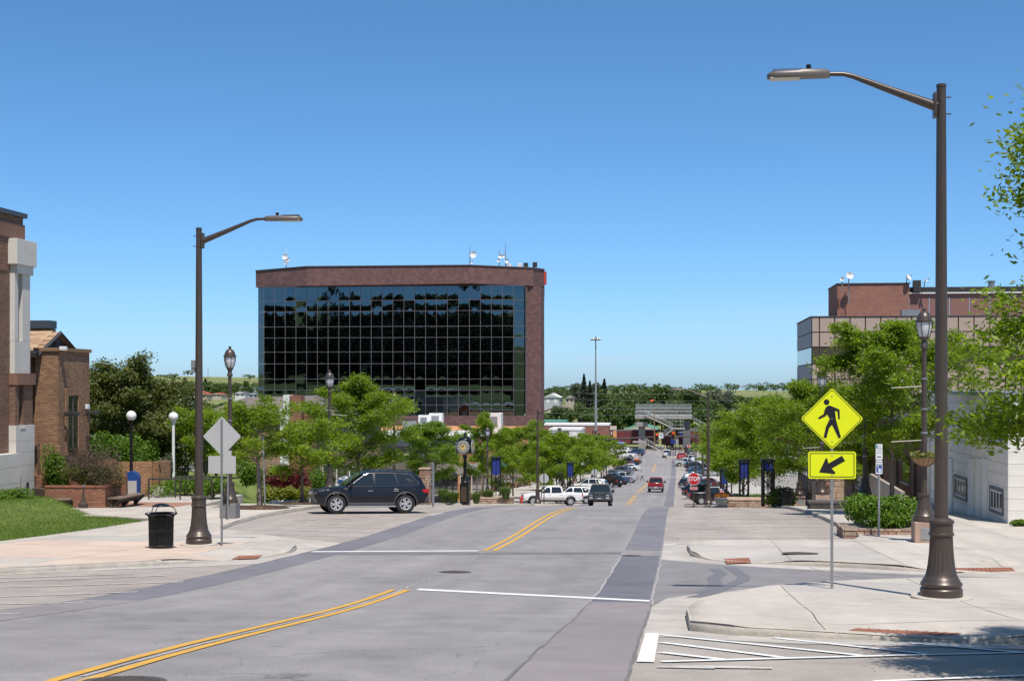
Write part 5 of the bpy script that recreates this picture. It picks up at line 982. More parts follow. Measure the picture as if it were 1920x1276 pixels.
p = P3(157, 956); t = thing('bronze_stand', 'small bronze pedestal stand before the brick planter', 'ornament', (p.x, p.y - .05, PLZ)); MB().lathe([(0, .2), (.2, .19), (.28, .22), (.3, .2), (.36, .1), (.5, .06), (.9, .035), (1.0, .04)], 16).build('stand', bronze, t, smooth=40); MB().cbox((0, 0, 1.02), (.07, .07, .12), .01).build('tip', galv, t)
pw, pwr = P3(236, 938), P3(297, 930)
t = bthing('plaza_brick_wall', 'tan brick screen wall with handrail behind the blue mailbox', 'wall', pw.x, pw.y); wm = brickmat('plaza_tan_brick', (0.46, 0.25, 0.125), (0.33, 0.155, 0.075), (0.17, 0.11, 0.075), 0.26, 0.09, 0.018)
hh = (930 - 859) * dep(pwr.x, pwr.y) / F_; s1 = pw + (pwr - pw) * .58
wallrun('wall', [pw + Vector((-2.2, 1.0, 0)), s1 + Vector((0, .9, 0))], hh, .3, wm, t); wallrun('wall', [s1 + Vector((.02, 1.6, 0)), pwr + Vector((0, 1.6, 0))], hh - .03, .3, wm, t); wallrun('planter_step', [pw + Vector((-3.5, 2.2, 0)), pw + Vector((-1.4, 1.8, 0))], hh + .1, .4, wm, t)
for i in range(3): wallbox('step', t, conc, s1.x + .1, pwr.x + .3, s1.y + .3 + .35*i, s1.y + .64 + .35*i, PLZ - .1, PLZ + .14 + .16 * i)
MB().tube([(s1.x + .2, s1.y + 1.3, PLZ + 1.5), (pwr.x - .05, s1.y + 1.5, PLZ + 1.1)], .03, 6).build('handrail', dkmetal, t); W2L(t)
r0, r1 = P3(279, 936), P3(397, 937); t = thing('hand_railing', 'low dark tube railing across the left plaza garden', 'railing', (r0.x, r0.y, PLZ)); dx = r1 - r0; dx.z = 0
for q in (0, .5, 1): MB().tube([dx * q, dx * q + Vector((0, 0, .95))], .035, 8).build('post', dkmetal, t)
MB().tube([Vector((0, 0, .95)), dx + Vector((0, 0, .95))], .035, 8).build('top_rail', dkmetal, t); MB().tube([dx * .3 + Vector((0, 1.0, 1.0)), dx * 1.05 + Vector((0, 1.2, 1.0))], .03, 8).build('rear_rail', dkmetal, t)
for q in (.3, 1.05): MB().tube([dx * q + Vector((0, 1.0 if q < .5 else 1.2, 0)), dx * q + Vector((0, 1.0 if q < .5 else 1.2, 1.0))], .03, 8).build('post', dkmetal, t)
p = P3(84, 962); t = thing('rusty_box', 'rusty brown metal box with a prop at the lawn edge', 'box', (p.x, p.y, pg(p.x, p.y))); MB().cbox((0, 0, .25), (.28, .28, .5), .02).build('box', mat('rust', (.14, .06, .045), .8, var=.3, scale=6), t); MB().tube([(.1, -.1, .2), (.42, -.3, 0)], .03, 5).build('prop', mat('rust', (0, 0, 0)), t)
p = gr(818, 60.8, 0); t = thing('bare_signpost', 'grey steel signpost behind the tail of the parked SUV', 'post', gr(812, 64, .14)); MB().tube([(0, 0, 0), (0, 0, 1.95)], .055, 10).build('post', galv, t)
# stone pillar, low stone planters at the left corner beyond the SUV
stn = mat('flagstone_buff', (0.40, 0.29, 0.21), .9, var=.2, scale=4, big=.2, bigscale=1.5); stn2 = mat('flagstone_rose', (0.33, 0.19, 0.14), .9, var=.2, scale=4, big=.2, bigscale=1.5); mort = mat('stone_mortar', (.22, .18, .15), .95, var=.1)
def stonewall(name, label, cat, p, sx, sy, h, cap=True, rh=.16, rl=.42, rz=0.0, stn=stn, stn2=stn2):
    t = thing(name, label, cat, p, rz); MB().box(-sx/2 + .02, sx/2 - .02, -sy/2 + .02, sy/2 - .02, -.5, h).build('core', mort, t); z = -.1; rnd = random.Random(len(label)); k = 0
    while z < h - .03:
        hh = min(rh * rnd.uniform(.8, 1.25), h - z)
        for face in (0, 1):                       # front (-Y) and street side
            L = sx if face == 0 else sy; x = -L/2
            while x < L/2 - .02:
                w = min(rl * rnd.uniform(.6, 1.5), L/2 - x); cx = x + w/2; dp = rnd.uniform(.0, .03)
                if face == 0: MB().cbox((cx, -sy/2 + .02 - dp/2, z + hh/2), (w - .02, .08 + dp, hh - .02), .015).build('stone', stn if rnd.random() < .6 else stn2, t)
                else:
                    s_ = 1 if p[0] < C0 else -1
                    MB().cbox((s_ * (sx/2 - .02 + dp/2), cx, z + hh/2), (.08 + dp, w - .02, hh - .02), .015).build('stone', stn if rnd.random() < .6 else stn2, t)
                x += w
        z += hh
    if cap: MB().cbox((0, 0, h + .05), (sx + .12, sy + .12, .1), .02).build('cap_stone', stn, t)
    return t
stonewall('stone_pillar', 'buff rubble stone pillar behind the tail of the parked SUV', 'pillar', gr(797, 88, .14), .6, .7, 2.05, rh=.17, rl=.36); stonewall('stone_planter', 'low stone planter box left of the fire hydrant', 'planter', gr(925, 108, .14), 2.9, 1.6, .42); stonewall('stone_planter', 'low stone planter behind the flower bowl', 'planter', gr(1407, 90, .14), 2.8, 1.6, .40, rh=.14)
stonewall('stone_planter', 'low dark stone ledge left of the hedge at the right', 'planter', gr(1562, 66, .14), 2.2, .9, .28, stn=mat('stone_dark', (.09, .075, .07), .9, var=.2, scale=4), stn2=mat('stone_dark_b', (.07, .06, .055), .9, var=.2, scale=4))
stonewall('hedge_bed_wall', 'low stone edging under the clipped hedge at the right corner', 'planter', (lambda g: (g.x, g.y, gz(g.y) + .1))(G(1660, 1002, .14) + Vector((0, .9, 0))), 2.6, 1.9, .26, False, .13, .34)
stonewall('rubble_stone_wall', 'rubble stone wall panel behind the plinth lamp on the right', 'wall', gr(1556, 84, .14), 1.6, .5, 2.4, rh=.3, rl=.5)
# ================================================================= VEHICLES
tyre_m = mat('tyre_rubber', (0.02, 0.02, 0.02), 0.85, var=0.15, scale=8); rim_m = mat('alloy_rim', (0.5, 0.5, 0.52), 0.35, 0.25, var=0); plas = mat('black_plastic', (0.018, 0.018, 0.02), 0.6, var=0.0); chrome = mat('chrome', (0.65, 0.65, 0.66), 0.15, 1.0, var=0)
cglass = mat('car_glass', (0.015, 0.02, 0.022), 0.03, var=0, spec=0.8); headm = mat('headlight_glass', (0.5, 0.5, 0.5), 0.1, 0.2, var=0); tailm = mat('taillight_red', (0.4, 0.01, 0.01), 0.2, var=0); amber = mat('amber_lens', (0.6, 0.2, 0.02), 0.2, var=0); platem = mat('licence_plate', (0.6, 0.6, 0.62), 0.5, var=0)
def paint(name, col, rough=0.3): return mat('paint_' + name, col, rough, 0.0, var=0.03, scale=2, spec=0.4, coat=0.45)
def interp(P, x):
    if x <= P[0][0]: return P[0][1]
    for (a, b), (c, d) in zip(P, P[1:]):
        if x <= c: return b + (d - b) * (x - a) / (c - a) if c > a else d
    return P[-1][1]
WH = {}
def wheel_meshes(r, w, style):
    key = (round(r, 2), w, style)
    if key in WH: return WH[key]
    ty = MB(); ty.M = Matrix.Rotation(R(90), 4, 'X'); ty.lathe([(-w/2, r*.62), (-w/2 - .005, r*.8), (-w/2 + .02, r*.96), (-w/2 + .05, r), (w/2 - .05, r), (w/2 - .02, r*.96), (w/2 + .005, r*.8), (w/2, r*.62)], 28, cap=False)
    rm = MB(); rm.M = Matrix.Rotation(R(90), 4, 'X'); rm.lathe([(-w/2 + .03, r*.55), (-w/2 - .004, r*.64), (-w/2 - .004, r*.60), (-w/2 + .07, r*.54), (w/2 - .07, r*.54), (w/2 + .004, r*.60), (w/2 + .004, r*.64), (w/2 - .03, r*.55)], 28, cap=False)
    sp = MB(); n = 5 if style == 'split' else 6
    for s in (-1, 1):
        y = s * (w/2 - .012)
        for k in range(n):
            offs = (-.14, .14) if style == 'split' else (0,)
            for of in offs:
                a = 2 * math.pi * k / n; b = a + of * 1.6; wv = .028 if style == 'split' else .05
                p, q = Vector((r*.1*math.cos(a), y, r*.1*math.sin(a))), Vector((r*.6*math.cos(b), y, r*.6*math.sin(b))); t = (q - p).normalized(); nn = Vector((-t.z, 0, t.x)) * wv
                sp.add([p + nn, p - nn, q - nn*.8, q + nn*.8, p + nn + Vector((0, -s*.04, 0)), p - nn + Vector((0, -s*.04, 0)), q - nn*.8 + Vector((0, -s*.04, 0)), q + nn*.8 + Vector((0, -s*.04, 0))], [(0, 1, 2, 3), (0, 4, 5, 1), (1, 5, 6, 2), (2, 6, 7, 3), (3, 7, 4, 0)])
        h = MB(); sp.tube([(0, y + s*.012, 0), (0, y - s*.03, 0)], r*.16, 14)
    dk = MB(); dk.tube([(0, -w*.2, 0), (0, w*.2, 0)], r*.56, 20)
    WH[key] = (ty.mesh('tyre', 40), rm.mesh('rim', 40), sp.mesh('spokes', 30), dk.mesh('brake')); return WH[key]
TYPES = {
 'suv': dict(L=4.82, W=1.94, wb=2.91, r=.40, fo=.90, sill=.34, top=[(-2.41, .95), (-2.3, 1.06), (-1.0, 1.08), (.62, 1.08), (1.0, 1.11), (1.9, 1.06), (2.28, 1.0), (2.41, .95)], green=[(-2.30, 1.06), (-2.02, 1.52), (-1.80, 1.70), (-.8, 1.76), (.0, 1.755), (.34, 1.70), (1.16, 1.10)],
    win=[[(1.0, 1.13), (.36, 1.59), (.18, 1.66), (-.02, 1.67), (-.02, 1.12)], [(-.12, 1.12), (-.12, 1.675), (-.92, 1.675), (-1.10, 1.14)], [(-1.17, 1.15), (-.98, 1.67), (-1.62, 1.63), (-2.0, 1.24), (-1.98, 1.18)]]),
 'pickup': dict(L=5.85, W=2.0, wb=3.65, r=.41, fo=.98, sill=.42, top=[(-2.92, 1.22), (-2.88, 1.27), (-.98, 1.27), (-.94, 1.18), (1.0, 1.16), (1.25, 1.20), (2.2, 1.14), (2.75, 1.08), (2.92, .98)], green=[(-1.0, 1.17), (-.88, 1.82), (-.7, 1.90), (.3, 1.93), (.62, 1.85), (1.36, 1.17)],
    win=[[(1.18, 1.21), (.55, 1.75), (.32, 1.80), (.28, 1.80), (.28, 1.20)], [(.16, 1.20), (.16, 1.81), (-.72, 1.80), (-.84, 1.22)]]),
 'sedan': dict(L=4.75, W=1.82, wb=2.75, r=.33, fo=.95, sill=.25, top=[(-2.37, .86), (-2.2, .98), (-1.3, .98), (.7, .93), (1.0, .93), (2.0, .80), (2.37, .62)], green=[(-1.75, .97), (-1.0, 1.36), (-.6, 1.42), (.0, 1.44), (.35, 1.38), (1.2, .92)],
    win=[[(.98, .97), (.32, 1.32), (.02, 1.37), (-.05, 1.37), (-.05, .98)], [(-.15, .98), (-.15, 1.37), (-.62, 1.36), (-1.0, 1.28), (-1.35, 1.02)]]),
}
TYPES['wagon'] = dict(TYPES['suv'], L=4.7, W=1.86, r=.35, sill=.28)
def vehicle(label, kind, col, loc, rz, pitch=0.0, group=None, rim='six', detail=1, cat=None, chrome_trim=False, cladding=None, name=None, grille='bars', lower=None, headm=headm):
    T = TYPES[kind]; L, Wd, wb, r = T['L'], T['W'], T['wb'], T['r']; xf = L/2 - T['fo']; xr = xf - wb; sill = T['sill']
    nm = name or {'suv': 'parked_suv', 'pickup': 'pickup_truck', 'sedan': 'parked_car', 'wagon': 'parked_suv'}[kind]
    t = thing(nm, label, cat or {'suv': 'suv', 'pickup': 'pickup', 'sedan': 'car', 'wagon': 'suv'}[kind], loc, rz, group); f_ = Vector((math.cos(rz), math.sin(rz), pitch * math.sin(rz))).normalized(); n_ = Vector((0, -pitch, 1)).normalized(); l_ = n_.cross(f_); t.rotation_euler = Matrix((f_, l_, n_)).transposed().to_euler()
    Ra = r + .075; top = T['top']
    def half(x):
        e = (abs(x) - (L/2 - .75)) / .75; e = max(0, e); return Wd/2 * (1 - .17 * e ** 2.2)
    def zl(x):
        z = sill
        for c in (xf, xr):
            d = abs(x - c)
            if d < Ra: z = max(z, r + math.sqrt(Ra*Ra - d*d))
        e = max(0, (abs(x) - (L/2 - .45)) / .45); return max(z, sill + .02 + .16 * e)
    xs_ = set([p[0] for p in top] + [-L/2, L/2, L/2 - .04, -L/2 + .04, L/2 - .15, -L/2 + .15, L/2 - .4, -L/2 + .4])
    for c in (xf, xr):
        for k in range(17): xs_.add(round(c + Ra * math.cos(math.pi * k / 16), 4))
        xs_.add(c + Ra + .002); xs_.add(c - Ra - .002)
    xs_ = sorted(x for x in xs_ if -L/2 <= x <= L/2); V = []; nS = 9
    for x in xs_:
        w = half(x); a = zl(x); b = interp(top, x)
        endf = 1 - .35 * max(0, (abs(x) - (L/2 - .05)) / .05)
        a = a + (1 - endf) * .15; b = b - (1 - endf) * .12; h = b - a
        sec = [(0, a), (w * .82, a), (w * .97, a + .012), (w * .995, a + h*.18), (w, a + h*.5), (w * .985, a + h*.78), (w * .955, b - .045), (w * .90, b - .006), (0, b + .025)]
        if kind == 'pickup' and x < -1.0: sec[-2] = (w * .93, b); sec[-1] = (0, b)
        V += [(x, y, z) for y, z in sec] + [(x, -y, z) for y, z in sec]
    mb = MB(); N = 2 * nS; Fc = []
    for i in range(len(xs_) - 1):
        for s in (0, nS):
            for k in range(nS - 1): Fc.append((i*N + s + k, i*N + s + k + 1, (i+1)*N + s + k + 1, (i+1)*N + s + k))
    e = len(xs_) - 1
    for i in (0, e): Fc.append(tuple(i*N + k for k in range(nS)) + tuple(i*N + nS + k for k in range(nS - 1, -1, -1)))
    mb.add(V, Fc); body = mb.mesh('body', 35)
    bm_ = bmesh.new(); bm_.from_mesh(body); bmesh.ops.remove_doubles(bm_, verts=bm_.verts, dist=.0005); bmesh.ops.recalc_face_normals(bm_, faces=bm_.faces); bm_.to_mesh(body); bm_.free(); body.shade_smooth(); body.set_sharp_from_angle(angle=R(35))
    body = mobj('body', body, col, t)
    # cabin
    gn = T['green']; x0, x1 = gn[0][0], gn[-1][0]; gx = sorted(set([p[0] for p in gn] + list(np.linspace(x0, x1, 15)))); tum = .24; V = []; zb_ = min(gn[0][1], gn[-1][1])
    def wbelt(x): return half(x) * .945
    def gy(x, z): return wbelt(x) - (z - zb_) * tum
    for x in gx:
        zt = max(interp(gn, x), zb_ + .002); zlow = zb_ - .04
        sec = [(wbelt(x), zlow), (gy(x, max(zb_, zt - .07)), max(zb_, zt - .07)), (gy(x, zt) - .05, zt - .015), (gy(x, zt) - .2, zt + .01), (0, zt + .025)]
        V += [(x, y, z) for y, z in sec] + [(x, -y, z) for y, z in sec]
    n5 = 5; Fc = [(i*10 + s + k, i*10 + s + k + 1, (i+1)*10 + s + k + 1, (i+1)*10 + s + k) for i in range(len(gx) - 1) for s in (0, 5) for k in range(4)]
    for i in (0, len(gx) - 1): Fc.append(tuple(i*10 + k for k in range(5)) + tuple(i*10 + 5 + k for k in (4, 3, 2, 1, 0)))
    me = MB().add(V, Fc).mesh('cabin', 40); mobj('cabin', me, col, t)
    for s in (-1, 1):
        for poly in T['win']:
            n = len(poly); o = [(x, s * (gy(x, z) + .007), z) for x, z in poly]; i_ = [(x, s * (gy(x, z) - .03), z) for x, z in poly]
            wobj = MB().add(o + i_, [tuple(range(n))] + [(k, (k+1) % n, n + (k+1) % n, n + k) for k in range(n)]).build('side_window', cglass, t)
            if chrome_trim: MB().tube([(x, s * (gy(x, z) + .012), z) for x, z in poly + poly[:1]], .006, 5).build('trim', chrome, wobj)
    def slopeglass(nm_, pa, pb, ins, off):
        (xa, za), (xb, zb2) = pa, pb; q = []
        for f, (x, z) in ((.10, None), (.90, None)) and ((.10, (0, 0)), (.90, (0, 0))):
            x = xa + (xb - xa) * f; z = za + (zb2 - za) * f; q.append((x, gy(x, z) - ins, z))
        nrm = Vector((abs(zb2 - za), 0, abs(xb - xa))).normalized(); nrm.x *= (1 if off > 0 else -1); d = nrm * .02; V = []
        for (x, y, z) in q: V += [(x + d.x, y, z + d.z + .018), (x + d.x, 0, z + d.z + .034), (x + d.x, -y, z + d.z + .018)]
        MB().add(V, [(0, 1, 4, 3), (1, 2, 5, 4)]).build(nm_, cglass, t, smooth=180)
    slopeglass('windshield', gn[-1], gn[-2], .07, 1); slopeglass('rear_window', gn[0], gn[1], .09, -1)
    # underbody, wheels
    MB().box(-L/2 + .5, L/2 - .5, -Wd/2 + .28, Wd/2 - .28, sill - .06, sill + .35).build('underbody', plas, t)
    ty, rm, sp, dk = wheel_meshes(r, .25, rim)
    for c in (xf, xr):
        for s in (-1, 1):
            w = thing('wheel', None, None, (c, s * (Wd/2 - .145), r)); w.parent = t
            mobj('tyre', ty, tyre_m, w); mobj('rim', rm, rim_m, w); mobj('spokes', sp, rim_m, w); mobj('brake_disc', dk, plas, w)
            ar = MB().tube([(c + (Ra + .01) * math.cos(a), s * (half(c) * .985 + .012), r + (Ra + .01) * math.sin(a)) for a in np.linspace(-.15, math.pi + .15, 15)], .032, 6); ar.build('wheel_arch', cladding or plas, t)
    # lights, grille, bumpers
    zf = interp(top, L/2); zr = interp(top, -L/2); wf, wr = half(L/2), half(-L/2)
    for s in (-1, 1):
        hl = MB().cbox((L/2 - .16, s * (wf - .13), zf - .10), (.36, .34, .15), .05).build('headlight', headm, t); MB().cbox((L/2 - .27, s * (wf - .0), zf - .09), (.14, .10, .10), .03).build('indicator', amber, hl)
        if kind == 'pickup': MB().cbox((-L/2 + .05, s * (wr - .04), zr - .22), (.14, .16, .40), .03).build('taillight', tailm, t)
        else: MB().cbox((-L/2 + .16, s * (wr - .03), zr - .03), (.34, .22, .17), .05).build('taillight', tailm, t)
        mr = MB().cbox((gn[-1][0] - .22, s * (half(gn[-1][0]) + .14), zb_ + .13), (.12 if detail else .1, .24, .17 if kind != 'pickup' else .26), .04).build('mirror', col if kind != 'pickup' else plas, t); MB().cbox((gn[-1][0] - .24, s * (half(gn[-1][0]) + .0), zb_ + .06), (.06, .14, .05), .01).build('mirror_arm', plas, mr)
        for poly in T['win'][:2]: x = min(p[0] for p in poly) + .12; MB().cbox((x, s * (half(x) * .985 + .012), zb_ - .12), (.22, .035, .035), .012).build('door_handle', chrome if chrome_trim else col, t)
        if detail:
            for poly in T['win'][:2]:
                x = min(p[0] for p in poly) - .05
                zt_ = zb_ - .02; o = MB().tube([(x, s * (half(x) * .962), zt_), (x, s * half(x) * .9885, zb_ - .18), (x, s * half(x) * 1.0015, (sill + zb_) / 2), (x, s * half(x) * .9965, sill + .16)], .006, 4).build('door_seam', plas, t)
            if kind in ('suv', 'wagon'): MB().tube([(-1.7, s * .62, 1.73), (-1.5, s * .63, 1.80), (0, s * .63, 1.83), (.2, s * .62, 1.77)], .018, 5).build('roof_rail', plas, t)
            MB().cbox(((xf + xr) / 2, s * (Wd/2 * .98), sill + .05), (wb - 2 * Ra - .04, .10, .13), .03).build('sill_trim', cladding or plas, t)
            if chrome_trim: MB().cbox(((xf + xr) / 2 + .05, s * (half(0) + .008), sill + .36), (wb - 2 * Ra - .3, .02, .05), .008).build('side_moulding', col, t); MB().cbox(((xf + xr) / 2, s * (Wd/2 + .02), sill - .04), (wb - 2*Ra + .1, .16, .05), .02).build('side_step', galv, t)
    if kind == 'pickup':
        MB().box(-L/2 + .09, -1.05, -Wd/2 + .19, Wd/2 - .19, 1.24, interp(top, -2) + .006).build('bed_cover', plas, t); MB().cbox((-L/2 - .06, 0, .62), (.2, Wd * .92, .2), .05).build('rear_bumper', chrome, t); MB().cbox((L/2 + .02, 0, .62), (.2, Wd * .90, .26), .07).build('front_bumper', chrome if grille != 'guard' else galv, t); MB().cbox((-L/2 + .0, 0, .99), (.03, Wd * .72, .36), .02).build('tailgate', col, t)
        MB().cbox((L/2 - .02, 0, zf - .13), (.1, wf * 1.2, .34), .04).build('grille', plas, t); mb = MB()
        mb.cbox((L/2 + .03, 0, zf - .13), (.04, wf * 1.25, .05), .01); mb.cbox((L/2 + .03, 0, zf - .13), (.04, .06, .34), .01); mb.cbox((L/2 + .025, 0, zf + .03), (.05, wf * 1.28, .04), .01); mb.cbox((L/2 + .025, 0, zf - .30), (.05, wf * 1.28, .04), .01); mb.build('grille_bar', chrome, t)
        if grille == 'guard':
            mb = MB()
            for s in (-1, 1): mb.tube([(L/2 + .16, s*.5, .45), (L/2 + .18, s*.5, 1.12), (L/2 + .1, s*.5, 1.18)], .045, 8); mb.tube([(L/2 + .16, s*.5, .55), (L/2 + .12, s*.95, .62), (L/2 + .1, s*.95, .98), (L/2 + .14, s*.5, 1.1)], .035, 8)
            for z in (.58, .82, 1.05): mb.tube([(L/2 + .17, -.5, z), (L/2 + .17, .5, z)], .04, 8)
            mb.build('grille_guard', plas, t)
            for y in (-.6, -.3, 0, .3, .6): MB().cbox((.5, y, 1.93), (.1, .14, .05), .02).build('cab_marker_light', amber, t)
    else:
        MB().cbox((L/2 - .12, 0, sill + .18), (.34, Wd * .86, .24), .08).build('front_bumper', cladding or col, t); MB().cbox((-L/2 + .12, 0, sill + .22), (.34, Wd * .88, .30), .08).build('rear_bumper', cladding or col, t); g_ = MB().cbox((L/2 - .035, 0, zf - .10), (.1, wf * 1.25, .18), .03).build('grille', plas, t)
        mb = MB()
        for k in range(7): mb.cbox((L/2 + .0, (k - 3) * wf * .17, zf - .10), (.07, .03, .15), .01); mb.cbox((L/2 + .002, (k - 3) * wf * .17 + .07, zf - .10), (.06, .012, .15), .004)
        mb.build('grille_slot', chrome, g_)
        for s in (-1, 1): MB().cbox((L/2 - .03, s * .62, sill + .26), (.12, .22, .09), .03).build('fog_light', chrome, t)
    MB().cbox((L/2 + (.13 if kind == 'pickup' else .06), 0, .62 if kind == 'pickup' else sill + .2), (.02, .31, .16), .005).build('licence_plate', platem, t); MB().cbox((-L/2 - (.165 if kind == 'pickup' else .01), 0, .64 if kind == 'pickup' else .82), (.02, .31, .16), .005).build('licence_plate', platem, t)
    if lower:
        for s in (-1, 1): MB().cbox(((xf + xr) / 2, s * (Wd/2 * .994), sill + .21), (wb - 2*Ra - .06, .02, .26), .005).build('two_tone_panel', lower, t)
    return t
def slope(Y, a=2.0): return (gz(Y + a) - gz(Y - a)) / (2 * a)
def place(label, kind, col, px, d, head, **kw):
    """head: compass of the bonnet, degrees from +X; the car pitches with the street."""
    p = gr(px, d, kw.pop('dz', .005)); rz = R(head); return vehicle(label, kind, col, p, rz, pitch=slope(p.y), **kw)
navy = paint('navy', (0.006, 0.0058, 0.009), 0.35); whitep = paint('white', (0.68, 0.68, 0.67)); slate = paint('slate', (0.035, 0.05, 0.062)); redp = paint('red', (0.22, 0.012, 0.015)); blackp = paint('black', (0.008, 0.008, 0.009)); silver = paint('silver', (0.36, 0.38, 0.40)); gblue = paint('greyblue', (0.085, 0.11, 0.15)); maroon = paint('maroon', (0.12, 0.012, 0.02)); cblue = paint('blue', (0.03, 0.07, 0.14)); tanp = paint('tan', (0.30, 0.26, 0.20))
clad = mat('grey_cladding', (0.055, 0.052, 0.058), 0.6, var=0.05)
pk = 'cars parked along the street'
p = G(690, 961); vehicle('dark navy SUV parked side on at the left kerb', 'suv', navy, (p.x, p.y, gz(p.y) + .005), R(204), pitch=slope(p.y), rim='split', chrome_trim=True, headm=mat('dark_headlight', (.05, .05, .055), .1, var=0), cladding=clad, grille='slots', group=pk)
place('dark slate pickup truck with grille guard driving towards us', 'pickup', slate, 1126, 126, 270 + 1, grille='guard'); place('red pickup truck driving away down the street', 'pickup', redp, 1230, 187, 90); place('white pickup truck waiting far down near the train', 'pickup', whitep, 1250, 357, 90)
# left side, angle parked nose to the kerb
LH = 180 - 12
place('white pickup parked at the left just beyond the crossing', 'pickup', whitep, 1035, 139, 192, lower=mat('dusty_silver', (.38, .34, .30), .5, var=.1), group=pk); place('white SUV parked between the white pickup and the red car', 'wagon', whitep, 1072, 150, 190, group=pk); place('red car parked behind the white SUV on the left', 'sedan', paint('brightred', (.38, .015, .02)), 1086, 160, 192, group=pk)
place('white crossover parked behind the red car on the left', 'wagon', whitep, 1106, 185, LH, group=pk); place('dark sedan half hidden behind the white crossover', 'sedan', slate, 1100, 196, LH, group=pk); place('black SUV parked with its tail to the street on the left', 'suv', blackp, 1142, 214, 140, group=pk); place('blue pickup parked left behind the black SUV', 'pickup', cblue, 1150, 230, LH, group=pk)
place('silver pickup with bright bed parked left near the crossing person', 'pickup', silver, 1166, 246, LH, group=pk); place('grey blue SUV parked beyond the silver pickup', 'suv', gblue, 1163, 284, LH, group=pk, chrome_trim=True); place('white car parked just beyond the grey blue SUV', 'sedan', whitep, 1180, 300, LH, group=pk); place('maroon car peeking above the grey blue SUV', 'suv', maroon, 1170, 305, LH, group=pk)
tr = place('dark flatbed pickup with orange load parked far left', 'pickup', paint('charcoal', (.04, .035, .035)), 1178, 318, LH, group=pk); MB().cbox((-2.0, .1, 1.42), (1.1, 1.2, .35), .08).build('orange_load', mat('orange_tarp', (.6, .15, .02), .7, var=.2, scale=6), tr)
place('white pickup parked far left below the street name sign', 'pickup', whitep, 1171, 352, LH, group=pk); place('dark blue SUV parked behind the far white pickup', 'suv', cblue, 1192, 366, LH, group=pk); place('white van like SUV farthest up the left parking row', 'suv', whitep, 1166, 374, LH, group=pk)
# right side
RHd = 180 - LH
place('black pickup parked at the right behind the stop sign', 'pickup', blackp, 1342, 149, 10, group=pk, rim='six'); place('blue black SUV behind the stop sign, nearest in the right row', 'suv', navy, 1320, 164, RHd, group=pk); place('dark crossover with silver bumper left of the stop sign', 'wagon', slate, 1303, 196, 40, group=pk, cladding=silver); place('maroon car above the stop sign in the right row', 'sedan', maroon, 1326, 206, RHd, group=pk)
place('white SUV behind the stop sign in the right row', 'suv', whitep, 1306, 236, RHd, group=pk); place('second white car beyond the white SUV on the right', 'sedan', whitep, 1328, 222, RHd, group=pk); place('blue sedan in the middle of the right parking row', 'sedan', gblue, 1307, 272, RHd, group=pk); place('teal blue sedan beyond the blue one at the right', 'sedan', cblue, 1308, 290, RHd, group=pk); place('dark blue SUV in the far part of the right row', 'suv', navy, 1304, 304, RHd, group=pk)
place('silver pickup jutting out farthest in the right row', 'pickup', silver, 1286, 316, RHd, group=pk); place('white SUV farthest up the right row', 'suv', whitep, 1312, 322, RHd, group=pk); place('tan pickup behind the silver one in the right row', 'pickup', tanp, 1296, 330, RHd, group=pk)
place('small red car waiting at the far end of the street', 'sedan', paint('brightred', (.38, .015, .02)), 1278, 350, 80, name='waiting_car'); place('dark SUV beyond the small red car by the train', 'suv', blackp, 1291, 380, 95); place('dark SUV right behind the far stop sign', 'suv', slate, 1295, 362, 90)
place('white car parked at the left edge of the far houses road', 'sedan', whitep, 353, 640, 20, dz=.3)
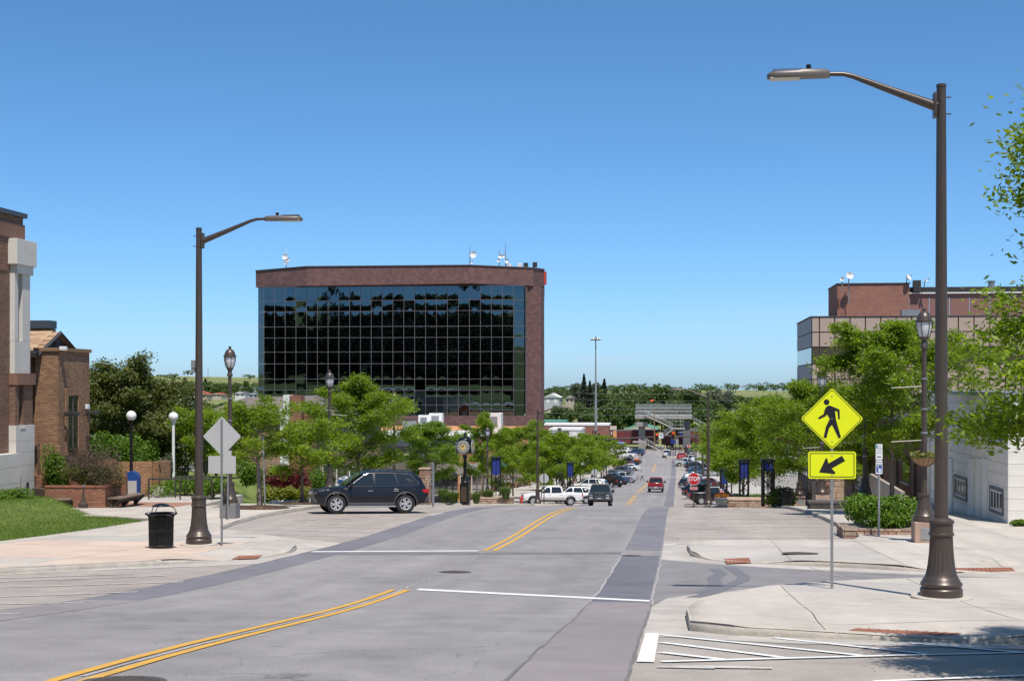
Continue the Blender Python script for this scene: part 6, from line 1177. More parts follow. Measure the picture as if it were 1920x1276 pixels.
# ---------------------------------------------------------------- crossing person
def person():
    p = gr(1204, 258, .01); t = thing('person', 'person in pale shirt and dark trousers walking across the street', 'person', p, R(185))
    J = {'pel': (0, 0, .93), 'ab': (.02, 0, 1.1), 'ch': (.03, 0, 1.32), 'nk': (.05, 0, 1.48), 'hd0': (.06, 0, 1.58), 'hd1': (.07, 0, 1.72), 'sL': (.03, .19, 1.42), 'eL': (.12, .24, 1.16), 'wL': (.32, .22, 1.05), 'hL': (.38, .22, 1.04), 'sR': (.03, -.19, 1.42), 'eR': (-.12, -.24, 1.18), 'wR': (-.14, -.24, .93), 'hR': (-.12, -.24, .86),
         'tL': (0, .09, .9), 'kL': (-.12, .1, .5), 'aL': (-.38, .1, .16), 'fL': (-.26, .1, .06), 'tR': (0, -.09, .9), 'kR': (.2, -.1, .5), 'aR': (.28, -.1, .08), 'fR': (.44, -.1, .04)}
    E_ = [('pel', 'ab'), ('ab', 'ch'), ('ch', 'nk'), ('nk', 'hd0'), ('hd0', 'hd1'), ('ch', 'sL'), ('sL', 'eL'), ('eL', 'wL'), ('wL', 'hL'), ('ch', 'sR'), ('sR', 'eR'), ('eR', 'wR'), ('wR', 'hR'), ('pel', 'tL'), ('tL', 'kL'), ('kL', 'aL'), ('aL', 'fL'), ('pel', 'tR'), ('tR', 'kR'), ('kR', 'aR'), ('aR', 'fR')]
    rad = dict(pel=.15, ab=.14, ch=.16, nk=.06, hd0=.09, hd1=.1, sL=.07, eL=.05, wL=.036, hL=.04, sR=.07, eR=.05, wR=.036, hR=.04, tL=.1, kL=.065, aL=.045, fL=.04, tR=.1, kR=.065, aR=.045, fR=.04)
    ks = list(J); me = bpy.data.meshes.new('body'); me.from_pydata([J[k] for k in ks], [(ks.index(a), ks.index(b)) for a, b in E_], []); o = mobj('body', me, None, t); md = o.modifiers.new('s', 'SKIN')
    for i, k in enumerate(ks): me.skin_vertices[0].data[i].radius = (rad[k], rad[k])
    me.skin_vertices[0].data[0].use_root = True; o.modifiers.new('d', 'SUBSURF').levels = 1
    m = bpy.data.materials.new('person_clothes'); m.use_nodes = True; nt = m.node_tree; b = nt.nodes['Principled BSDF']; tc = nd(nt, 'ShaderNodeTexCoord'); sx = nd(nt, 'ShaderNodeSeparateXYZ'); nt.links.new(tc.outputs['Object'], sx.inputs[0]); rp = nd(nt, 'ShaderNodeValToRGB'); rp.color_ramp.interpolation = 'CONSTANT'; mv = nd(nt, 'ShaderNodeMath', operation='DIVIDE'); mv.inputs[1].default_value = 2; nt.links.new(sx.outputs[2], mv.inputs[0]); nt.links.new(mv.outputs[0], rp.inputs[0]); nt.links.new(rp.outputs[0], b.inputs['Base Color']); b.inputs['Roughness'].default_value = .8
    e = rp.color_ramp.elements; e[0].color = (.03, .03, .035, 1); e[1].position = .5; e[1].color = (.5, .53, .52, 1); q = e.new(.74); q.color = (.45, .28, .2, 1); q = e.new(.82); q.color = (.45, .28, .2, 1); q = e.new(.28); q.color = (.04, .045, .06, 1); me.materials.append(m)
    MB().ball((.05, 0, 1.74), .115, 12, 8, (1, .9, .75)).build('hair', mat('hair_dark', (.04, .03, .02), .7, var=0), t); MB().cbox((.17, 0, 1.64), (.03, .03, .04), .01).build('nose', mat('skin', (.45, .28, .2), .7, var=0), t); MB().cbox((.12, -.24, .8), (.06, .1, .12), .02).build('bag', swhite, t)
person()
# ================================================================= TREES AND PLANTS
def leaves_mesh(name, C, L, W, r, flat=.7, droop=0.0, fold=False):
    n = len(C); az = r.uniform(0, 2*np.pi, n); nrm = np.stack([r.normal(0, flat, n), r.normal(0, flat, n), np.ones(n)], 1); nrm /= np.linalg.norm(nrm, axis=1)[:, None]
    a = np.stack([np.cos(az), np.sin(az), r.normal(-droop, .25, n)], 1); a -= nrm * (a * nrm).sum(1)[:, None]; a /= np.linalg.norm(a, axis=1)[:, None]; b = np.cross(nrm, a); s = r.uniform(.65, 1.3, n)[:, None]
    l, w = L * s / 2, W * s / 2
    V = np.stack([C - a*l, C + b*w - a*l*.1, C + a*l, C - b*w - a*l*.1], 1).reshape(-1, 3)
    me = bpy.data.meshes.new(name); me.vertices.add(4*n); me.vertices.foreach_set('co', V.astype(np.float32).ravel()); me.loops.add(4*n); me.loops.foreach_set('vertex_index', np.arange(4*n, dtype=np.int32)); me.polygons.add(n); me.polygons.foreach_set('loop_start', np.arange(0, 4*n, 4, dtype=np.int32)); me.polygons.foreach_set('loop_total', np.full(n, 4, np.int32)); me.update(calc_edges=True); return me
bark = mat('bark', (0.13, 0.105, 0.085), 0.9, var=0.3, scale=6, stretch=(3, 3, .6), bump=0.6); barkl = mat('bark_pale', (0.24, 0.20, 0.165), 0.9, var=0.3, scale=6, stretch=(3, 3, .6), bump=0.6)
locust = leafmat('locust_leaf', (0.105, 0.178, 0.012), (0.235, 0.35, 0.022), (0.31, 0.39, 0.035), trans=.68); locust_y = leafmat('locust_leaf_yellow', (0.125, 0.21, 0.013), (0.26, 0.38, 0.026), (0.33, 0.41, 0.04), trans=.68); ash = leafmat('ash_leaf', (0.08, 0.155, 0.014), (0.185, 0.305, 0.025), (0.24, 0.34, 0.035), trans=.65)
olive = leafmat('olive_leaf', (0.06, 0.085, 0.02), (0.15, 0.18, 0.045), (0.20, 0.13, 0.05), trans=.45); shrubg = leafmat('shrub_leaf', (0.06, 0.13, 0.012), (0.15, 0.26, 0.025), trans=.35); purple = leafmat('purple_leaf', (0.06, 0.010, 0.014), (0.17, 0.026, 0.032), (0.26, 0.08, 0.06), trans=.3); twigm = leafmat('dry_twig_leaf', (0.06, 0.042, 0.035), (0.12, 0.08, 0.06), (0.07, 0.09, 0.02), trans=.15); yg = leafmat('yellow_green_leaf', (0.11, 0.15, 0.015), (0.24, 0.26, 0.03), (0.35, 0.25, 0.05), trans=.3); grassl = leafmat('ornamental_grass', (0.06, 0.12, 0.03), (0.15, 0.21, 0.06), trans=.3); lawnl = leafmat('lawn_blade', (0.075, 0.14, 0.012), (0.14, 0.23, 0.025), (0.22, 0.26, 0.05), trans=.3); farl = leafmat('far_leaf', (0.05, 0.088, 0.022), (0.10, 0.155, 0.038), trans=.3); farl2 = leafmat('far_leaf_silver', (0.09, 0.115, 0.075), (0.16, 0.185, 0.125), trans=.2); sprucel = leafmat('spruce_needle', (0.02, 0.034, 0.02), (0.045, 0.062, 0.04), trans=.1)
def make_tree(seed, H, h0, rad, nleaf, L, W, env='oval', limbs=15, spread=.13, lean=(0, 0), tr=.09, flat=.7, upward=.5, extra=1.0, edge=.8):
    r = np.random.default_rng(seed); wood = MB(); pts = []; pw_ = []; n = 7
    tk = [Vector((lean[0] * (i/n)**1.3 + r.normal(0, .02) * H * .1, lean[1] * (i/n)**1.3 + r.normal(0, .02) * H * .1, H * .9 * i / n)) for i in range(n + 1)]; tk[0] = Vector((0, 0, -.1)); wood.tube(tk, [tr * (1 - .82 * i / n) * (1.25 if i == 0 else 1) for i in range(n + 1)], 9)
    def onT(z):
        f = min(n - 1e-3, max(0, z / (H * .9) * n)); i = int(f); return tk[i].lerp(tk[i + 1], f - i)
    ga = r.uniform(0, 6.28)
    for k in range(limbs):
        q = (k + .5) / limbs; z = h0 + (H * .88 - h0) * q ** .9; az = ga + k * 2.4 + r.normal(0, .25)
        e = {'oval': (math.sin(math.pi * min(1, .22 + q * .78)) ** .7), 'vase': (.55 + .6 * math.sin(math.pi * min(1, q * .95 + .12))) * (1 - .55 * q ** 3), 'cone': 1.05 - .85 * q, 'skirt': 1.06 - .24 * sm(.12, .42, q) - .22 * q, 'round': math.sqrt(max(.08, 1 - (q * 1.7 - .75) ** 2))}[env]
        ln = rad * e * r.uniform(.72, 1.22); el = upward * r.uniform(.5, 1.3) * (1 + .7 * q); p0 = onT(z); d = Vector((math.cos(az) * math.cos(el), math.sin(az) * math.cos(el), math.sin(el))); P = [p0]
        for s in range(1, 6): P.append(P[-1] + d * ln / 5 + Vector((r.normal(0, .05), r.normal(0, .05), r.normal(0, .04))) * ln * .5); d = (d + Vector((r.normal(0, .12), r.normal(0, .12), -.06 + r.normal(0, .08)))).normalized()
        r0 = tr * .42 * (1 - .5 * q); wood.tube(P, [r0 * (1 - .16 * i) for i in range(6)], 5, False)
        for s in range(1, 6):
            for j in range(3):
                b = P[s]; a2 = az + r.normal(0, 1.0); l2 = ln * r.uniform(.16, .40) * (1.25 - .12 * s); e2 = r.normal(.15, .35); dd = Vector((math.cos(a2) * math.cos(e2), math.sin(a2) * math.cos(e2), math.sin(e2))); m = b + dd * l2 * .55 + Vector((0, 0, r.normal(0, .04))); t2 = m + dd * l2 * .45 - Vector((0, 0, .06 * l2))
                if j < 2: wood.tube([b, m, t2], [r0 * .38, r0 * .25, r0 * .1], 3, False)
                for u in (.1, .35, .6, .8, 1.0, 1.15): pts.append(tuple(b.lerp(t2, u))); pw_.append((s / 5) ** edge)
    for i in range(12): pw_.append(1.0); pts.append(tuple(tk[-1] + Vector((r.normal(0, .12), r.normal(0, .12), r.uniform(-.3, .35))) * extra))
    pts = np.array(pts); idx = r.integers(0, len(pts), nleaf); wgt = (.35 + r.random(len(pts))) * np.array(pw_); idx = r.choice(len(pts), nleaf, p=wgt / wgt.sum())
    C = pts[idx] + r.normal(0, 1, (nleaf, 3)) * np.array([spread, spread, spread * .55])
    return wood.mesh('trunk', 60), leaves_mesh('crown', C, L, W, r, flat, .35)
def put_tree(label, tm, bm, lm, loc, rz=0.0, s=1.0, cat='tree', name='street_tree', group=None):
    t = thing(name, label, cat, loc, rz, group); t.scale = (s,) * 3; mobj('trunk', tm[0], bm, t); c = mobj('crown', tm[1], None, t)
    if not tm[1].materials: tm[1].materials.append(lm)
    return t
def tree(label, px, d, ytop, rad, seed, n, lm=locust, env='oval', h0=.3, L=.17, W=.065, limbs=15, lean=(0, 0), tr=.09, spread=.13, base=None, bm=bark, name='street_tree', flat=1.0, upward=.5, group=None):
    p = gr(px, d, .12) if base is None else Vector(base); p.z = pg(p.x, p.y) - .02 if base is None else p.z; H = Zat(ytop, d) - p.z
    return put_tree(label, make_tree(seed, H, H * h0, rad * 1.06, int(n * 1.8), L, W, env, int(limbs * 1.35), spread * 1.35, lean, tr, flat, upward), bm, lm, p, name=name, group=group)
sg = 'young street trees'
t1 = tree('small leaning street tree in mulch behind the left signs', 487, 61.5, 756, 1.7, 11, 6000, locust, h0=.42, lean=(-.25, .1), bm=barkl, tr=.12, limbs=13); tree('small yellow green street tree left of the parked SUV', 566, 67, 792, 1.75, 12, 5500, locust_y, h0=.36, limbs=12)
tree('pale street tree spreading behind the left lamp post', 385, 75, 772, 2.0, 13, 6500, locust_y, h0=.3, limbs=14); tree('largest left street tree rising behind the parked SUV', 672, 84, 703, 2.75, 14, 26000, locust, 'vase', h0=.2, limbs=20, tr=.13, spread=.17); tree('street tree between the largest left tree and the clock', 800, 104, 788, 2.3, 15, 15000, ash, 'vase', h0=.2, limbs=16)
tree('street tree with a tall thin top right of the clock', 905, 138, 768, 2.5, 16, 12000, locust, h0=.25, L=.2, W=.085, limbs=16); tree('bushy street tree right of the left banner tower', 962, 147, 794, 3.3, 17, 18000, locust_y, 'vase', h0=.2, L=.2, W=.085, limbs=17, spread=.18)
for i, (lab, px, d, yt, rd) in enumerate((('street tree directly behind the white pickup', 1018, 160, 804, 3.2), ('street tree above the red parked car on the left', 1052, 172, 812, 3.0), ('street tree left of the traffic signal pole', 1088, 196, 818, 3.2), ('street tree just right of the traffic signal pole', 1110, 226, 814, 3.6), ('last left street tree below the street name sign', 1128, 262, 818, 3.6), ('street tree filling the gap behind the left blue banners', 1030, 186, 830, 2.8))):
    tree(lab, px, d, yt, rd, 20 + i, 9000, locust, 'vase', h0=.2, L=.28, W=.13, limbs=14, spread=.24)
# right side
tree('tall street tree behind the yellow pedestrian sign', 1672, 58, 586, 2.9, 31, 26000, locust, 'vase', h0=.26, limbs=20, tr=.11, spread=.15); tree('street tree left of the pedestrian sign above the black bench', 1516, 80, 700, 2.5, 32, 16000, locust, 'vase', h0=.24, limbs=17, spread=.16); tree('street tree above the right leafy shrub and banner tower', 1446, 96, 738, 2.9, 33, 16000, locust_y, 'vase', h0=.24, L=.19, W=.08, limbs=17, spread=.18); tree('street tree over the black pickup bonnet', 1392, 122, 778, 3.0, 34, 13000, locust, 'vase', h0=.24, L=.22, W=.1, limbs=16, spread=.2)
for i, (lab, px, d, yt, rd) in enumerate((('street tree behind the black pickup cab', 1372, 160, 800, 3.0), ('farther street tree right of the lamp by the stop sign', 1352, 215, 815, 3.2), ('last right street tree near the train', 1345, 280, 818, 3.2), ('shaded street tree in front of the low brown brick building', 1600, 92, 760, 2.6))):
    tree(lab, px, d, yt, rd, 40 + i, 8500, locust, 'vase', h0=.22, L=.26, W=.12, limbs=14, spread=.22)
pb = Vector((6.28, 13.1, gz(13.1) + .14)); put_tree('near tree reaching in from the right edge with drooping leaf sprays', make_tree(51, 9.2, 1.75, 3.1, 210000, .08, .03, 'skirt', 64, .15, (0, 0), .16, 1.0, .16, 1.0, 3.0), bark, locust, pb, R(40)); pb = Vector((13.4, 37.5, gz(37.5) + .14)); put_tree('tree just outside the right edge shading the far corner pavement', make_tree(52, 7.5, 2.2, 3.0, 14000, .17, .065, 'oval', 16, .15), bark, locust, pb)
tree('dark olive tree beside the gabled brick wing', 238, 76, 692, 2.6, 61, 26000, olive, 'round', h0=.16, L=.15, W=.09, limbs=26, spread=.2, name='garden_tree', flat=1.0); tree('lower olive tree right of the gabled wing', 296, 80, 728, 2.2, 62, 15000, olive, 'round', h0=.12, L=.15, W=.09, limbs=20, spread=.2, name='garden_tree', flat=1.0)
# stakes, mulch rings
mulch = mat('bark_mulch', (0.115, 0.07, 0.045), 0.95, var=0.4, scale=14, bump=1.0, bscale=30)
def mulch_bed(label, px, d, rx, ry):
    p = gr(px, d, .14); mb = MB(); n = 28; rnd = random.Random(px); V = [(0, 0, .13)]
    for q, h in ((.35, .12), (.7, .07), (1.0, .004)):
        for k in range(n): a = 2*math.pi*k/n; V.append((rx*q*math.cos(a) * rnd.uniform(.95, 1.05), ry*q*math.sin(a), h + rnd.uniform(-.01, .012) + gz(p.y + ry*q*math.sin(a)) - gz(p.y)))
    Fc = [(0, 1 + k, 1 + (k+1) % n) for k in range(n)] + [(1 + j*n + k, 1 + j*n + (k+1) % n, 1 + (j+1)*n + (k+1) % n, 1 + (j+1)*n + k) for j in range(2) for k in range(n)]
    t = thing('mulch_bed', label, 'mulch bed', p); mb.add(V, Fc).build('mound', mulch, t, smooth=60); ch = MB()
    for _ in range(500): a, q = rnd.uniform(0, 6.28), math.sqrt(rnd.random()); z = .13 * (1 - q * q) + .01 + gz(p.y + ry*q*math.sin(a)) - gz(p.y); ch.cbox((rx*q*math.cos(a), ry*q*math.sin(a), z), (rnd.uniform(.04, .1), .03, .015), 0, rnd.uniform(0, 3))
    o = ch.build('wood_chip', mulch, t); o['kind'] = 'stuff'
mulch_bed('brown mulch mound round the leaning tree at the left kerb', 490, 60.5, 1.15, 1.6); mulch_bed('brown mulch patch round the tree left of the parked SUV', 564, 67, 1.0, 1.2)
p = gr(497, 60.6, .14); t = thing('tree_stake', 'thin grey stake pole beside the leaning left tree', 'stake', p); MB().tube([(0, 0, 0), (-.1, 0, 3.1)], .04, 8).build('pole', galv, t)
# shrubs
def shrub(label, px, d, w, h, n, lm, L=.09, W=.06, z0=.12, seed=1, name='shrub', depth=None, base=None, flat=.9, lobes=7, stems=True, cat='shrub'):
    p = gr(px, d, z0) if base is None else Vector(base); p.z = p.z if base is not None or p.x > -20.8 or not 58.4 < p.y < 90 else PLZ; r = np.random.default_rng(seed + int(px)); dp = depth or w; cs = np.stack([r.uniform(-.33, .33, lobes) * w, r.uniform(-.33, .33, lobes) * dp, r.uniform(.25, .68, lobes) * h], 1); cs[0] = (0, 0, h * .5); k = r.integers(0, lobes, n)
    u = r.normal(0, 1, (n, 3)); u /= np.linalg.norm(u, axis=1)[:, None]; rr = r.random(n)[:, None] ** .33; C = cs[k] + u * rr * np.array([w * .27, dp * .27, h * .33]); C[:, 2] = np.abs(C[:, 2] - .02) + .02
    t = thing(name, label, cat, p); mobj('foliage', leaves_mesh('foliage', C, L, W, r, flat), lm, t)
    if stems:
        mb = MB()
        for i in range(7): a = r.uniform(0, 6.28); mb.tube([(0, 0, -.05), (.15 * w * math.cos(a), .15 * dp * math.sin(a), h * .35), (.3 * w * math.cos(a), .3 * dp * math.sin(a), h * .7)], [.03, .02, .008], 5)
        mb.build('stem', bark, t)
    return t
g = G(1660, 1002, .14); shrub('clipped bright green hedge in the stone bed at the right corner', 1660, 0, 2.5, 1.05, 9000, shrubg, L=.11, W=.07, base=(g.x + .05, g.y + .95, gz(g.y) + .3), depth=1.9, lobes=16, seed=3, name='hedge', cat='hedge'); shrub('darker shrub at the left end of the clipped hedge', 1612, 50, .9, 1.1, 2500, shrubg, seed=4)
shrub('leafy green shrub between the right bench and the banner tower', 1462, 84, 1.7, 1.5, 4500, shrubg, L=.13, W=.07, seed=5); shrub('low green plants in the stone planter by the flower bowl', 1412, 92, 2.2, .5, 1600, shrubg, z0=.5, depth=1, seed=6, lobes=12); shrub('low bright plants in front of the right leafy shrub', 1449, 80.5, 1.2, .6, 1500, yg, seed=7)
shrub('tuft of weeds at the foot of the white block building', 1912, 50.2, .9, .32, 800, shrubg, seed=8, depth=.6); 
for i, (lab, px, d, w, h, lm) in enumerate((('purple leaved bush at the left of a pair behind the small tree', 528, 75, 2.2, 2.5, purple), ('red purple bush at the right of a pair behind the small tree', 560, 76, 1.8, 2.1, purple), ('rounded dark green shrub with a sunlit yellow top behind the lamp plinth', 462, 74, 1.6, 1.7, shrubg), ('pale flecked shrub in the white rock bed', 513, 70.5, 1.5, 1.0, yg), ('yellow leaved shrub in the white rock bed', 541, 71, 1.3, .95, yg), ('yellow green shrub at the bonnet of the parked SUV', 572, 71.5, 1.4, 1.0, yg), ('dark green shrub behind the parked SUV bonnet', 600, 82, 2.2, 2.1, shrubg), ('bright green ground shrubs inside the plaza railing', 345, 68, 3.2, 1.0, shrubg), ('green weeds at the right end of the plaza railing', 400, 66, 1.4, 1.0, shrubg), ('green creeper shrub between the limestone column and gabled wing', 78, 66, 1.5, 3.0, shrubg), ('green bush above the plaza brick wall', 225, 71, 3.0, 3.4, shrubg), ('broad bright bush at the right of the plaza wall', 272, 74, 2.0, 2.6, shrubg), ('grey green grassy shrub at the end of the plaza wall', 306, 70, 1.0, 2.1, farl2), ('pink flowering shrub beside the white mailbox', 660, 80, 1.6, 1.5, leafmat('pink_flowers', (.08, .12, .03), (.45, .22, .3), (.6, .4, .48), trans=.2)), ('dark shrub under the olive tree', 310, 76, 2.4, 2.4, olive), ('tall dark shrubs behind the left lamp', 405, 82, 3.4, 3.0, olive))):
    shrub(lab, px, d, w, h, int(2600 * w * h / 2.5) + 600, lm, L=.11, W=.075, seed=20 + i)
g = a + Vector((1.3, .1, -.14)); gzp = gz; gz = lambda y, _g=gz: PLZ - .14; shrub('bare brown twiggy bush in the brick planter', 150, 0, 2.6, 2.3, 7000, twigm, L=.13, W=.018, base=(g.x + .25, g.y + 1.0, gz(g.y) + .95), seed=70, lobes=14, flat=1.5); shrub('green perennials under the twiggy bush in the brick planter', 140, 0, 2.6, 1.1, 4200, olive, base=(g.x + .3, g.y + .9, gz(g.y) + .95), seed=71, depth=1.2, lobes=12); shrub('dark green shrub against the limestone building', 95, 0, 1.4, 2.4, 3600, shrubg, base=(g.x - 1.6, g.y + 1.5, gz(g.y) + .7), seed=72); gz = gzp
g = gr(8, 57.5); shrub('low bright juniper mat at the top of the lawn', 14, 0, 2.2, .75, 4500, shrubg, L=.09, W=.05, base=(at(14, 720, 57).x, at(14, 720, 57).y, gz(57) + .55), seed=73, depth=1.6)
# ornamental grasses
def grass_clump(label, px, d, w, h, n, z0=.14):
    p = gr(px, d, z0); r = random.Random(px); mb = MB()
    for _ in range(n):
        a, q = r.uniform(0, 6.28), r.random() ** .7; b = Vector((w*.18*q*math.cos(a), w*.18*q*math.sin(a), 0)); hh = h * r.uniform(.6, 1.1); o = Vector((math.cos(a), math.sin(a), 0)) * w * .5 * q; s = Vector((-math.sin(a), math.cos(a), 0)) * .012
        m, tp = b + o * .35 + Vector((0, 0, hh * .7)), b + o * 1.0 + Vector((0, 0, hh * r.uniform(.8, 1))); mb.add([b - s, b + s, m + s, m - s, tp], [(0, 1, 2, 3), (3, 2, 4)])
    t = thing('ornamental_grass', label, 'grass', p); mb.build('blade_tuft', grassl, t)
for a in (('tall ornamental grass clump left of the street clock', 832, 99, 1.1, 1.1, 700), ('second ornamental grass clump touching the clock base on its left', 850, 98, 1.2, .9, 700), ('ornamental grass clump right of the clock base', 893, 99, .9, .85, 500), ('ornamental grass in the stone planter left of the banner tower', 915, 108, 1.3, .75, 600, .5), ('ornamental grass in the stone planter at its right end', 948, 107, 1.2, 1.0, 600, .5)): grass_clump(*a)
# white landscape rocks
rk = mat('white_rock', (0.55, 0.53, 0.49), 0.9, var=0.12, scale=6); rnd = random.Random(9); meshes = []
for i in range(4):
    bm = bmesh.new(); bmesh.ops.create_icosphere(bm, subdivisions=1, radius=1)
    for v in bm.verts: v.co *= rnd.uniform(.75, 1.2)
    me = bpy.data.meshes.new('white_rock'); bm.to_mesh(me); bm.free(); me.materials.append(rk); meshes.append(me)
for i in range(46):
    px = rnd.uniform(505, 596); d = rnd.uniform(67.5, 69.5); p = gr(px, d, .16); o = mobj('white_rock', rnd.choice(meshes), None, label='white landscape rock in the bed left of the parked SUV', cat='rock', group='white rocks in the shrub bed', loc=p); s = rnd.uniform(.10, .2); o.scale = (s * 1.3, s, s * .8); o.rotation_euler = (0, 0, rnd.uniform(0, 6))
# lawn
def lawn_z(x, y): return gz(y) + .115 + .52 * sm(22.3, 25.8, -x) * sm(44, 53, y) + .35 * sm(23, 27, -x) * (1 - sm(44, 53, y))
mb = MB(); xs2 = np.linspace(-30, -18.95, 26); ys2 = np.linspace(20, 57.5, 60)
def lx(y): return -18.95 - (0 if y < 49.5 else (y - 49.5) * 1.05)
for y in ys2:
    for i, f in enumerate(np.linspace(0, 1, 26)): x = -31 + (lx(y) + 31) * f; mb.v.append((x, y, lawn_z(x, y) - (.09 if f == 1 else 0)))
for j in range(59):
    for i in range(25): mb.f.append((j*26 + i, j*26 + i + 1, (j+1)*26 + i + 1, (j+1)*26 + i))
mb.build('lawn', grass_g, smooth=180, kind='structure'); n = 70000; r = np.random.default_rng(77); y = r.uniform(34, 57.3, n); x = np.array([lx(a) for a in y]) - r.random(n) * 7.5; z = np.array([lawn_z(a, b) for a, b in zip(x, y)]); ang = r.uniform(0, 6.28, n); h = r.uniform(.03, .075, n); s = .008; dx, dy = np.cos(ang) * s, np.sin(ang) * s
V = np.stack([np.stack([x - dx, y - dy, z - .01], 1), np.stack([x + dx, y + dy, z - .01], 1), np.stack([x + r.normal(0, .025, n), y + r.normal(0, .025, n), z + h], 1)], 1).reshape(-1, 3)
me = bpy.data.meshes.new('lawn_grass'); me.vertices.add(3*n); me.vertices.foreach_set('co', V.astype(np.float32).ravel()); me.loops.add(3*n); me.loops.foreach_set('vertex_index', np.arange(3*n, dtype=np.int32)); me.polygons.add(n); me.polygons.foreach_set('loop_start', np.arange(0, 3*n, 3, dtype=np.int32)); me.polygons.foreach_set('loop_total', np.full(n, 3, np.int32)); me.update(calc_edges=True)
mobj('lawn_grass', me, lawnl, label='short mown grass of the left lawn', cat='grass', kind='stuff')
# ================================================================= FAR END OF THE STREET
def simple_house(name, label, px0, px1, ytop, ybase, d, wall, roof, gable=.35, door=None, cat='house', depth=9):
    a, b = at(px0, ybase, d), at(px1, ybase, d); w = b.x - a.x; cx = (a.x + b.x) / 2; y = (a.y + b.y) / 2; z0 = a.z; h = Zat(ytop, d) - z0; t = thing(name, label, cat, (cx, y, z0)); hw = h * (1 - gable)
    MB().box(-w/2, w/2, 0, depth, -3, hw).build('wall', wall, t); MB().prism([(-w/2 - .3, hw), (w/2 + .3, hw), (0, h)], -.4, depth + .4, 'y').build('roof', roof, t)
    MB().prism([(-w/2, hw - .02), (w/2, hw - .02), (0, h - .25)], -.43, -.405, 'y').build('gable_end', wall, t)
    n = 3 if w > 8 else 2
    for i in range(n):
        x = -w/2 + w * (i + .5) / n; MB().box(x - w*.09, x + w*.09, -.06, -.003, .2 if door else hw*.35, hw*.75).build('door' if door else 'window', door or darkglass, t)
    return t
lb = mat('pale_blue_siding', (0.20, 0.36, 0.44), .7, var=.05); gsid = mat('grey_siding', (.42, .43, .45), .7, var=.05); rroof = mat('red_metal_roof', (.40, .09, .06), .6, var=.08); groof = mat('green_metal_roof', (.10, .30, .22), .6, var=.06); dkroof = mat('dark_shingles', (.09, .085, .09), .8, var=.1); wsid = mat('white_siding', (.62, .62, .60), .7, var=.05); tansid = mat('tan_siding', (.45, .39, .30), .8, var=.06)
simple_house('pale_blue_shed', 'pale blue metal shed on the far left slope', 335, 364, 739, 756, 620, lb, whitem, .45, whitem, 'shed'); simple_house('red_roofed_building', 'long building with red roof beyond the blue shed', 351, 388, 732, 746, 700, tansid, rroof, .5, None, 'building'); simple_house('far_house', 'white house nearest the glass office on the far slope', 440, 460, 733, 744, 720, wsid, dkroof); simple_house('far_house', 'grey house half behind the glass office edge', 466, 484, 735, 746, 700, gsid, dkroof); simple_house('far_house', 'small red roofed house on the far left slope', 396, 415, 736, 744, 740, tansid, rroof); simple_house('far_house', 'long white house among trees below the left hill', 447, 472, 724, 731, 820, wsid, wsid)
simple_house('grey_metal_barn', 'grey white metal barn with two doors on the far hillside', 1020, 1049, 737, 756, 560, gsid, whitem, .4, whitem, 'barn', 14); simple_house('hill_house', 'small tan house among the hillside spruces', 1060, 1076, 740, 756, 580, tansid, dkroof); simple_house('hill_house', 'tiny white house right of the hillside spruces', 1118, 1126, 749, 756, 590, wsid, dkroof)
simple_house('dark_roofed_house', 'low house with grey roof left of the tall mast', 1083, 1131, 776, 793, 470, mat('dark_siding', (.13, .10, .095), .8, var=.08), mat('grey_roof', (.22, .23, .25), .7, var=.06), .5); simple_house('tan_warehouse', 'tan metal warehouse with green roof behind the footbridge stairs', 1173, 1232, 794, 815, 440, tansid, groof, .5, None, 'warehouse', 20); simple_house('orange_brick_house', 'orange roofed brick house behind the right street trees', 1378, 1412, 789, 808, 430, tanb, mat('orange_roof', (.5, .26, .13), .8, var=.05), .4); simple_house('far_house', 'pale roofed house behind the right street trees', 1342, 1362, 800, 816, 440, wsid, gsid); simple_house('mauve_shed', 'mauve grey shed behind the right end of the boxcars', 1298, 1330, 800, 818, 435, mat('mauve_siding', (.16, .12, .135), .8, var=.05), dkroof, .3, None, 'shed')
def block(name, label, px0, px1, ytop, ybase, d, wall, trim, depth=12, cat='building'):
    a, b = at(px0, ybase, d), at(px1, ybase, d); w = b.x - a.x; t = thing(name, label, cat, ((a.x + b.x)/2, (a.y + b.y)/2, a.z)); h = Zat(ytop, d) - a.z
    MB().box(-w/2, w/2, 0, depth, -2, h - .5).build('wall', wall, t); MB().box(-w/2 - .1, w/2 + .1, -.12, depth, h - .5, h).build('parapet_band', trim, t); n = max(2, int(w / 4))
    for i in range(n): x = -w/2 + w*(i + .5)/n; MB().box(x - w*.25/n, x + w*.25/n, -.06, -.003, .6, min(h - 1, 2.6)).build('window', darkglass, t)
    return t
block('red_brick_store', 'long red brick store with white roof edge at the street end', 1016, 1142, 794, 850, 392, redb, whitem, 12, 'shop'); block('green_edged_roof_building', 'green edged flat building behind the red brick store', 1008, 1060, 788, 800, 430, wsid, groof); block('orange_brick_shop', 'orange brick shop with chimney piers left of the white wall', 1012, 1054, 815, 880, 345, mat('orange_brick', (.48, .19, .09), .85, var=.12, scale=2), dkroof, 20, 'shop'); block('white_walled_shop', 'white walled shop beside the red brick store', 1030, 1090, 803, 880, 366, whitem, whitem, 14, 'shop')
for px, lab in ((1049, 'grey chimney pier on the orange brick shop'), (1062, 'brown chimney pier between the orange shop and white wall')):
    p = gr(px, 340); t = thing('chimney_pier', lab, 'chimney', p); h = Zat(803 if px < 1055 else 808, 340) - p.z; MB().cbox((0, 0, h/2), (.75 if px < 1055 else 1.3, .9, h), .03).build('stack', dkroof if px < 1055 else tanb, t); MB().cbox((0, 0, h), (1.0 if px < 1055 else 1.5, 1.1, .25), .03).build('cap', dkroof, t)
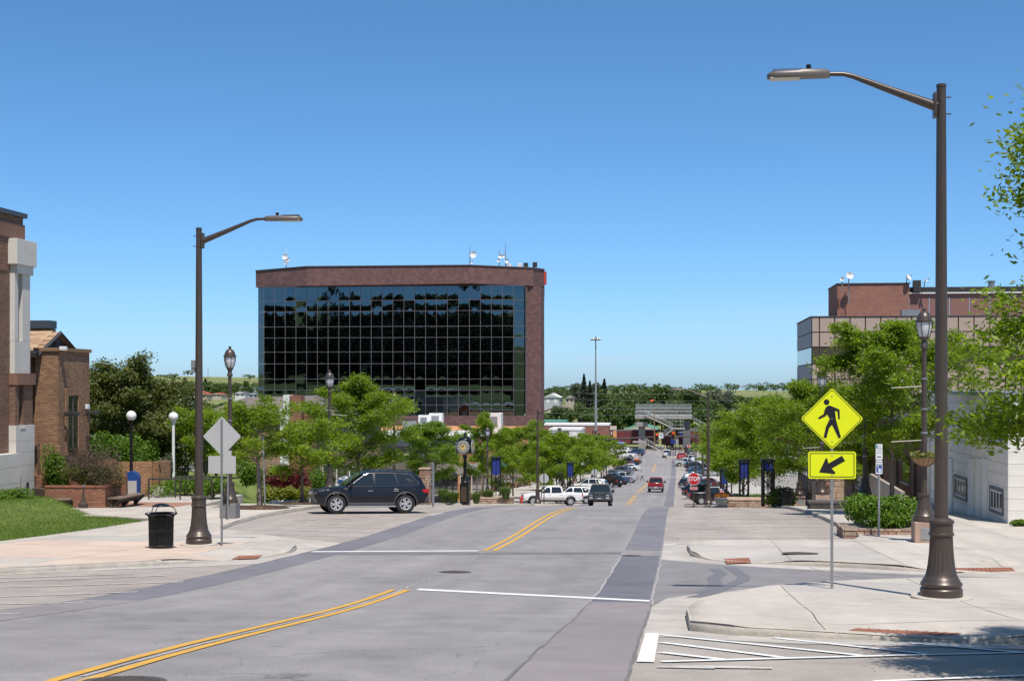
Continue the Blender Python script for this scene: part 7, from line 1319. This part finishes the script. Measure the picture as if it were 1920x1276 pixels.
# ---- boxcars on the railway
mar = mat('boxcar_maroon', (.155, .032, .034), .7, var=.18, scale=1.2, big=.2, bigscale=.3); YT = 408.0; zT = gz(YT)
MB().box(-160, 160, YT - 3, YT + 3, zT - .5, zT + .25).build('railway_bed', mat('ballast', (.2, .18, .165), .95, var=.3, scale=6), kind='structure'); t = thing('railway_track', 'pair of rails running across the end of the street', 'track', (0, YT, zT + .25))
for s in (-1, 1): MB().box(-160, 160, s*.72 - .04, s*.72 + .04, 0, .18).build('rail', mat('rail_steel', (.16, .12, .10), .5, .5, var=.1), t)
def boxcar(label, xc, tone):
    t = thing('boxcar', label, 'train car', (xc, YT, zT + .43), 0, 'maroon boxcars'); L, H = 15.2, 3.6
    MB().cbox((0, 0, 1.0 + H/2), (L, 2.9, H), .06).build('body', mar if tone else mat('boxcar_brown', (.13, .04, .034), .7, var=.2, scale=1.2, big=.2), t); MB().prism([(-1.5, 1.0 + H), (1.5, 1.0 + H), (0, 1.28 + H)], -L/2, L/2, 'x').build('roof', dkroof, t)
    for i in range(17):
        x = -L/2 + .3 + i * (L - .6) / 16
        if abs(x) > 1.9: MB().box(x - .06, x + .06, -1.53, -1.445, 1.1, 1.0 + H - .1).build('side_rib', mar, t)
    d = MB().box(-1.7, 1.7, -1.56, -1.46, 1.1, 1.0 + H - .15).build('sliding_door', mar, t); MB().box(-.05, .05, -1.6, -1.561, 1.3, 4).build('door_bar', dkmetal, d); MB().box(-L/2, L/2, -1.4, 1.4, .75, .98).build('underframe', dkmetal, t); mb = MB(); mb.M = Matrix.Translation((-L/2 + 1.6, -1.47, 3.9)) @ Matrix.Rotation(R(90), 4, 'X'); mb.lathe([(0, .42), (.02, .42)], 20); mb.build('round_emblem', swhite, t)
    for s in (-1, 1):
        b = MB().box(s*5.4 - 1.3, s*5.4 + 1.3, -1.0, 1.0, .35, .7).build('bogie', dkmetal, t); mb = MB()
        for x in (-.85, .85):
            for y in (-.75, .75): mb.tube([(s*5.4 + x, y - .06, .42), (s*5.4 + x, y + .06, .42)], .42, 16)
        mb.build('wheel', dkmetal, b)
for i, (x, lab) in enumerate(((-13.2, 'maroon boxcar behind the footbridge pier'), (2.8, 'maroon boxcar right of the footbridge stairs'), (18.8, 'maroon boxcar partly behind the right lamp post'), (34.8, 'maroon boxcar hidden behind the right trees'))): boxcar(lab, x, i != 1)
# ---- pedestrian bridge over the railway
def footbridge():
    D = 398.0; k = D / F_; O = at(1250, 846, D); cc = mat('bridge_concrete', (.30, .285, .26), .9, var=.12, scale=.8); st = mat('bridge_steel', (.33, .34, .34), .6, .4, var=.1); msh = mat('bridge_mesh_steel', (.36, .37, .37), .6, .4, var=.1); t = thing('footbridge', 'grey footbridge with caged deck and zigzag stairs over the railway', 'bridge', (O.x, O.y, gz(O.y)))
    X = lambda px: (px - 1250) * k; Z = lambda py: Zat(py, D) - gz(O.y)
    MB().cbox((X(1244), 4, Z(782)), (X(1298) - X(1190), 3.2, Z(778.5) - Z(786)), .1).build('deck', cc, t); MB().cbox((X(1203), 4, Z(796)), (X(1214) - X(1192), 4.2, 1.2), .08).build('pier_cap', cc, t); MB().cbox((X(1203), 4, Z(796)/2), (1.9, 1.6, Z(796)), .08).build('pier', cc, t); MB().cbox((X(1287), 4.6, Z(790)/2), (2.2, 1.6, Z(790)), .08).build('pier', mat('pier_dark', (.14, .14, .15), .9, var=.1), t); MB().cbox((X(1200), 4, Z(812)/2 + 2), (.9, 1, 2.2), .05).build('pier_panel', dkmetal, t)
    for sy in (2.5, 5.5):
        n = 62
        for i in range(n): x = X(1192) + (X(1296) - X(1192)) * i / (n - 1); MB().tube([(x, sy, Z(779)), (x, sy, Z(764)), (x, sy + (.35 if sy < 4 else -.35), Z(759)), (x, 4, Z(757.3))], .05, 4).build('cage_hoop', msh, t)
        for z in (778, 771, 765): MB().tube([(X(1191), sy, Z(z)), (X(1297), sy, Z(z))], .05, 5).build('cage_rail', msh, t)
    def flight(x0, y0, x1, y1, yy, w=1.6):
        a, b = Vector((X(x0), yy, Z(y0))), Vector((X(x1), yy, Z(y1))); f = thing('stair_flight', None, None, (0, 0, 0)); f.parent = t; n = 14
        for s in (-w/2, w/2):
            MB().tube([a + Vector((0, s, -.2)), b + Vector((0, s, -.2))], .2, 4).build('stringer', cc, f); MB().tube([a + Vector((0, s, 1.15)), b + Vector((0, s, 1.15))], .05, 5).build('handrail', st, f); MB().tube([a + Vector((0, s, .65)), b + Vector((0, s, .65))], .03, 4).build('mid_rail', st, f)
        mb = MB()
        for i in range(n):
            p = a.lerp(b, (i + .5) / n); MB(); mb.box(p.x - abs(b.x - a.x) / n * .55, p.x + abs(b.x - a.x) / n * .55, yy - w/2, yy + w/2, p.z - .08, p.z)
        mb.build('tread', cc, f); mb = MB()
        for i in range(10):
            for s in (-w/2, w/2): p = a.lerp(b, i / 9); mb.tube([p + Vector((0, s, -.1)), p + Vector((0, s, 1.15))], .03, 4)
        mb.build('baluster', st, f)
    flight(1209, 777, 1262, 802, 1.2); flight(1262, 803, 1232, 826, -.6); flight(1208, 828, 1247, 847, -2.4); flight(1300, 790, 1352, 818, 3.0)
    MB().cbox((X(1270), .3, Z(803)), (X(1282) - X(1254), 3.6, .4), .05).build('landing', cc, t); MB().cbox((X(1200), -1.5, Z(828)), (X(1212) - X(1186), 3.6, .4), .05).build('landing', cc, t); mb = MB()
    for px in (1256, 1266, 1276, 1281): mb.tube([(X(px), -1.2, Z(803)), (X(px), -1.2, Z(783))], .05, 5)
    for py in (783, 789, 796): mb.tube([(X(1256), -1.2, Z(py)), (X(1282), -1.2, Z(py))], .04, 5)
    mb.build('landing_cage', st, t); MB().cbox((X(1268), .3, Z(825)), (1.2, 1.2, 2 * Z(825) * .5), .05).build('landing_pier', cc, t)
footbridge()
# ---- high mast light, signal poles, utility poles
def high_mast():
    d = 300; p = gr(1117, d); t = thing('high_mast_light', 'very tall slim light mast right of the glass office', 'light mast', p); H = Zat(633, d) - p.z; MB().lathe([(0, .32), (.1, .32), (H, .12)], 12).build('mast', mat('mast_grey', (.35, .38, .40), .5, .5, var=.05), t, smooth=60); MB().lathe([(H - .35, .5), (H - .2, .5)], 16).build('ring', galv, t)
    for k in range(6): a = 2*math.pi*k/6; MB().lathe([(-.25, .28), (.0, .3), (.15, .2), (.3, .08)], 12, (.85*math.cos(a), .85*math.sin(a), H - .3)).build('floodlight', galv, t)
    MB().lathe([(H - .2, .12), (H + .3, .1), (H + .5, .02)], 10).build('top_cap', galv, t)
high_mast()
tsig = mat('signal_yellow', (.5, .30, .03), .5, var=.05); redlit = emis('signal_red_lit', (0.9, .05, .015), 1.2)
def signal_head(par, x, z, lit=True, s=1.0, face=True, y=-.25):
    h = MB().cbox((x, y, z), (.42*s, .25*s, 1.15*s), .04).build('signal_head', blackm, par)
    if face: MB().cbox((x, y + .1*s, z), (.56*s, .04, 1.3*s), .02).build('back_plate', tsig, h)
    for i, zz in enumerate((.36, 0, -.36)):
        mb = MB(); mb.M = Matrix.Translation((x, y - .17*s, z + zz*s)) @ Matrix.Rotation(R(90), 4, 'X'); mb.lathe([(0, .14*s), (.02, .14*s), (.04, .02)], 14); mb.build('lamp', redlit if i == 0 and lit else blackm, h)
def signals():
    d = 258; p = gr(1117, d, .1); k = d / F_; t = thing('traffic_signal', 'brown traffic signal pole with long mast arm left of the street', 'traffic signal', p); Z = lambda py: Zat(py, d) - p.z
    MB().lathe([(0, .22), (.3, .2), (.35, .2), (Z(808), .17)], 12).build('pole', bronze, t, smooth=40); x1 = (1237 - 1117) * k; MB().tube([(0, 0, Z(824.5)), (x1 * .5, 0, Z(821)), (x1 + .3, 0, Z(817.5))], [.2, .17, .12], 8).build('mast_arm', bronze, t); signal_head(t, (1231.5 - 1117) * k, Z(818), True, 1.1)
    s = MB().cbox(((1239 - 1117) * k, -.15, Z(816)), (.75, .03, .9), .02).build('turn_sign', swhite, t); flat('turn_arrow', [((1239 - 1117) * k + a, Z(816) + b) for a, b in ((-.25, .15), (0, .32), (0, .22), (.2, .1), (.2, -.3), (.1, -.3), (.1, .05), (0, .1), (0, -.02))], -.17, sblack, s)
    n = MB().cbox(((1159 - 1117) * k, -.1, Z(829)), ((1168 - 1149) * k, .03, 5 * k), .01).build('street_name_sign', sblue, t); mobj('lettering', textmesh('W 2nd Street', .42, .001, .006), swhite, n, loc=((1159 - 1117) * k, -.12, Z(829))); signal_head(t, .55, Z(818), False, 1.0, False); signal_head(t, -.3, Z(853), False, .7)
    p = gr(1318, 262, .1); d = 262; k = d / F_; t = thing('traffic_signal', 'traffic signal on a mast arm from the right with red lamp lit', 'traffic signal', p); Z = lambda py: Zat(py, d) - p.z; MB().lathe([(0, .22), (.3, .2), (.35, .19), (Z(812), .15)], 12).build('pole', bronze, t, smooth=40); x1 = (1241 - 1318) * k; MB().tube([(0, 0, Z(820)), (x1, 0, Z(816))], [.18, .12], 8).build('mast_arm', bronze, t); signal_head(t, (1263 - 1318) * k, Z(816), True, 1.15); signal_head(t, .5, Z(818), False, 1.0, False)
    p = gr(1240 + 65, 200, .1); d = 200
signals()
def cob2(label, px, d, ytop, rz):
    p = gr(px, d, .1); cobra(label, p, rz, scale=(Zat(ytop, d) - p.z) / 9.25, foot=False)
cob2('distant brown lamp just left of the lamp by the stop sign', 1305, 200, 806, R(180)); cob2('distant brown lamp beyond the traffic signal on the left', 1111, 268, 800, R(0))
upm = mat('utility_pole_wood', (.25, .16, .09), .9, var=.2, scale=4)
def upole(label, px, d, ytop, arms=True, m=upm):
    p = gr(px, d) if d < 420 else at(px, 800, d); z0 = land(p.x, p.y); t = thing('utility_pole', label, 'utility pole', (p.x, p.y, z0)); h = Zat(ytop, d) - z0; MB().tube([(0, 0, -.2), (0, 0, h)], [.17, .12], 8).build('pole', m, t)
    if arms: MB().cbox((0, -.15, h - .6), (2.4, .12, .14), .01).build('cross_arm', m, t)
    return t
upole('yellowish wooden pole at the footbridge stairs', 1227, 392, 765, False); pw = at(1227, 750, 392); t = thing('windsock', 'small orange windsock above the footbridge', 'windsock', (pw.x - 1.0, pw.y + .5, Zat(752, 392))); mb = MB(); mb.M = Matrix.Rotation(R(70), 4, 'Y'); mb.lathe([(0, .3), (.5, .26), (1.0, .15)], 12); mb.build('sock', mat('windsock_orange', (.75, .12, .03), .7, var=.05), t); MB().tube([(0, 0, 0), (0, 0, -7)], .05, 5).build('pole', galv, t)
upole('grey pole right of the far lamp beside the traffic signal', 1335, 300, 790, True, grmetal); upole('thin pole standing on the left hill', 390, 900, 690, False, dkmetal); upole('hill pole right of the ornamental lamp', 458, 1000, 700, True, dkmetal); upole('mast among the right far trees', 1375, 640, 726, False, dkmetal); upole('pole left of the beige office', 1457, 500, 736, True, dkmetal)
wire = mat('wire_grey', (.25, .26, .28), .6, var=0)
for i, (y0, y1) in enumerate(((732, 735), (744, 747), (760, 764), (771, 776))):
    a, b = at(960, y0, 440), at(1560, y1, 440); P = [a.lerp(b, q / 16) + Vector((0, 0, -4 * (q / 16) * (1 - q / 16) * .9)) for q in range(17)]; t = MB().tube(P, .022, 4).build('overhead_wire', wire, label=('highest', 'second', 'third', 'lowest')[i] + ' overhead power wire crossing before the hillside trees', cat='wire')
for px, lab, o in ((1248, 'yellow bollard left of the far stop sign', 0), (1311, 'yellow bollard right of the far lamp', 0), (1279, 'yellow bollard at the right of the small banner tower', 0)):
    p = gr(px, 388); t = thing('bollard', lab, 'bollard', p); MB().lathe([(0, .14), (1.6, .14), (1.7, .08)], 10).build('tube', mat('bollard_yellow', (.6, .42, .08), .6, var=.1), t); MB().lathe([(1.2, .145), (1.35, .145)], 10).build('reflective_band', swhite, t)
p = gr(1160, 385); t = thing('shop_sign', 'cream shop sign board on a post left of the boxcars', 'sign', (at(1150, 800, 388).x, at(1150, 800, 388).y, gz(388))); Z = lambda py: Zat(py, 388) - gz(388); MB().tube([(0, 0, 0), (0, 0, Z(805))], .15, 6).build('post', dkmetal, t); MB().box(-.9, .9, -.2, .2, Z(805), Z(798)).build('board', creamm, t); MB().box(-.1, .9, -.18, .18, Z(823), Z(807)).build('lower_board', mat('sign_orange', (.6, .3, .12), .6, var=.05), t)
p = gr(1262, 345); t = MB().cbox((0, 0, .35), (3.2, 5, .7), .1).build('concrete_island', conc, label='raised concrete median at the far end of the street', cat='median', loc=gr(1262, 352, -.2))
# ---- woods
def blob_tree(C, base, H, rd, r, n, conic=False):
    if conic:
        q = r.random(n) ** .8; rr = rd * (1 - q) * (.45 + .55 * r.random(n)) * (1 + .25 * np.sin(q * 60)); a = r.uniform(0, 6.28, n); C.append(np.stack([base[0] + rr*np.cos(a), base[1] + rr*np.sin(a), base[2] + H*.08 + q*H*.92], 1)); return
    k = 16; cs = np.stack([r.normal(0, .42, k) * rd, r.normal(0, .42, k) * rd, H * (.36 + .45 * r.random(k))], 1); cs[:3, 2] = H * r.uniform(.75, .9, 3); i = r.integers(0, k, n); u = r.normal(0, 1, (n, 3)); u /= np.linalg.norm(u, axis=1)[:, None]
    C.append(np.array(base) + cs[i] + u * (r.random(n)[:, None] ** .4) * np.array([rd * .34, rd * .34, H * .16]))
def wood_patch(name, label, trees, lm, leaf, per, seed, trunks=True):
    r = np.random.default_rng(seed); C = []; mb = MB()
    for (x, y, H, rd) in trees: z = land(x, y) - .2; blob_tree(C, (x, y, z), H, rd, r, per); mb.tube([(x, y, z), (x, y, z + H * .5)], [.3, .15], 5)
    C = np.concatenate(C); t = thing(name, label, 'woodland', (0, 0, 0)); t['kind'] = 'stuff'; o = mobj('canopy', leaves_mesh(name, C, leaf, leaf * .7, r, 1.0), lm, t); o['kind'] = 'stuff'; o = mb.build('trunks', bark, t); o['kind'] = 'stuff'
rr = random.Random(21); T = []
for px in range(1140, 1500, 10):
    d = rr.uniform(520, 640); p = at(px + rr.uniform(-5, 5), 720, d); 
    yt = 752 if px < 1040 else interp([(1040, 742), (1090, 735), (1120, 722), (1180, 730), (1210, 722), (1260, 724), (1300, 730), (1340, 748), (1400, 752), (1500, 757)], px) + rr.uniform(-4, 10); T.append((p.x, p.y, max(4, Zat(yt, d) - land(p.x, p.y)), rr.uniform(4, 7)))
for px in list(range(1150, 1330, 13)) + [1030, 1100, 1126]:
    d = rr.uniform(450, 505); p = at(px, 720, d); T.append((p.x, p.y, max(5, Zat(rr.uniform(752, 772), d) - land(p.x, p.y)), rr.uniform(4, 6)))
for px in range(1335, 1500, 14): d = rr.uniform(440, 520); p = at(px, 720, d); T.append((p.x, p.y, max(5, Zat(rr.uniform(768, 782), d) - land(p.x, p.y)), rr.uniform(4, 6)))
wood_patch('hillside_wood', 'green wooded hillside beyond the railway and footbridge', T, farl, .75, 1500, 5); T = []
for px in range(1012, 1115, 7): d = rr.uniform(640, 720); p = at(px, 720, d); T.append((p.x, p.y, max(5, Zat(rr.uniform(722, 736), d) - land(p.x, p.y)), rr.uniform(4, 6)))
wood_patch('ridge_wood', 'loose tree line behind the hillside barn and spruces', T, farl, .8, 900, 6); T = []
for px in list(range(330, 430, 6)) + list(range(440, 480, 8)): d = rr.uniform(780, 880); p = at(px, 720, d); T.append((p.x, p.y, max(5, Zat(rr.uniform(713, 724), d) - land(p.x, p.y)), rr.uniform(5, 8)))
for px in (355, 372, 402, 418, 425, 448): d = rr.uniform(500, 640); p = at(px, 720, d); T.append((p.x, p.y, max(3, Zat(rr.uniform(750, 756), d) - land(p.x, p.y)), 4))
wood_patch('shelter_belt', 'dark belt of trees at the foot of the left hill', T, farl, .9, 900, 7); T = []
for i in range(230):
    y = rr.uniform(-190, -25); x = rr.uniform(-280, -12 - max(0, y + 60) * .2); T.append((x, y, rr.uniform(14, 21) * (1.0 if rr.random() > .10 else 1.3), rr.uniform(5, 8)))
for i in range(150): y = rr.uniform(-110, -15); x = rr.uniform(-170, -14); T.append((x, y, rr.uniform(9, 14), rr.uniform(5, 8)))
for i in range(170): y = rr.uniform(-75, -9); x = rr.uniform(-130, -13); T.append((x, y, rr.uniform(3.5, 6), rr.uniform(4, 6)))
wood_patch('uphill_wood', 'wooded rise behind the viewpoint that mirrors in the glass office', T, sprucel, 1.8, 300, 8)
T = []
for px in range(300, 1500, 13):
    if rr.random() < .55: d = rr.uniform(950, 1500); p = at(px, 720, d); T.append((p.x, p.y, rr.uniform(5, 9), rr.uniform(5, 10)))
wood_patch('distant_tree_line', 'scattered far trees dotting the open hills at the horizon', T, farl, 1.3, 260, 9, False)
def spruce(label, px, d, ytop, rd, lm=sprucel, n=2600):
    p = at(px, 720, d); z = land(p.x, p.y); H = Zat(ytop, d) - z; C = []; r = np.random.default_rng(px); blob_tree(C, (0, 0, 0), H, rd, r, n, True); t = thing('spruce_tree', label, 'spruce', (p.x, p.y, z)); mobj('crown', leaves_mesh('crown', C[0], .8, .4, r, .8, .5), lm, t); MB().tube([(0, 0, -.3), (0, 0, H * .95)], [.3, .03], 6).build('trunk', bark, t)
spruce('tallest dark spruce on the far hillside', 1095, 575, 701, 3.3); spruce('shorter spruce just right of the tallest one', 1106, 570, 714, 2.7); spruce('dark spruce right of the tall light mast', 1133, 570, 710, 3.4); spruce('small spruce before the barn slope', 1198, 560, 742, 3.0); spruce('spruce standing out of the left tree belt', 346, 830, 708, 5.0); spruce('second spruce right of the left lamp post in the tree belt', 385, 820, 709, 4.5)
def bigtree(label, px, d, ytop, rd, lm, n=5000):
    p = at(px, 720, d); z = land(p.x, p.y); H = Zat(ytop, d) - z; C = []; r = np.random.default_rng(px); blob_tree(C, (0, 0, 0), H, rd, r, n); t = thing('hillside_tree', label, 'tree', (p.x, p.y, z)); mobj('crown', leaves_mesh('crown', C[0], .65, .45, r, 1.0), lm, t); MB().tube([(0, 0, -.3), (0, 0, H * .7)], [.4, .1], 7).build('trunk', bark, t)
bigtree('silvery green tree just left of the tallest spruce', 1084, 590, 716, 4.2, farl2); bigtree('silvery tree between the two tall spruces', 1119, 590, 716, 3.8, farl2); bigtree('silver leaved tree left of the beige office horizon', 1348, 560, 729, 5.5, farl2); bigtree('rounded dense green tree below the barn', 1054, 470, 757, 6.0, farl); bigtree('broad rounded tree left of the footbridge', 1168, 460, 752, 7.0, farl, 7000); bigtree('broad leafy tree behind the caged deck', 1230, 520, 722, 8.5, farl, 8000); bigtree('rounded tree right of the caged deck', 1300, 510, 726, 7.5, farl, 7000); bigtree('dull brown green tree on the bank right of the mast', 1142, 480, 766, 4.0, olive)
